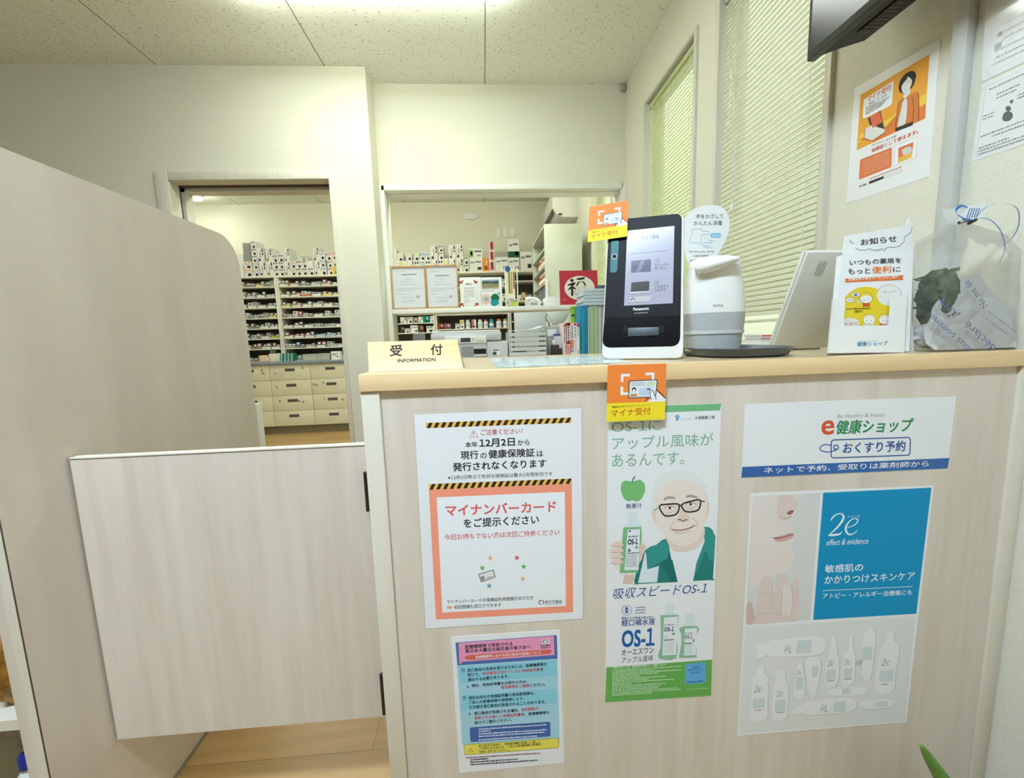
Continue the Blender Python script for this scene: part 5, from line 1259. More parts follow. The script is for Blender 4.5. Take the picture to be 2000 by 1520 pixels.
def pbox(b, f, x0, y0, x1, y1, Y, d, m, bev=0.0, z0=None):
    """a box whose front face fills the crop rectangle (x0,y0)-(x1,y1) at depth Y"""
    a, c = f((x0 + x1) / 2, y0, Y), f((x0 + x1) / 2, y1, Y); l_, r_ = f(x0, (y0 + y1) / 2, Y), f(x1, (y0 + y1) / 2, Y)
    lo = (l_.x, Y, c.z if z0 is None else z0); hi = (r_.x, Y + d, a.z)
    b.box(lo, hi, m, bev); return Vector(lo), Vector(hi)
# printer
P = thing('printer', (-.09, 2.6, DZK), 'light grey multifunction printer behind the counter, right of the reception sign', 'printer')
b = MB(); pbox(b, z6, 705, 510, 1545, 900, YP, .36, M_LG, .006, DZK + .0005); b.build('body', P)
b = MB(); pbox(b, z6, 700, 385, 1765, 508, YP, .36, M_LG, .008); b.build('scanner_unit', P)
b = MB(); pbox(b, z6, 715, 352, 1745, 384, YP + .01, .34, M_WHITE, .004); b.build('scanner_lid', P)
b = MB(); pbox(b, z6, 1548, 512, 1868, 900, YP + .002, .35, M_LG, .006, DZK + .0005); b.build('paper_deck', P)
cp = None
b = MB(); pbox(b, z6, 912, 432, 1538, 545, YP - .012, .0118, M_WHITE, .002); cp = b.build('control_panel', P)
b = MB(); pbox(b, z6, 1150, 462, 1300, 526, YP - .0135, .0013, M_DG); b.build('display', cp)
b = MB(); pbox(b, z6, 1330, 470, 1350, 490, YP - .0135, .0013, M_MG)
for i in range(3): pbox(b, z6, 1400 + i * 40, 505, 1420 + i * 40, 518, YP - .0135, .0013, M_MG)
b.build('buttons', cp)
b = MB(); pbox(b, z6, 1165, 592, 1345, 740, YP - .006, .0058, M_MG, .001); pbox(b, z6, 1345, 585, 1545, 625, YP - .006, .0058, M_LG, .001); b.build('front_door', P)
b = MB(); pbox(b, z6, 1352, 630, 1532, 702, YP - .003, .0028, M_BLACK); pbox(b, z6, 1365, 712, 1545, 734, YP - .02, .0198, M_LG, .001); b.build('output_tray', P)
b = MB(); pbox(b, z6, 1625, 620, 1735, 722, YP - .001, .0028, M_PAPER); pbox(b, z6, 1632, 672, 1690, 718, YP - .0016, .0005, M_DG); pbox(b, z6, 1635, 630, 1725, 660, YP - .0016, .0005, M_MG); b.build('sticker', P)
b = MB(); pbox(b, z6, 1620, 485, 1680, 508, YP - .003, .0028, M_MG, .001); b.build('latch', P)
# clear stand left of the printer
t = thing('acrylic_stand', z6(600, 480, 2.5), 'clear acrylic stand half hidden behind the reception sign, left of the printer', 'stand')
b = MB(); A_ = z6(435, 470, 2.5); B_ = z6(690, 385, 2.5); b.box((A_.x, 2.5, DZK + .0005), (B_.x - .03, 2.504, B_.z), M_CLEAR, .001); b.box((A_.x, 2.505, DZK + .0005), (B_.x - .03, 2.62, DZK + .004), M_CLEAR); b.build('panel', t)
# letter trays
T7 = thing('letter_trays', (.25, 2.6, DZK), 'stack of clear grey letter trays full of white paper, right of the printer', 'letter trays')
x0, x1 = z4(1016, 1250, YP).x, z4(1308, 1250, YP).x; zt = z4(1160, 1148, YP).z; n = 7; hgt = (zt - DZK - .001) / n
for i in range(n):
    z = DZK + .001 + i * hgt; b = MB()
    b.box((x0, YP, z), (x1, YP + .32, z + .003), M_LG); b.box((x0, YP, z + .003), (x0 + .003, YP + .32, z + hgt - .0005), M_LG); b.box((x1 - .003, YP, z + .003), (x1, YP + .32, z + hgt - .0005), M_LG)
    b.box((x0, YP - .001, z), (x1, YP + .001, z + hgt * .74), mat('frosted_front', (206, 208, 202), .3))
    tr = b.build('tray', T7)
    if i > 1 and i % 2 == 0 or i == n - 1:
        b = MB(); b.box((x0 + .006, YP + .006, z + .0032), (x1 - .006, YP + .30, z + .009), M_PAPER); b.build('paper_stack', tr)
b = MB(); vs = []
for i in range(13):
    s_ = i / 12; zz = zt + .002 + .028 * s_ * s_ + .004 * math.sin(6 * s_)
    vs += [(x0 + .01 + (x1 - x0 - .016) * s_, YP + .03, zz), (x0 + .01 + (x1 - x0 - .016) * s_, YP + .30, zz + .004)]
b.raw(vs, [(2 * i, 2 * i + 1, 2 * i + 3, 2 * i + 2) for i in range(12)] , M_PAPER, True); b.build('curled_paper', T7)
# monitor behind the trays
t = thing('computer_monitor', z4(1180, 1150, 2.86), 'light grey flat monitor back standing behind the letter trays', 'monitor')
b = MB(); lo, hi = pbox(b, z4, 1058, 1000, 1302, 1120, 2.93, .03, M_LG, .004, DZK + .09); b.build('screen_housing', t)
b = MB(); cx = (lo.x + hi.x) / 2; b.box((cx - .03, 2.938, DZK + .006), (cx + .03, 2.956, DZK + .0895), M_LG, .002); b.box((cx - .08, 2.89, DZK + .0005), (cx + .08, 3.02, DZK + .0058), M_LG, .002); b.build('stand', t)
t = thing('desk_lamp', z4(1330, 1150, 2.75), 'pale green angled lamp shade with grey arm behind the letter trays', 'lamp')
b = MB(); b.prism([z4(x, y, 2.76) for x, y in ((1312, 1000), (1500, 990), (1432, 1098), (1358, 1100))], (0, .02, 0), mat('pale_green_enamel', (208, 214, 192), .35), .006); b.build('shade', t)
b = MB(); q_ = [z4(x, y, 2.785) for x, y in ((1316, 1010), (1302, 1030), (1308, 1060), (1330, 1080))]; q_.append(Vector((q_[-1].x, 2.785, DZK + .02))); b.tube(q_, .006, M_MG, 8); b.lathe([(.055, 0), (.055, .012), (.02, .02)], (q_[-1].x, 2.785, DZK + .0006), M_MG, 20); b.build('arm', t)
# file box and pen holder
t = thing('file_box', z7(1150, 900, 2.62), 'grey cardboard magazine file behind the dark pen holder', 'file box')
b = MB(); lo, hi = pbox(b, z7, 985, 430, 1228, 990, 2.615, .09, mat('grey_board', (168, 170, 166), .6), .001, DZK + .0005); b.build('box', t)
b = MB(); b.box((lo.x + .004, 2.612, hi.z - .06), (hi.x - .03, 2.6145, hi.z - .02), M_PAPER); b.build('paper_edge', t)
t = thing('pen_holder', z7(1140, 960, 2.55), 'dark brown desk organiser holding a pale eraser and a blue topped pad', 'pen holder')
HB = mat('dark_brown_plastic', (52, 40, 34), .4)
b = MB(); a_, c_ = pbox(b, z7, 1082, 765, 1205, 1010, 2.52, .06, HB, .002, DZK + .0005); pbox(b, z7, 1206, 820, 1250, 1010, 2.53, .06, HB, .002, DZK + .0005); b.build('holder', t)
b = MB(); lo, hi = pbox(b, z7, 1110, 600, 1232, 815, 2.592, .012, mat('pad_white', (216, 220, 224), .5)); b.box((lo.x, 2.592, DZK + .0005), (hi.x, 2.604, lo.z), mat('pad_white', (0, 0, 0))); b.box((lo.x - .001, 2.5905, hi.z), (hi.x + .001, 2.606, hi.z + .012), mat('pad_blue', (58, 74, 150), .5)); b.build('pad', t)
b = MB(); lo, hi = pbox(b, z7, 1086, 675, 1136, 764, 2.535, .02, mat('eraser_cream', (240, 226, 190), .6), .002); b.build('eraser', t)
# books
def spine_book(x0, x1, y0, rgb, lab, marks, group='reference books by the terminal', Y=2.5, name='book'):
    t = thing(name, z7((x0 + x1) / 2, 960, Y), lab, 'book', group)
    b = MB(); lo, hi = pbox(b, z7, x0, y0, x1, 960, Y, .15, mat('spine_%d_%d_%d' % rgb, rgb, .45), .0012, DZK + .0005); b.build('cover', t)
    q = Print(Plane((0, Y, 0), (0, -1, 0)), 960, 590, 9.0909, base=.0004)
    for (u0, v0, u1, v1, c) in marks: q.poly([(u0, v0), (u1, v0), (u1, v1), (u0, v1)], c, 1)
    q.build('spine_print', t)
    b = MB(); b.box((lo.x + .002, lo.y + .003, hi.z), (hi.x - .002, hi.y - .003, hi.z + .0006), M_PAPER); b.build('pages', t)
def glyphs(x, w, y0, y1, c, n, seed):
    r_ = random.Random(seed); out = []; h = (y1 - y0) / n
    for i in range(n):
        y = y0 + i * h
        for j in range(3): out.append((x, y + j * h * .27, x + w * r_.uniform(.7, 1), y + j * h * .27 + h * .13, c))
        out.append((x + w * r_.uniform(.2, .5), y, x + w * r_.uniform(.55, .75), y + h * .72, c))
    return out
K1, K2 = (60, 44, 48), (40, 40, 44)
spine_book(1272, 1326, 372, (232, 214, 206), 'cream reference book with a red head band, leftmost in the row of books', [(1280, 385, 1322, 445, (206, 90, 96))] + glyphs(1284, 34, 460, 740, (120, 60, 60), 8, 1) + glyphs(1306, 14, 760, 900, K1, 7, 2))
spine_book(1330, 1405, 366, (176, 60, 70), 'crimson reference book with a white title panel, second in the row', [(1338, 425, 1398, 700, (238, 226, 220)), (1338, 372, 1398, 420, (90, 40, 36)), (1340, 745, 1396, 930, (232, 180, 176))] + glyphs(1346, 44, 435, 760, K2, 7, 3) + glyphs(1352, 30, 775, 920, (170, 70, 76), 6, 4))
spine_book(1408, 1458, 368, (238, 234, 222), 'white reference book with an orange panel, third in the row', [(1412, 372, 1454, 390, (226, 190, 60)), (1412, 665, 1456, 830, (230, 132, 84)), (1412, 845, 1456, 895, (140, 150, 200))] + glyphs(1416, 34, 420, 650, (80, 84, 90), 5, 5))
spine_book(1462, 1512, 372, (236, 236, 232), 'white reference book with a red top, fourth in the row', [(1464, 374, 1508, 420, (206, 60, 90))] + glyphs(1472, 26, 440, 640, (70, 80, 110), 7, 6) + glyphs(1476, 18, 680, 900, (150, 160, 180), 8, 7))
spine_book(1516, 1564, 374, (232, 232, 226), 'slim white reference book with a red and violet top, fifth in the row', [(1518, 376, 1560, 412, (196, 60, 96)), (1518, 412, 1560, 440, (110, 90, 150)), (1530, 870, 1552, 905, (190, 150, 70))] + glyphs(1526, 22, 450, 620, (90, 90, 100), 6, 8))
t = thing('plastic_figure', z7(1350, 340, 2.55), 'tiny white curled figure standing on the crimson reference book', 'figure')
pz = z7(1368, 366, 2.56); b = MB(); b.tube([pz + Vector((-.014, 0, .004)), pz + Vector((-.002, 0, .004)), pz + Vector((-.004, 0, .012)), pz + Vector((-.012, 0, .018))], [.005, .005, .004, .0035], M_WHITE, 8); b.build('figure_body', t)
t = thing('tall_card', z7(1490, 400, 2.62), 'bright green card with a dark band leaning behind the reference books', 'card')
b = MB(); b.prism([z7(x, y, 2.665) for x, y in ((1392, 82), (1528, 66), (1562, 355), (1440, 362))] if 0 else [Vector((z7(1440, 362, 2.665).x, 2.665, DZK + .0005)), Vector((z7(1562, 355, 2.665).x, 2.665, DZK + .0005)), z7(1525, 68, 2.665), z7(1395, 84, 2.665)], (0, .004, 0), mat('lime_card', (160, 196, 40), .5)); b.build('card', t)
q = Print(Plane((0, 2.665, 0), (0, -1, 0)), 960, 590, 9.0909, base=.0004); q.poly([(1418, 226), (1532, 204), (1536, 246), (1422, 262)], (50, 70, 30), 1); q.greek((1410, 120), (1500, 108), 10, (90, 120, 30), 1, 10, 24, 6); q.greek((1440, 300), (1530, 290), 10, (90, 120, 30), 1, 10, 24, 6); q.build('card_print', t)
# binders
def binder(x0, x1, y0, rgb, lab, Y=2.55, fin=.35):
    t = thing('ring_binder', z7((x0 + x1) / 2, 930, Y), lab, 'binder', 'binders beside the terminal')
    b = MB(); lo, hi = pbox(b, z7, x0, y0, x1, 930, Y, .22, mat('binder_%d_%d_%d' % rgb, rgb, fin), .003, DZK + .0005); b.build('cover', t); return t, lo, hi
tb, lo, hi = binder(1562, 1706, 62, (0, 124, 160), 'thick teal blue ring binder right of the reference books', 2.53)
b = MB(); b.box((lo.x + .012, 2.5292, lo.z + .03), (lo.x + .03, 2.5298, hi.z - .03), mat('teal_label', (30, 146, 178), .2)); b.build('spine_label', tb)
binder(1708, 1738, 80, (204, 212, 214), 'thin clear grey folder between the teal and green binders', 2.55)
tb, lo, hi = binder(1742, 1816, 66, (172, 196, 146), 'pale green ring binder next to the thin grey folder', 2.55); b = MB(); b.box((lo.x + .012, 2.5490, lo.z + .2), (hi.x - .012, 2.5497, hi.z - .02), mat('green_label', (190, 208, 160), .4)); b.build('spine_label', tb)
tb, lo2, hi2 = binder(1820, 1892, 64, (170, 192, 146), 'second pale green ring binder, nearest to the terminal', 2.55); b = MB(); b.box((lo2.x + .008, 2.5490, lo2.z + .15), (hi2.x - .016, 2.5497, hi2.z - .01), mat('green_label2', (198, 206, 150), .4)); b.build('spine_label', tb)
binder(1896, 1950, 66, (206, 206, 196), 'off-white folder half hidden behind the terminal', 2.56)
binder(1954, 2040, 60, (160, 170, 180), 'grey folder behind the terminal, rightmost of the binders', 2.56)
zb = hi.z
for i in range(5):
    hh = .0195; z = zb + .001 + i * (hh + .0006); off = (.0, -.006, .004, -.003, .003)[i]
    b = MB(); b.box((z4(1600, 900, 2.54).x + off, 2.54, z), (z4(1780, 900, 2.54).x + off, 2.74, z + hh), mat('pale_blue_pad', (190, 206, 214), .4), .003)
    b.build('paper_pad', None, 'pale blue flat packet, %s from the top of the pile on the binders' % ordinal(4 - i), 'packet', 'pale blue packets on the binders')
b = MB(); b.box((z4(1715, 900, 2.75).x, 2.75, zb + .001), (z4(1790, 900, 2.75).x, 2.78, z4(1730, 788, 2.75).z), mat('slate_file', (70, 84, 104), .5), .002); b.build('dark_file', None, 'dark slate file behind the pale blue packets', 'file')

# ================================================================== hatch shelf and what stands on it
HZ = 1.2972
b = MB(); b.box((PX0 + .0005, YB - .006, HZ - .032), (PX1 - .0005, YB + .26, HZ), M_TRIMW, .002); b.build('hatch_shelf', None, 'white shelf board running across the hatch opening', 'shelf')
HY = YB + .012
def framed(cs, lab, head, seed):
    t = thing('framed_certificate', z4((cs[0][0] + cs[1][0]) / 2, cs[3][1], HY), lab, 'framed certificate', 'certificates on the hatch shelf')
    P_ = [z4(x, y, HY) for x, y in cs]; lo = Vector((P_[3].x, HY, HZ + .0005)); hi = Vector((P_[1].x, HY, P_[0].z))
    FW = .0115; mw = mat('oak_frame', (202, 166, 108), .45, rgb2=(186, 146, 88), nscale=(40, 40, 40))
    b = MB(); b.box((lo.x, HY, lo.z), (lo.x + FW, HY + .018, hi.z), mw, .0015); b.box((hi.x - FW, HY, lo.z), (hi.x, HY + .018, hi.z), mw, .0015); b.box((lo.x + FW, HY, hi.z - FW), (hi.x - FW, HY + .018, hi.z), mw, .0015); b.box((lo.x + FW, HY, lo.z), (hi.x - FW, HY + .018, lo.z + FW), mw, .0015); b.build('frame', t)
    b = MB(); b.box((lo.x + FW, HY + .010, lo.z + FW), (hi.x - FW, HY + .014, hi.z - FW), M_PAPER); ce = b.build('certificate', t)
    q = Print(Plane((0, HY + .010, 0), (0, -1, 0)), 750, 440, 7.6, base=.0004, step=.0002)
    r = random.Random(seed); GY_ = (150, 150, 142)
    x0 = 750 and (740 + cs[0][0] / 4 - 750) * 7.6; x1 = (740 + cs[1][0] / 4 - 750) * 7.6; w = x1 - x0
    q.greek((x0 + w * .3, head), (x0 + w * .74, head - 6), 16, (110, 110, 104), 1, 14, 20, 6, seed)
    for (v, u0, u1) in ((690, .12, .4), (806, .4, .62), (845, .28, .56), (884, .28, .78), (945, .14, .92), (975, .14, .6), (1024, .16, .36), (1076, .3, .72), (1120, .36, .7), (1144, .3, .66)):
        q.greek((x0 + w * u0, v), (x0 + w * u1, v - w * (u1 - u0) * .02), 6, GY_, 1, 6, 16, 4, seed + v)
    q.poly([(x0 + w * .74, 1040), (x0 + w * .83, 1038), (x0 + w * .83, 1082), (x0 + w * .74, 1084)], (232, 200, 184), 2)
    for i in range(3): q.line([(x0 + w * .75, 1050 + i * 12), (x0 + w * .82, 1049 + i * 12)], 3, (214, 150, 140), 3)
    q.build('printed_text', ce)
    b = MB(); b.box((lo.x + FW, HY + .0065, lo.z + FW), (hi.x - FW, HY + .0075, hi.z - FW), film('picture_glass', (235, 240, 238), .0, .05)); b.build('glass', t)
framed(((100, 640), (362, 633), (368, 970), (108, 982)), 'oak framed certificate at the left end of the hatch shelf', 742, 1)
framed(((369, 632), (615, 630), (627, 968), (375, 970)), 'oak framed certificate second from the left on the hatch shelf', 758, 2)
# certificate of thanks in an open folder
t = thing('open_folder', z4(795, 960, HY), 'open white folder with a red cornered letter of thanks and a hillside photo', 'folder')
for i, (xa, xb) in enumerate(((628, 794), (796, 958))):
    b = MB(); P_ = [z4(x, y, HY) for x, y in ((xa, 728), (xb, 722))]; b.box((P_[0].x, HY + .002, HZ + .0005), (P_[1].x, HY + .006, P_[0].z), M_CARD, .001); b.build('page', t)
q = Print(Plane((0, HY + .002, 0), (0, -1, 0)), 750, 440, 7.6, base=.0004, step=.0002)
RDm = (178, 70, 56)
for cx, cy, sx, sy in ((1150, 840, 1, 1), (1355, 838, -1, 1), (1162, 1184, 1, -1), (1372, 1180, -1, -1)):
    for dx, dy in ((0, 0), (-18, 14), (16, -14), (-26, 2), (4, 18)): q.ell(cx + dx * sx, cy + dy * sy, 13, 11, RDm, 1)
q.text('感謝状', (1210, 888), (1306, 886), 26, (60, 56, 50), 2, .02)
for v in (930, 958, 978, 1000, 1026, 1050, 1075, 1108, 1136): q.greek((1190, v + 8), (1345 if v < 1060 else 1260, v + 4), 10 if v == 930 else 7, (120, 116, 108), 2, 8, 20, 5, v)
for x in (1140, 1382): q.line([(x, 870), (x + 6, 1140)], 3, (222, 190, 180), 1)
q.build('letter_of_thanks', t)
q = Print(Plane((0, HY + .002, 0), (0, -1, 0)), 750, 440, 7.6, base=.0004, step=.0002)
q.poly([(1452, 812), (1704, 804), (1706, 946), (1454, 956)], (150, 176, 190), 1); q.poly([(1452, 836), (1520, 826), (1600, 834), (1704, 824), (1706, 946), (1454, 956)], (76, 92, 88), 2); q.poly([(1453, 874), (1560, 866), (1705, 872), (1706, 946), (1454, 956)], (150, 148, 104), 3); q.poly([(1454, 936), (1706, 922), (1706, 946), (1454, 956)], (196, 192, 176), 4)
for i in range(5): q.line([(1470 + i * 44, 930), (1500 + i * 40, 880)], 3, (112, 116, 76), 4)
q.greek((1468, 984), (1640, 976), 8, (110, 108, 100), 2, 8, 18, 4)
for i in range(8): q.ell(1515 + 52 * math.cos(i * .785), 1100 + 58 * math.sin(i * .785), 22, 24, (232, 196, 176), 1)
q.ell(1516, 1102, 34, 34, (140, 184, 200), 3)
q.build('photo_and_flower', t)
q = Print(Plane((0, HY + .002, 0), (0, -1, 0)), 750, 440, 7.6, base=.0004, step=.0002)
q.poly([(1668, 1020), (1710, 984), (1738, 1016), (1694, 1050)], (160, 196, 210), 4); q.blob([(1588, 1060), (1640, 1016), (1690, 1040), (1714, 1080), (1690, 1120), (1640, 1130), (1600, 1110)], (24, 116, 76), 5); q.blob([(1588, 1130), (1640, 1106), (1700, 1120), (1698, 1170), (1640, 1200), (1594, 1180)], (36, 150, 150), 6)
q.build('green_badges', t)
# leaflet rack
t = thing('leaflet_rack', z4(1040, 955, HY), 'narrow white wire rack with yellow green leaflets and a blue badge on the hatch shelf', 'rack')
RX0, RX1 = z4(990, 800, HY).x, z4(1084, 800, HY).x
b = MB()
for x in (RX0, RX1): b.box((x - .003, HY + .001, HZ + .0005), (x + .003, HY + .05, z4(1040, 640, HY).z), M_WHITE)
for v in (945, 905, 760): zz = z4(1040, v, HY).z; b.box((RX0 + .003, HY + .001, zz), (RX1 - .003, HY + .05, zz + .005), M_WHITE)
b.build('wire_frame', t)
b = MB(); b.box((RX0 + .004, HY - .0015, z4(1040, 905, HY).z + .006), (z4(1064, 800, HY).x, HY + .0005, z4(1040, 664, HY).z), mat('lemon_card', (236, 232, 170), .5)); lf = b.build('leaflet', t)
q = Print(Plane((0, HY - .0016, 0), (0, -1, 0)), 750, 440, 7.6, base=.0004, step=.0002)
q.poly([(1842, 700), (1866, 698), (1876, 1010), (1852, 1012)], (96, 140, 70), 1); q.poly([(1874, 700), (1900, 698), (1908, 1006), (1882, 1010)], (216, 112, 116), 1); q.poly([(1914, 690), (1934, 688), (1940, 940), (1922, 944)], (112, 104, 60), 1)
for i in range(14): q.poly([(1880, 720 + i * 20), (1896, 718 + i * 20), (1896, 728 + i * 20), (1880, 730 + i * 20)], (240, 200, 190), 2)
q.poly([(1840, 1040), (1950, 1034), (1952, 1110), (1842, 1116)], (232, 230, 214), 1); q.greek((1850, 1106), (1926, 1100), 14, (60, 60, 56), 2, 10, 18, 5)
q.build('leaflet_print', lf)
b = MB(); c_ = z4(1006, 662, HY - .004); b.lathe([(.0195, 0), (.0195, .002)], c_, mat('blue_badge', (40, 84, 160), .4), 20, ax=Matrix.Rotation(math.pi / 2, 3, 'X')); b.build('blue_badge', t)
b = MB(); b.box((z4(1032, 900, HY - .003).x, HY - .004, HZ + .0005), (z4(1086, 900, HY).x, HY - .002, z4(1050, 915, HY).z), mat('lime_leaflet', (190, 206, 84), .5)); b.build('lime_leaflet', t)
# telephone
t = thing('telephone', z4(1200, 950, YB + .06), 'grey desk telephone on the hatch shelf, right of the leaflet rack', 'telephone')
a_ = z4(1158, 945, YB + .05); c_ = z4(1262, 905, YB + .05)
b = MB(); V = [(a_.x, YB + .03, HZ + .0005), (c_.x, YB + .03, HZ + .0005), (c_.x, YB + .2, HZ + .0005), (a_.x, YB + .2, HZ + .0005), (a_.x, YB + .03, HZ + .03), (c_.x, YB + .03, HZ + .02), (c_.x, YB + .2, HZ + .075), (a_.x, YB + .2, HZ + .085)]
b.raw(V, [(0, 3, 2, 1), (0, 1, 5, 4), (1, 2, 6, 5), (2, 3, 7, 6), (3, 0, 4, 7), (4, 5, 6, 7)], M_LG); b.build('base', t)
b = MB(); h0, h1 = z4(1158, 905, YB + .06), z4(1262, 925, YB + .06); m_ = (h0 + h1) / 2
b.tube([h0 + Vector((0, 0, -.004)), h0 + Vector((.012, 0, .012)), m_ + Vector((.0, 0, .024)), h1 + Vector((-.012, 0, .012)), h1 + Vector((0, 0, -.006))], [.011, .013, .009, .013, .011], M_WHITE, 10); b.build('handset', t)
b = MB()
for i in range(3):
    for j in range(3): b.box((a_.x + .03 + i * .016, YB + .0290, HZ + .006 + j * .007), (a_.x + .04 + i * .016, YB + .0299, HZ + .010 + j * .007), M_DG)
b.build('keypad', t)
# white device box
t = thing('white_case', z4(1355, 945, YB + .05), 'white box with a small grey clip on it, left of the red good luck board', 'box')
b = MB(); lo, hi = pbox(b, z4, 1300, 884, 1412, 960, YB + .03, .14, M_WHITE, .003, HZ + .0005); b.build('case', t)
b = MB(); b.box((lo.x + .035, YB + .05, hi.z), (hi.x - .004, YB + .10, hi.z + .012), M_LG, .003); b.box((lo.x + .04, YB + .07, hi.z + .012), (hi.x - .03, YB + .09, hi.z + .018), M_MG, .002); b.build('clip', t)
# red board with the word for luck
t = thing('good_luck_board', z4(1560, 942, HY), 'square red board with a white circle and a smiling folk face', 'board')
RP = Plane((0, HY + .01, 0), (0, -1, 0)); P_ = [z4(x, y, HY + .01) for x, y in ((1408, 676), (1706, 672), (1717, 941), (1418, 943))]
P_[2].z = P_[3].z = HZ + .0006
b = MB(); b.prism(P_, (0, .004, 0), mat('crimson_card', (188, 40, 62), .55)); b.build('card', t)
q = Print(RP, 980, 400, 4.75, base=.0004, step=.0002)
q.ell(722, 772, 140, 112, (232, 226, 212), 1, 36); IK = (36, 30, 32)
q.blob([(634, 698), (652, 688), (668, 700), (660, 714), (642, 714)], IK, 2); q.blob([(612, 742), (660, 722), (684, 724), (660, 760), (630, 790), (616, 786), (648, 748), (620, 752)], IK, 2); q.blob([(646, 770), (660, 764), (664, 830), (654, 848), (644, 838)], IK, 2); q.blob([(660, 762), (684, 770), (680, 784), (664, 778)], IK, 2); q.blob([(690, 686), (740, 676), (770, 674), (762, 690), (720, 698), (700, 694)], IK, 2)
q.blob([(692, 750), (704, 722), (738, 708), (770, 722), (782, 756), (776, 758), (758, 730), (738, 712), (716, 728), (700, 756)], IK, 3)
q.curve([(690, 776), (680, 800), (690, 834), (720, 848), (752, 842)], 4, IK, 3); q.curve([(782, 772), (800, 800)], 4, IK, 3); q.curve([(702, 776), (712, 770), (722, 774)], 3, IK, 3); q.curve([(752, 772), (764, 768), (772, 774)], 3, IK, 3); q.curve([(726, 798), (744, 796), (766, 790)], 6, IK, 3); q.ell(702, 792, 4, 4, IK, 3); q.blob([(730, 812), (746, 806), (762, 812), (752, 828), (736, 830)], (214, 206, 192), 3)
q.curve([(574, 886), (578, 876), (588, 878), (588, 888)], 4, (236, 200, 196), 2)
q.build('lucky_face_print', t)

# ================================================================== dispensing room
SY = 5.25                                            # front of the medicine shelving
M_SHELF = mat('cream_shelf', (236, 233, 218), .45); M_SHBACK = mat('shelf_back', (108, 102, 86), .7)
LV = [1.880, 1.757, 1.634, 1.511, 1.388, 1.265, 1.142, 1.019, .868]      # tops of the boards, top to bottom
BL_LV = {0: LV[:-1], 1: LV[:-1], 2: [1.88, 1.757, 1.634, 1.511, 1.395, 1.278, 1.160, 1.03], 3: [1.88, 1.70, 1.52, 1.37, 1.19, 1.03], 4: [1.88, 1.757, 1.511, 1.265, 1.019]}
BX1, BX2 = onY(850.5, 640, SY).x, onY(996, 640, SY).x
bays = [(-3.06, -2.452, 'left bay'), (-2.446, -1.54, 'right bay'), (-1.534, BX1 - .003, 'third bay'), (BX1 + .003, BX2 - .003, 'fourth bay'), (BX2 + .003, .68, 'fifth bay')]
for i, (xa, xb, nm) in enumerate(bays):
    t = thing('medicine_shelving', ((xa + xb) / 2, 5.4, .868), ('cream shelving unit beyond the doorway, at its left', 'cream shelving unit beyond the doorway, at its right', 'cream shelving unit hidden between doorway and hatch', 'cream shelving unit seen through the hatch, behind the framed certificates', 'cream shelving unit seen through the hatch, behind the telephone')[i], 'shelving')
    for x in (xa, xb - .018):
        b = MB(); b.box((x, SY, .8685), (x + .018, SY + .30, LV[0] - .02), M_SHELF, .001); b.build('side_panel', t)
    for k, z in enumerate(BL_LV[i]):
        b = MB(); b.box((xa + (0 if k == 0 else .0182), SY + (0 if k == 0 else .004), z - .0115 - (.008 if k == 0 else 0)), (xb - (0 if k == 0 else .0182), SY + .30, z), M_SHELF, .001); b.build('shelf_board', t)
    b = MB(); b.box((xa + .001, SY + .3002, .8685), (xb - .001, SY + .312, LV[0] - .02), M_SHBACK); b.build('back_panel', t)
# base cabinets with four drawers each
CX = [onY(524.7 - 81.5 * 2, 760, 5.05).x, onY(443, 760, 5.05).x, onY(531, 770, 5.05).x, onY(610, 770, 5.05).x, onY(690, 770, 5.05).x, -.95, -.40, .15]
CX[0] = CX[2] - 2 * (CX[3] - CX[2]); CX[1] = CX[2] - (CX[3] - CX[2]); CX[4] = CX[3] + (CX[3] - CX[2])
M_DRAW = mat('cream_drawer', (234, 228, 200), .45); M_KICK = mat('kick_board', (128, 116, 88), .6); M_REC = mat('recess_grey', (84, 84, 88), .4)
rnd = random.Random(21)
stick = {(1, 0): [(.82, .30, (120, 116, 70)), (.82, .46, (214, 120, 70)), (.86, .52, (200, 80, 50))], (2, 0): [(.14, .55, (224, 130, 80)), (.82, .24, (96, 88, 50))], (3, 0): [(.18, .28, (216, 160, 100))], (2, 1): [(.14, .42, (110, 120, 50))], (3, 1): [(.06, .32, (120, 130, 140)), (.13, .38, (120, 130, 140)), (.3, .24, (120, 130, 140))], (2, 2): [(.18, .35, (60, 120, 150)), (.66, .38, (80, 50, 60)), (.76, .44, (80, 60, 60))], (3, 2): [(.30, .32, (220, 150, 110)), (.75, .38, (170, 60, 50))]}
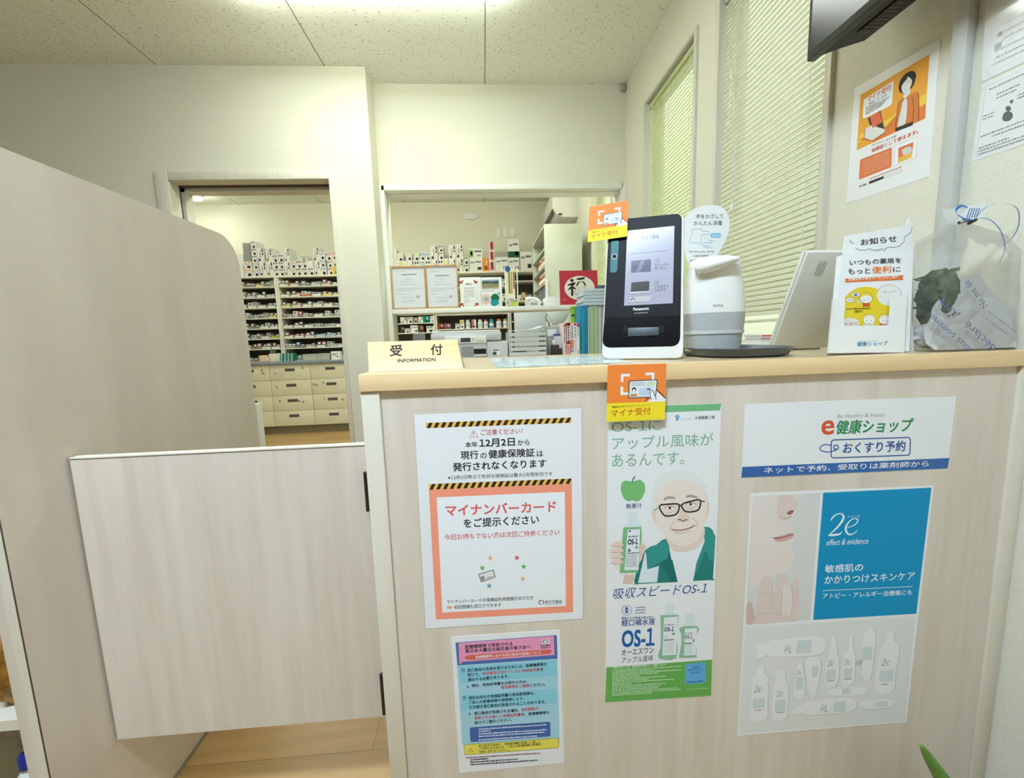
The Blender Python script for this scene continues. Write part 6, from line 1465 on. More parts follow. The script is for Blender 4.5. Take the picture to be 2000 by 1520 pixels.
for i in range(len(CX) - 1):
    xa, xb = CX[i] + .001, CX[i + 1] - .001
    t = thing('drawer_cabinet', ((xa + xb) / 2, 5.3, 0), 'cream four drawer base cabinet, %s from the left under the worktop' % ordinal(i), 'cabinet', 'drawer cabinets of the dispensing room')
    b = MB(); b.box((xa, 5.068, .095), (xb, 5.58, .832), M_DRAW); b.build('carcass', t)
    b = MB(); b.box((xa, 5.08, 0), (xb, 5.57, .0945), M_KICK); b.build('kick_board', t)
    for k in range(4):
        z1 = .829 - k * .1835; z0 = z1 - .1805
        b = MB(); b.box((xa + .0015, 5.05, z0), (xb - .0015, 5.0675, z1), M_DRAW, .0012); dr = b.build('drawer', t)
        cx = (xa + xb) / 2; w = .058
        b = MB(); b.box((cx - w, 5.0478, z1 - .078), (cx + w, 5.0498, z1 - .042), M_CHROME, .001); b.box((cx - w + .005, 5.0470, z1 - .072), (cx + w - .005, 5.0477, z1 - .049), M_REC); b.box((cx - w, 5.044, z1 - .049), (cx + w, 5.0477, z1 - .042), M_CHROME, .001); b.build('handle', dr)
        for (u, v, c) in stick.get((i, k), ()):
            b = MB(); x = xa + (xb - xa) * u; z = z1 - (z1 - z0) * v
            b.lathe([(.012, 0), (.012, .0012)], (x, 5.0499, z), ink(c), 10, ax=Matrix.Rotation(math.pi / 2, 3, 'X')); b.lathe([(.006, .0013), (.006, .0018)], (x + .004, 5.0499, z + .002), ink((226, 210, 180)), 8, ax=Matrix.Rotation(math.pi / 2, 3, 'X')); b.build('sticker', dr)
t = thing('worktop', (-1.6, 5.3, .835), 'grey blue edged worktop on the drawer cabinets beyond the doorway', 'worktop')
b = MB(); b.box((CX[0], 5.035, .8335), (CX[-1], 5.60, .8675), mat('worktop_grey', (206, 206, 200), .35)); b.build('board', t)
b = MB(); b.box((CX[0], 5.024, .8335), (CX[-1], 5.0348, .8680), mat('blue_grey_edge', (138, 146, 160), .35), .003); b.build('front_edge', t)

# --- cartons standing on top of the shelving
def carton(b, lo, hi, style, col, gray=False):
    W = mat('carton_white', (232, 232, 226), .55) if style != 'solid' else ink(col)
    if style == 'grey': W = mat('carton_grey', (150, 150, 148), .6)
    b.box(lo, hi, W)
    w, h, y = hi.x - lo.x, hi.z - lo.z, lo.y - .0006
    def r(u0, v0, u1, v1, c): b.face([(lo.x + w * u0, y, lo.z + h * v0), (lo.x + w * u1, y, lo.z + h * v0), (lo.x + w * u1, y, lo.z + h * v1), (lo.x + w * u0, y, lo.z + h * v1)], ink(c))
    D = (62, 60, 58)
    if style == 'sq':
        r(.40, .06, .82, .38, D); r(.47, .12, .74, .28, (110, 108, 104)); c2 = col if col else (70, 68, 66)
        r(.12, .72, .36, .90, c2); r(.52, .74, .80, .90, c2 if col else D); r(.10, .52, .70, .57, (170, 168, 162))
        if col: r(.04, .62, .96, .66, col)
    elif style == 'tall':
        r(.72, .70, .90, .94, D); r(.72, .48, .90, .64, D); r(.40, .30, .52, .74, (150, 148, 142)); r(.14, .06, .46, .24, col or (110, 110, 106)); r(.20, .09, .40, .21, (236, 236, 230))
    elif style == 'big':
        r(.62, .12, .92, .34, (52, 56, 54)); r(.08, .62, .40, .74, (150, 152, 148)); r(.46, .68, .90, .78, (110, 112, 110))
        if col: r(.0, .0, 1.0, .34, col)
    elif style == 'pink':
        r(.16, .10, .84, .92, (222, 120, 128)); r(.36, .2, .56, .84, (190, 84, 96)); r(.72, .14, .80, .3, (60, 56, 56))
    elif style == 'art':
        r(.02, .1, .34, .86, (150, 190, 126)); r(.12, .3, .28, .7, (190, 214, 170)); r(.42, .62, .94, .78, (90, 92, 90)); r(.6, .2, .9, .34, (150, 152, 148))
    elif style == 'solid':
        r(.3, .12, .8, .4, tuple(int(v * .55) for v in col)); r(.55, .45, .75, .8, (236, 210, 180))
CN = {None: 'grey marked', (236, 170, 100): 'orange marked', (176, 200, 120): 'green marked', (110, 160, 200): 'blue marked', (226, 210, 110): 'yellow marked', (204, 84, 84): 'red marked'}
OR_, GN_, BL_, YE_, RE_ = (236, 170, 100), (176, 200, 120), (110, 160, 200), (226, 210, 110), (204, 84, 84)
def place(lst, f, floor, where, group, dep=.2):
    items = []
    for (x0, y0, x1, y1, st, c) in lst:
        a = f((x0 + x1) / 2, y0, SY - .0); z1 = a.z; z0 = f((x0 + x1) / 2, y1, SY).z; l_, r_ = f(x0, (y0 + y1) / 2, SY), f(x1, (y0 + y1) / 2, SY)
        items.append([l_.x, r_.x, z0, z1, st, c, dep if st not in ('grey',) else .1])
    items.sort(key=lambda i: (round(i[2], 2), i[0])); done = []
    for it in items:
        sup = floor
        for d in done:
            ov = min(it[1], d[1]) - max(it[0], d[0])
            if ov > .25 * (it[1] - it[0]) and d[3] <= it[2] + .045: sup = max(sup, d[3])
        h = it[3] - it[2]; it[2] = sup + .0006; it[3] = it[2] + h; done.append(it)
    # trim neighbours so that nothing cuts into anything
    for i, a in enumerate(done):
        for c in done[:i]:
            if min(a[3], c[3]) - max(a[2], c[2]) > .003 and min(a[1], c[1]) - max(a[0], c[0]) > 0:
                if (a[0] + a[1]) > (c[0] + c[1]): a[0] = max(a[0], c[1] + .0008)
                else: a[1] = min(a[1], c[0] - .0008)
    rows = {}
    for it in done: rows.setdefault(0 if it[2] < floor + .03 else (1 if it[2] < floor + .155 else 2), []).append(it)
    NR = {0: 'bottom row', 1: 'second row', 2: 'top row'}
    OD = ['first', 'second', 'third', 'fourth', 'fifth', 'sixth', 'seventh', 'eighth', 'ninth', 'tenth', 'eleventh', 'twelfth', 'thirteenth', 'fourteenth', 'fifteenth', 'sixteenth', 'seventeenth', 'eighteenth', 'nineteenth', 'twentieth', 'twentyfirst', 'twentysecond', 'twentythird', 'twentyfourth']
    for r_, L in rows.items():
        L.sort(key=lambda i: i[0])
        for k, it in enumerate(L):
            if it[1] - it[0] < .012: continue
            st, c = it[4], it[5]
            desc = {'plain': 'plain white', 'grey': 'grey', 'solid': 'orange' if c and c[2] < 90 and c[1] < 170 else 'yellow', 'pink': 'pink-and-white', 'big': 'large white' if not c else 'white-and-green', 'art': 'leaf-printed', 'tall': 'upright ' + CN.get(c, 'grey marked'), 'sq': 'small ' + CN.get(c, 'grey marked')}[st]
            b = MB(); carton(b, Vector((it[0], SY + .012, it[2])), Vector((it[1], SY + .012 + it[6], it[3])), st, c)
            b.build('medicine_carton', None, '%s carton, %s from left, %s on the shelf top %s' % (desc, OD[k], NR[r_], where), 'carton', group)
f2 = lambda x, y, Y: onY(440 + x / 6.908, 460 + y / 6.908, Y)
place([(115, 230, 240, 382, 'plain', None), (160, 385, 240, 535, 'plain', None), (232, 70, 325, 322, 'grey', None),
       (330, 35, 395, 135, 'sq', None), (338, 138, 410, 232, 'sq', None), (348, 235, 412, 328, 'sq', None),
       (244, 325, 345, 420, 'sq', OR_), (252, 423, 358, 530, 'sq', OR_), (362, 335, 430, 425, 'sq', GN_), (368, 428, 445, 528, 'sq', GN_),
       (418, 140, 512, 330, 'tall', BL_), (450, 335, 542, 528, 'tall', BL_), (536, 145, 618, 325, 'tall', YE_), (548, 330, 636, 526, 'tall', YE_),
       (622, 225, 696, 320, 'sq', None), (700, 220, 776, 320, 'sq', None), (632, 325, 710, 415, 'sq', None), (712, 325, 782, 415, 'sq', None), (642, 420, 714, 518, 'sq', None), (717, 420, 788, 518, 'sq', None),
       (784, 135, 862, 322, 'tall', YE_), (792, 330, 864, 516, 'tall', YE_), (866, 305, 940, 402, 'sq', OR_), (945, 305, 1020, 402, 'sq', None), (1025, 300, 1092, 402, 'sq', None), (1008, 242, 1080, 298, 'sq', None), (1096, 312, 1180, 402, 'plain', None),
       (870, 405, 944, 506, 'sq', OR_), (947, 405, 1019, 506, 'sq', None), (1022, 405, 1102, 506, 'sq', None), (1106, 405, 1192, 506, 'sq', None),
       (1176, 130, 1252, 322, 'tall', RE_), (1196, 325, 1268, 512, 'tall', RE_), (1256, 195, 1336, 295, 'sq', BL_), (1266, 300, 1340, 398, 'sq', BL_), (1274, 400, 1360, 510, 'sq', BL_),
       (1345, 205, 1424, 305, 'sq', RE_), (1368, 310, 1434, 405, 'sq', RE_), (1378, 408, 1448, 510, 'sq', RE_), (1430, 195, 1490, 295, 'sq', RE_), (1438, 300, 1500, 395, 'sq', YE_), (1452, 398, 1530, 508, 'solid', (226, 190, 50))],
      f2, LV[0], 'beyond the doorway', 'cartons on the shelf top beyond the doorway')
f5 = lambda x, y, Y: onY(750 + x / 7.6, 440 + y / 7.6, Y)
place([(150, 285, 184, 655, 'plain', None), (188, 350, 275, 462, 'sq', YE_), (325, 345, 408, 462, 'sq', YE_), (432, 345, 516, 462, 'sq', YE_), (524, 345, 602, 462, 'sq', BL_), (606, 350, 680, 458, 'sq', BL_),
       (186, 470, 256, 650, 'sq', YE_), (260, 470, 346, 650, 'sq', YE_), (350, 465, 440, 650, 'tall', None), (444, 468, 526, 650, 'sq', None), (530, 465, 606, 650, 'sq', BL_), (610, 465, 692, 650, 'sq', None),
       (682, 245, 792, 458, 'tall', None), (698, 462, 796, 650, 'tall', None), (800, 242, 872, 338, 'sq', None), (804, 342, 880, 455, 'sq', None), (802, 460, 880, 650, 'sq', None), (884, 445, 952, 650, 'sq', YE_),
       (958, 245, 1060, 452, 'tall', GN_), (962, 456, 1064, 650, 'tall', None), (1066, 240, 1168, 452, 'tall', RE_), (1070, 456, 1170, 656, 'tall', RE_), (1174, 428, 1252, 540, 'sq', None), (1176, 545, 1256, 656, 'sq', None),
       (1256, 310, 1454, 455, 'art', None), (1264, 458, 1460, 655, 'big', None), (1464, 455, 1552, 650, 'solid', (240, 140, 50)), (1558, 188, 1640, 336, 'pink', None), (1560, 340, 1644, 490, 'pink', None), (1562, 494, 1648, 645, 'pink', None),
       (1652, 425, 1844, 632, 'big', None), (1848, 424, 2010, 620, 'big', None), (1836, 150, 2004, 420, 'big', (36, 90, 70)), (2020, 330, 2200, 614, 'big', None)],
      f5, LV[0], 'through the hatch', 'cartons on the shelf top seen through the hatch')
b = MB(); a_ = f5(1358, 292, 5.34); b.box((a_.x - .04, 5.3, f5(1350, 309, 5.26).z + .012), (a_.x + .04, 5.36, f5(1350, 309, 5.26).z + .03), M_DG, .004)

# --- bins with medicine on the shelves
def rgbn(c):
    return {'w': (238, 236, 226), 'p': (232, 206, 190), 'y': (230, 214, 120), 'o': (224, 110, 60), 'l': (190, 204, 50), 'b': (196, 206, 226), '-': None}[c]
LN = {'w': 'white', 'p': 'pink', 'y': 'yellow', 'o': 'orange', 'l': 'lime', 'b': 'pale blue', '-': 'no'}
CC = {'wh': ((240, 240, 236), 'white'), 'gy': ((150, 148, 142), 'grey'), 'br': ((120, 84, 66), 'brown'), 'dk': ((62, 58, 54), 'dark'), 'gn': ((120, 140, 110), 'green'), 'ol': ((120, 112, 60), 'olive'), 'rd': ((150, 60, 56), 'red'), 'yl': ((226, 190, 40), 'yellow'), 'te': ((20, 140, 124), 'teal'), 'nv': ((74, 84, 110), 'navy'), 'bu': ((70, 160, 196), 'blue'), 'pl': ((200, 206, 192), 'pale grey'), 'mv': ((150, 104, 108), 'mauve'), 'cr': ((226, 214, 176), 'cream')}
RB = ["w:wh,br p:wh,dk -:gy,dk b:gy,pl p:br,mv w:dk,gn -:pl,gy", "w:gy,gn p:br,gy o:wh,gy w:pl,gy y:rd,br y:dk,ol w:pl,gn", "y:dk,gn p:br,mv w:gn,gy w:wh,pl w:br,gy -:gy,dk y:yl,yl", "-:rd,wh -:wh,rd -:wh,br w:gn,gy -:wh,pl -:wh,gy -:dk,nv", "w:dk,gy w:gy,dk w:gy,pl -:wh,gn -:wh,wh w:nv,gy p:rd,mv", "w:br,gy w:br,rd w:gy,dk b:bu,wh b:bu,wh w:dk,br w:pl,gy", "-:wh,wh -:nv,dk p:wh,dk w:br,mv -:pl,wh w:gy,dk w:mv,gy", "-:dk,gy -:gn,dk -:cr,pl -:cr,cr -:br,cr -:wh,wh -:wh,gy"]
LB = ["w:ol,br p:ol,br -:mv,gy y:br,ol -:gn,pl", "w:gy,wh w:wh,gy b:nv,gy w:nv,dk b:dk,nv", "w:br,gy w:br,gy w:wh,pl w:wh,br w:gy,dk", "-:te,te -:te,wh -:te,wh -:gy,pl y:ol,gn", "w:ol,gn w:ol,dk -:ol,dk w:dk,wh w:dk,gy", "w:gy,nv w:gy,dk -:wh,gy w:wh,pl l:dk,ol", "w:rd,br w:mv,rd -:br,mv w:dk,gy w:br,rd", "-:dk,br -:wh,gy -:dk,br -:br,dk -:dk,gy"]
M_BIN = film('clear_bin', (206, 212, 206), .22, .1)
SH = ['top', 'second', 'third', 'fourth', 'fifth', 'sixth', 'seventh', 'lowest']
def bins(rows, xa, xb, wh):
    for k, row in enumerate(rows):
        cells = row.split(); n = len(cells); w = (xb - xa) / n; z = LV[k + 1] + .0006; H_ = LV[k] - .0125 - z
        if k == 7: H_ = .10
        for i, cell in enumerate(cells):
            lc, ct = cell.split(':'); x0 = xa + i * w + .003; x1 = x0 + w - .006; rr = random.Random(k * 31 + i * 7 + int(abs(xa) * 10)); yf = SY + .01
            where = '%s bin from left, %s shelf, %s' % (ordinal(i), SH[k], wh)
            t = thing('medicine_bin', ((x0 + x1) / 2, yf + .1, z), 'clear bin with %s label strip, %s from left, %s shelf, %s' % (LN[lc], ordinal(i), SH[k], wh), 'bin', 'clear bins of the medicine shelving')
            b = MB(); b.box((x0, yf, z), (x1, yf + .0015, z + .034), M_BIN); b.box((x0, yf + .0016, z), (x0 + .0012, yf + .2, z + .034), M_BIN); b.box((x1 - .0012, yf + .0016, z), (x1, yf + .2, z + .034), M_BIN); b.box((x0 + .0013, yf + .0016, z), (x1 - .0013, yf + .2, z + .001), M_BIN); b.build('tray', t)
            if rgbn(lc):
                b = MB(); b.box((x0 + .006, yf - .0012, z + .003), (x1 - .012, yf - .0002, z + .021), ink(rgbn(lc))); b.build('label_strip', t)
            cs = ct.split(','); ww = (x1 - x0 - .006) / len(cs)
            for j, c in enumerate(cs):
                col, cn = CC[c]; hh = min(H_ * rr.uniform(.30, .66), H_ - .012); cx0 = x0 + .003 + j * ww; m = ink(col)
                b = MB(); dx = rr.uniform(0, .006); y0 = yf + .006 + rr.uniform(0, .02)
                b.box((cx0 + .001 + dx * .3, y0, z + .0016), (cx0 + ww - .001 - dx, y0 + .11, z + .0016 + hh), m)
                q = y0 - .0005; ax, bx_, az = cx0 + .001 + dx * .3, cx0 + ww - .001 - dx, z + .0016
                lt = (236, 236, 230) if c not in ('wh', 'pl', 'cr') else (120, 122, 124)
                b.face([(ax + .2 * ww, q, az + hh * .55), (ax + .7 * ww, q, az + hh * .55), (ax + .7 * ww, q, az + hh * .88), (ax + .2 * ww, q, az + hh * .88)], ink(lt))
                b.face([(ax + .1 * ww, q, az + hh * .2), (ax + .5 * ww, q, az + hh * .2), (ax + .5 * ww, q, az + hh * .3), (ax + .1 * ww, q, az + hh * .3)], ink(tuple(int(v * .6) for v in col)))
                b.build('medicine_box', None, '%s %s packet in %s' % ('left' if j == 0 else 'right', cn, where), 'packet', 'packets in the medicine bins')
bins(LB, -3.04, -2.472, 'left bay'); bins(RB, -2.426, -1.56, 'right bay')
# bins and bottles low behind the hatch
def simple_bin_row(k, xa, xb, cells, wh): 
    pass
lowb = [(240, 140, 335, 232, 'wh', 1), (345, 140, 425, 232, 'pl', 1), (432, 148, 500, 232, 'gy', 1), (510, 140, 585, 234, 'wh', 1), (592, 136, 680, 236, 'te', 1), (690, 142, 756, 238, 'pl', 1), (236, 268, 300, 368, 'dk', 2), (305, 300, 380, 368, 'pl', 2), (392, 255, 505, 366, 'wh', 2), (520, 262, 590, 366, 'br', 2), (632, 272, 750, 364, 'cr', 2), (805, 256, 900, 342, 'rd', 3), (908, 258, 1000, 340, 'mv', 3), (1070, 258, 1132, 338, 'wh', 3)]
bt = {1: 1.278, 2: 1.160, 3: 1.19}
for i, (x0, y0, x1, y1, c, lv) in enumerate(lowb):
    a_ = z6(x0, (y0 + y1) / 2, SY); c_ = z6(x1, (y0 + y1) / 2, SY); zz = bt[lv] + .0006; h = z6(x0, y0, SY).z - z6(x0, y1, SY).z; h = min(h, .105)
    if a_.x < BX1 + .022 and c_.x > BX1 - .022: 
        left_ = (a_.x + c_.x) / 2 < BX1; c_ = Vector((BX1 - .023, 0, 0)) if left_ else c_; a_ = a_ if left_ else Vector((BX1 + .023, 0, 0))
    b = MB(); carton(b, Vector((a_.x + .001, SY + .02, zz)), Vector((c_.x - .001, SY + .16, zz + h)), ('tall', 'sq', 'big')[i % 3] if c in ('wh', 'pl', 'cr') else 'solid', None if c in ('wh', 'pl', 'cr') else CC[c][0])
    b.build('medicine_carton', None, '%s carton low behind the hatch, %s from left under the certificates' % (CC[c][1], ordinal(i % 12) + (' lower' if lv == 2 else '')), 'carton', 'cartons below the hatch shelf')
bot = [(1142, 160, 1205, 'cap', (214, 196, 110), 'yellow topped'), (1222, 190, 1298, 'bottle', (232, 230, 222), 'cream white'), (1322, 165, 1385, 'box', (206, 90, 96), 'red striped'), (1408, 160, 1488, 'bottle', (238, 238, 232), 'wide white'), (1498, 155, 1568, 'bottle', (196, 70, 60), 'red banded'), (1582, 182, 1655, 'bottle', (70, 160, 200), 'blue'), (1688, 160, 1774, 'bottle', (216, 110, 70), 'orange capped'), (1792, 150, 1858, 'bottle', (160, 196, 150), 'green capped')]
for x0, y0, x1, ty, c, dn in bot:
    a_ = z6(x0, 300, SY); c_ = z6(x1, 300, SY); zz = 1.19 + .0006; h = min(z6(x0, y0, SY).z - z6(x0, 326, SY).z, .108); cx = (a_.x + c_.x) / 2; r_ = (c_.x - a_.x) / 2 - .001
    t = thing('medicine_bottle' if ty == 'bottle' else 'medicine_box', (cx, SY + .06, zz), '%s medicine %s on the low shelf seen under the hatch shelf' % (dn, 'bottle' if ty == 'bottle' else 'box'), 'bottle' if ty == 'bottle' else 'box', 'bottles in a row behind the hatch')
    if ty == 'bottle':
        bc = (238, 236, 228) if dn != 'blue' else (70, 160, 200)
        b = MB(); b.lathe([(r_ * .95, 0), (r_, .003), (r_, h * .66), (r_ * .8, h * .76), (r_ * .62, h * .78), (r_ * .62, h * .8)], (cx, SY + .06, zz), mat('pot_%d_%d_%d' % bc, bc, .4), 16); b.build('bottle_body', t)
        b = MB(); b.lathe([(r_ * .74, h * .8 + .0005), (r_ * .74, h)], (cx, SY + .06, zz), mat('potcap_%d_%d_%d' % c, c, .4), 16); b.build('cap', t)
        b = MB(); b.lathe([(r_ + .0006, h * .22), (r_ + .0006, h * .52)], (cx, SY + .06, zz), ink((206, 212, 214) if dn != 'blue' else (230, 236, 238)), 16); b.build('label_band', t)
    else:
        b = MB(); b.box((a_.x, SY + .02, zz), (c_.x, SY + .1, zz + h), M_CARD); b.build('carton', t)
        b = MB(); b.box((a_.x + .004, SY + .0190, zz + h * (.55 if ty == 'cap' else .05)), (c_.x - (.004 if ty == 'cap' else .028), SY + .0196, zz + h * .96), ink(c)); b.box((a_.x + .01, SY + .0190, zz + h * .14), (c_.x - .012, SY + .0196, zz + h * .3), ink((70, 70, 72))); b.build('printed_panel', t)
# stack of cartons between folder and rack
for i in range(5):
    zt_ = z4(980, 705 + i * 50, SY).z
    lv_ = max(z for z in BL_LV[3] if z < zt_ - .02); h = .085
    a_, c_ = z4(962, 800, SY), z4(998, 800, SY)
    if i in (0, 2, 4):
        b = MB(); carton(b, Vector((a_.x, SY + .02, lv_ + .0006)), Vector((c_.x, SY + .15, lv_ + .0006 + h)), 'sq', None); b.build('medicine_carton', None, 'white carton right of the open folder, %s of that column from the top' % ordinal(i // 2), 'carton', 'cartons right of the open folder')
for i, (x0, y0, x1, y1, c, dn) in enumerate(((1092, 770, 1112, 818, (236, 232, 220), 'slim white'), (1116, 745, 1146, 812, (214, 190, 130), 'tan'), (1154, 768, 1192, 816, (236, 236, 230), 'small white'))):
    a_, c_ = z4(x0, 800, SY), z4(x1, 800, SY); zz = LV[2 if LV[2] < z4(x0, y0, SY).z else 3] + .0006; zz = max(z for k_, z in enumerate(LV[:-1]) if z < z4(1140, 780, SY).z and k_ not in (2, 4, 6)) + .0006
    b = MB(); carton(b, Vector((a_.x, SY + .02, zz)), Vector((c_.x, SY + .1, zz + z4(x0, y0, SY).z - z4(x0, y1, SY).z)), 'sq' if i == 2 else 'solid', None if i == 2 else c); b.build('medicine_carton', None, '%s carton on the shelf between leaflet rack and tall cabinet' % dn, 'carton')

# --- on the worktop beyond the doorway
f3 = lambda x, y, Y: onY(460 + x / 6.335, 660 + y / 6.335, Y)
WZ = .8682; YW = 5.09
def on_top(x0, y0, x1, y1, Y=YW): return f3(x0, (y0 + y1) / 2, Y).x, f3(x1, (y0 + y1) / 2, Y).x, f3(x0, y0, Y).z - f3(x0, y1, Y).z
for i in range(12):
    r_, c_ = i // 4, i % 4; xa, xb, h = on_top(545 + c_ * 42, 140 + (2 - r_) * 34, 545 + c_ * 42 + 39, 172 + (2 - r_) * 34)
    zz = WZ + .0006 + r_ * (h + .0008)
    b = MB(); b.box((xa, YW, zz), (xb, YW + .09, zz + h), mat('green_pack', (30, 120, 104), .4)); b.face([(xa + .004, YW - .0005, zz + h * .1), (xa + .02, YW - .0005, zz + h * .1), (xb - .004, YW - .0005, zz + h * .9), (xb - .02, YW - .0005, zz + h * .9)], ink((180, 214, 204)))
    b.build('medicine_box', None, 'green packet, %s from left in the %s layer of the worktop stack' % (ordinal(c_), ('bottom', 'middle', 'top')[r_]), 'packet', 'green packets stacked on the worktop')
t = thing('dosing_machine', (-2.4, YW + .1, WZ), 'cream tabletop machine with a small dark display on the worktop', 'machine')
xa, xb, h = on_top(375, 145, 545, 245); b = MB(); b.box((xa, YW + .06, WZ + .0005), (xb - .004, YW + .16, WZ + h), mat('cream_plastic', (232, 228, 206), .4), .006); b.build('case', t)
xc, xd, h2 = on_top(388, 158, 470, 198); b = MB(); zz = f3(430, 178, YW).z; b.box((xc, YW + .0585, zz - h2 / 2), (xd, YW + .0598, zz + h2 / 2), M_DG); 
for i in range(2): b.box((xc + .02 + i * .026, YW + .0578, zz - .006), (xc + .032 + i * .026, YW + .0584, zz + .008), ink((206, 206, 200)))
b.build('display', t)
xa, xb, h = on_top(262, 165, 378, 246); b = MB(); b.lathe([((xb - xa) * .40, 0), ((xb - xa) * .5, .01), ((xb - xa) * .5, h * .8), ((xb - xa) * .42, h)], ((xa + xb) / 2, YW + .05 if 0 else YW + .045, WZ + .0006), mat('peach_tub', (220, 190, 160), .5), 18); b.build('tub', None, 'peach coloured round tub left of the tabletop machine', 'tub')
for i, (x0, y0, x1, y1, lab) in enumerate(((826, 168, 1000, 245, 'clear long container on the worktop, right of the green packets'), (1004, 160, 1160, 240, 'clear container on the worktop, next to the white box'))):
    xa, xb, h = on_top(x0, y0, x1, y1); t = thing('clear_container', ((xa + xb) / 2, YW + .06, WZ), lab, 'container')
    b = MB(); MC = film('frosted_box', (226, 228, 218), .5, .3); b.box((xa, YW, WZ + .0006), (xb, YW + .12, WZ + h * .82), MC, .004); b.build('box', t)
    b = MB(); b.box((xa - .003, YW - .003, WZ + h * .82 + .0005), (xb + .003, YW + .123, WZ + h), MC, .003); b.build('lid', t)
xa, xb, h = on_top(1176, 120, 1290, 222); b = MB(); b.box((xa, YW, WZ + .0006), (xb, YW + .08, WZ + h), M_CARD)
for u0, v0, u1, v1 in ((.12, .66, .8, .74), (.12, .5, .6, .56), (.62, .3, .85, .42), (.0, .0, .04, 1.)): b.face([(xa + (xb - xa) * u0, YW - .0005, WZ + h * max(v0, .02)), (xa + (xb - xa) * u1, YW - .0005, WZ + h * max(v0, .02)), (xa + (xb - xa) * u1, YW - .0005, WZ + h * v1), (xa + (xb - xa) * u0, YW - .0005, WZ + h * v1)], ink((110, 112, 130)))
b.build('white_box', None, 'white printed box at the right end of the worktop beyond the doorway', 'box')
# --- wall bits in the dispensing room
for i, (x0, x1) in enumerate(((912, 950), (972, 1008), (1030, 1066))):
    a_, c_ = z4(x0, 378, YE - .001), z4(x1, 378, YE - .001); t = thing('wall_switch', ((a_.x + c_.x) / 2, YE, a_.z - .06), 'white square wall switch plate, %s of three above the cartons' % ('leftmost', 'middle', 'rightmost')[i], 'switch', 'switch plates on the far wall')
    b = MB(); zz = z4(980, 378, YE).z; b.box((a_.x, YE - .008, zz - .06), (c_.x, YE - .0005, zz + .06), M_WHITE, .002); b.build('plate', t); b = MB(); b.box((a_.x + .06, YE - .0105, zz - .03), (c_.x - .06, YE - .0082, zz + .03), M_TRIMW, .001); b.build('rocker', t)
b = MB(); c_ = z4(720, 251, YE); b.lathe([(.10, 0), (.10, .014), (.08, .022)], (c_.x, YE - .0005, c_.z), M_WHITE, 28, ax=Matrix.Diagonal((1, 1, 1)) @ Matrix.Rotation(math.pi / 2, 3, 'X') @ Matrix.Diagonal((1, .42, 1))); b.build('wall_disc', None, 'small oval white disc high on the far wall', 'cover plate')  # plain white disc, flattened to an oval, on the far wall
c_ = f3(0, 0, YE); p_ = onY(381, 415, YE - .002); b = MB(); b.box((p_.x - .018, YE - .03, p_.z - .07), (p_.x + .018, YE - .0005, p_.z + .1), M_WHITE, .004); b.box((p_.x + .008, YE - .02, p_.z - .45), (p_.x + .022, YE - .0005, p_.z - .0702), M_WHITE); b.build('wall_conduit', None, 'thin white conduit with a junction box on the wall beyond the doorway', 'conduit')
# --- tall open cabinet and air conditioner
t = thing('tall_cabinet', (.78, 4.5, 0), 'tall pale grey green cabinet with an open left side, behind the hatch', 'cabinet')
MCAB = mat('grey_green_laminate', (206, 210, 194), .45, rgb2=(198, 202, 186), nscale=(4, 4, 4)); x0, x1, ZC = .598, .955, 2.105
b = MB(); b.box((x0, 4.0, 0), (x1, 4.02, ZC), MCAB, .001); b.build('near_side', t); b = MB(); b.box((x0, 4.93, 0), (x1, 4.95, ZC), MCAB, .001); b.build('far_side', t)
b = MB(); b.box((x0, 4.0202, ZC - .02), (x1, 4.9298, ZC), MCAB); b.build('top_board', t); b = MB(); b.box((x1 - .012, 4.0202, 0), (x1, 4.9298, ZC - .0202), MCAB); b.build('back_panel', t)
szs = [.1, .75, 1.02, 1.22, 1.42, 1.58, 1.74, 1.90]
for z in szs:
    b = MB(); b.box((x0 + .002, 4.0205, z - .016), (x1 - .0125, 4.9295, z), MCAB); b.build('shelf_board', t)
M_AMB = mat('amber_glass', (176, 96, 36), .2)
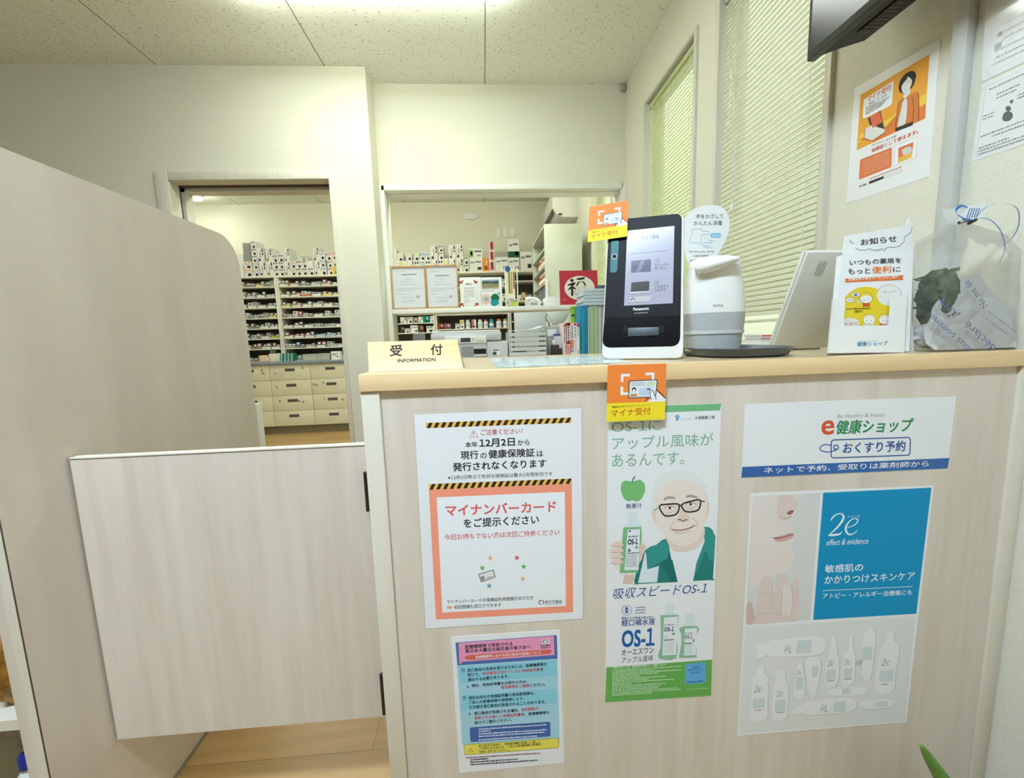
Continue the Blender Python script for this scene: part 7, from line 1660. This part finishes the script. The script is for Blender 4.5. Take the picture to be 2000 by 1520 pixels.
for si_, (z, nm) in enumerate(((1.74, 'second shelf'), (1.58, 'third shelf'), (1.22, 'fifth shelf'))):
    for j in range(7):
        y = 4.08 + j * .075
        t2 = thing('amber_bottle', (.635, y, z), 'amber bottle, %s from the front, %s of the tall cabinet' % (ordinal(j), nm), 'bottle', 'amber bottles in the tall cabinet')
        b = MB(); b.lathe([(.026, 0), (.027, .004), (.027, .075), (.012, .092), (.012, .1)], (.635, y, z + .0006), M_AMB, 14); b.build('bottle_body', t2); b = MB(); b.lathe([(.0145, .1005), (.0145, .118)], (.635, y, z + .0006), M_WHITE, 12); b.build('cap', t2); b = MB(); b.lathe([(.0275, .02), (.0275, .055)], (.635, y, z + .0006), ink((232, 226, 208)), 14); b.build('label_band', t2)
for j in range(5):
    y = 4.06 + j * .11; b = MB(); b.box((.61, y, 1.4206), (.75, y + .10, 1.55 if j % 2 else 1.53), mat('slate_box', (120, 126, 140), .5)); b.build('file_carton', None, 'slate grey carton, %s from the front on the fourth cabinet shelf' % ordinal(j), 'carton', 'slate cartons in the tall cabinet')
for j in range(4):
    y = 4.06 + j * .12; b = MB(); b.box((.61, y, 1.0206), (.75, y + .11, 1.17), mat('ice_box', (176, 190, 206), .4)); b.build('file_carton', None, 'ice blue carton, %s from the front on the sixth cabinet shelf' % ordinal(j), 'carton', 'ice blue cartons in the tall cabinet')
a_ = z8(412, 1045, 3.985); c_ = z8(455, 1370, 3.985); b = MB(); b.box((a_.x, 3.985, c_.z - .02), (c_.x, 3.999, a_.z), M_PAPER); b.build('paper_pad', None, 'white paper pad hanging on the near side of the tall cabinet', 'paper')
t = thing('air_conditioner', (.93, 5.2, 2.35), 'white wall air conditioner above the tall cabinet, cut by the hatch head', 'air conditioner')
ax0 = .79; y0, y1 = 4.62, 5.45
pr = [(XR - .001, 2.62), (ax0 + .02, 2.62), (ax0, 2.58), (ax0 - .005, 2.44), (ax0 + .03, 2.375), (ax0 + .10, 2.335), (XR - .001, 2.33)]
b = MB(); b.prism([(x, y0, z) for x, z in pr], (0, y1 - y0, 0), M_WHITE, .004); b.build('housing', t)
b = MB(); b.box((ax0 - .008, y0 + .004, 2.455), (ax0 - .0055, y1 - .004, 2.575), M_WHITE, .001); b.build('front_panel', t)
b = MB(); b.prism([(ax0 + .001, y0 + .03, 2.425), (ax0 + .024, y0 + .03, 2.378), (ax0 + .020, y0 + .03, 2.374), (ax0 - .004, y0 + .03, 2.422)], (0, y1 - y0 - .06, 0), M_DG); b.build('louvre', t)
b = MB(); b.box((ax0 + .06, y0 - .0008, 2.352), (ax0 + .10, y0 - .0001, 2.372), M_DG); b.build('maker_label', t)
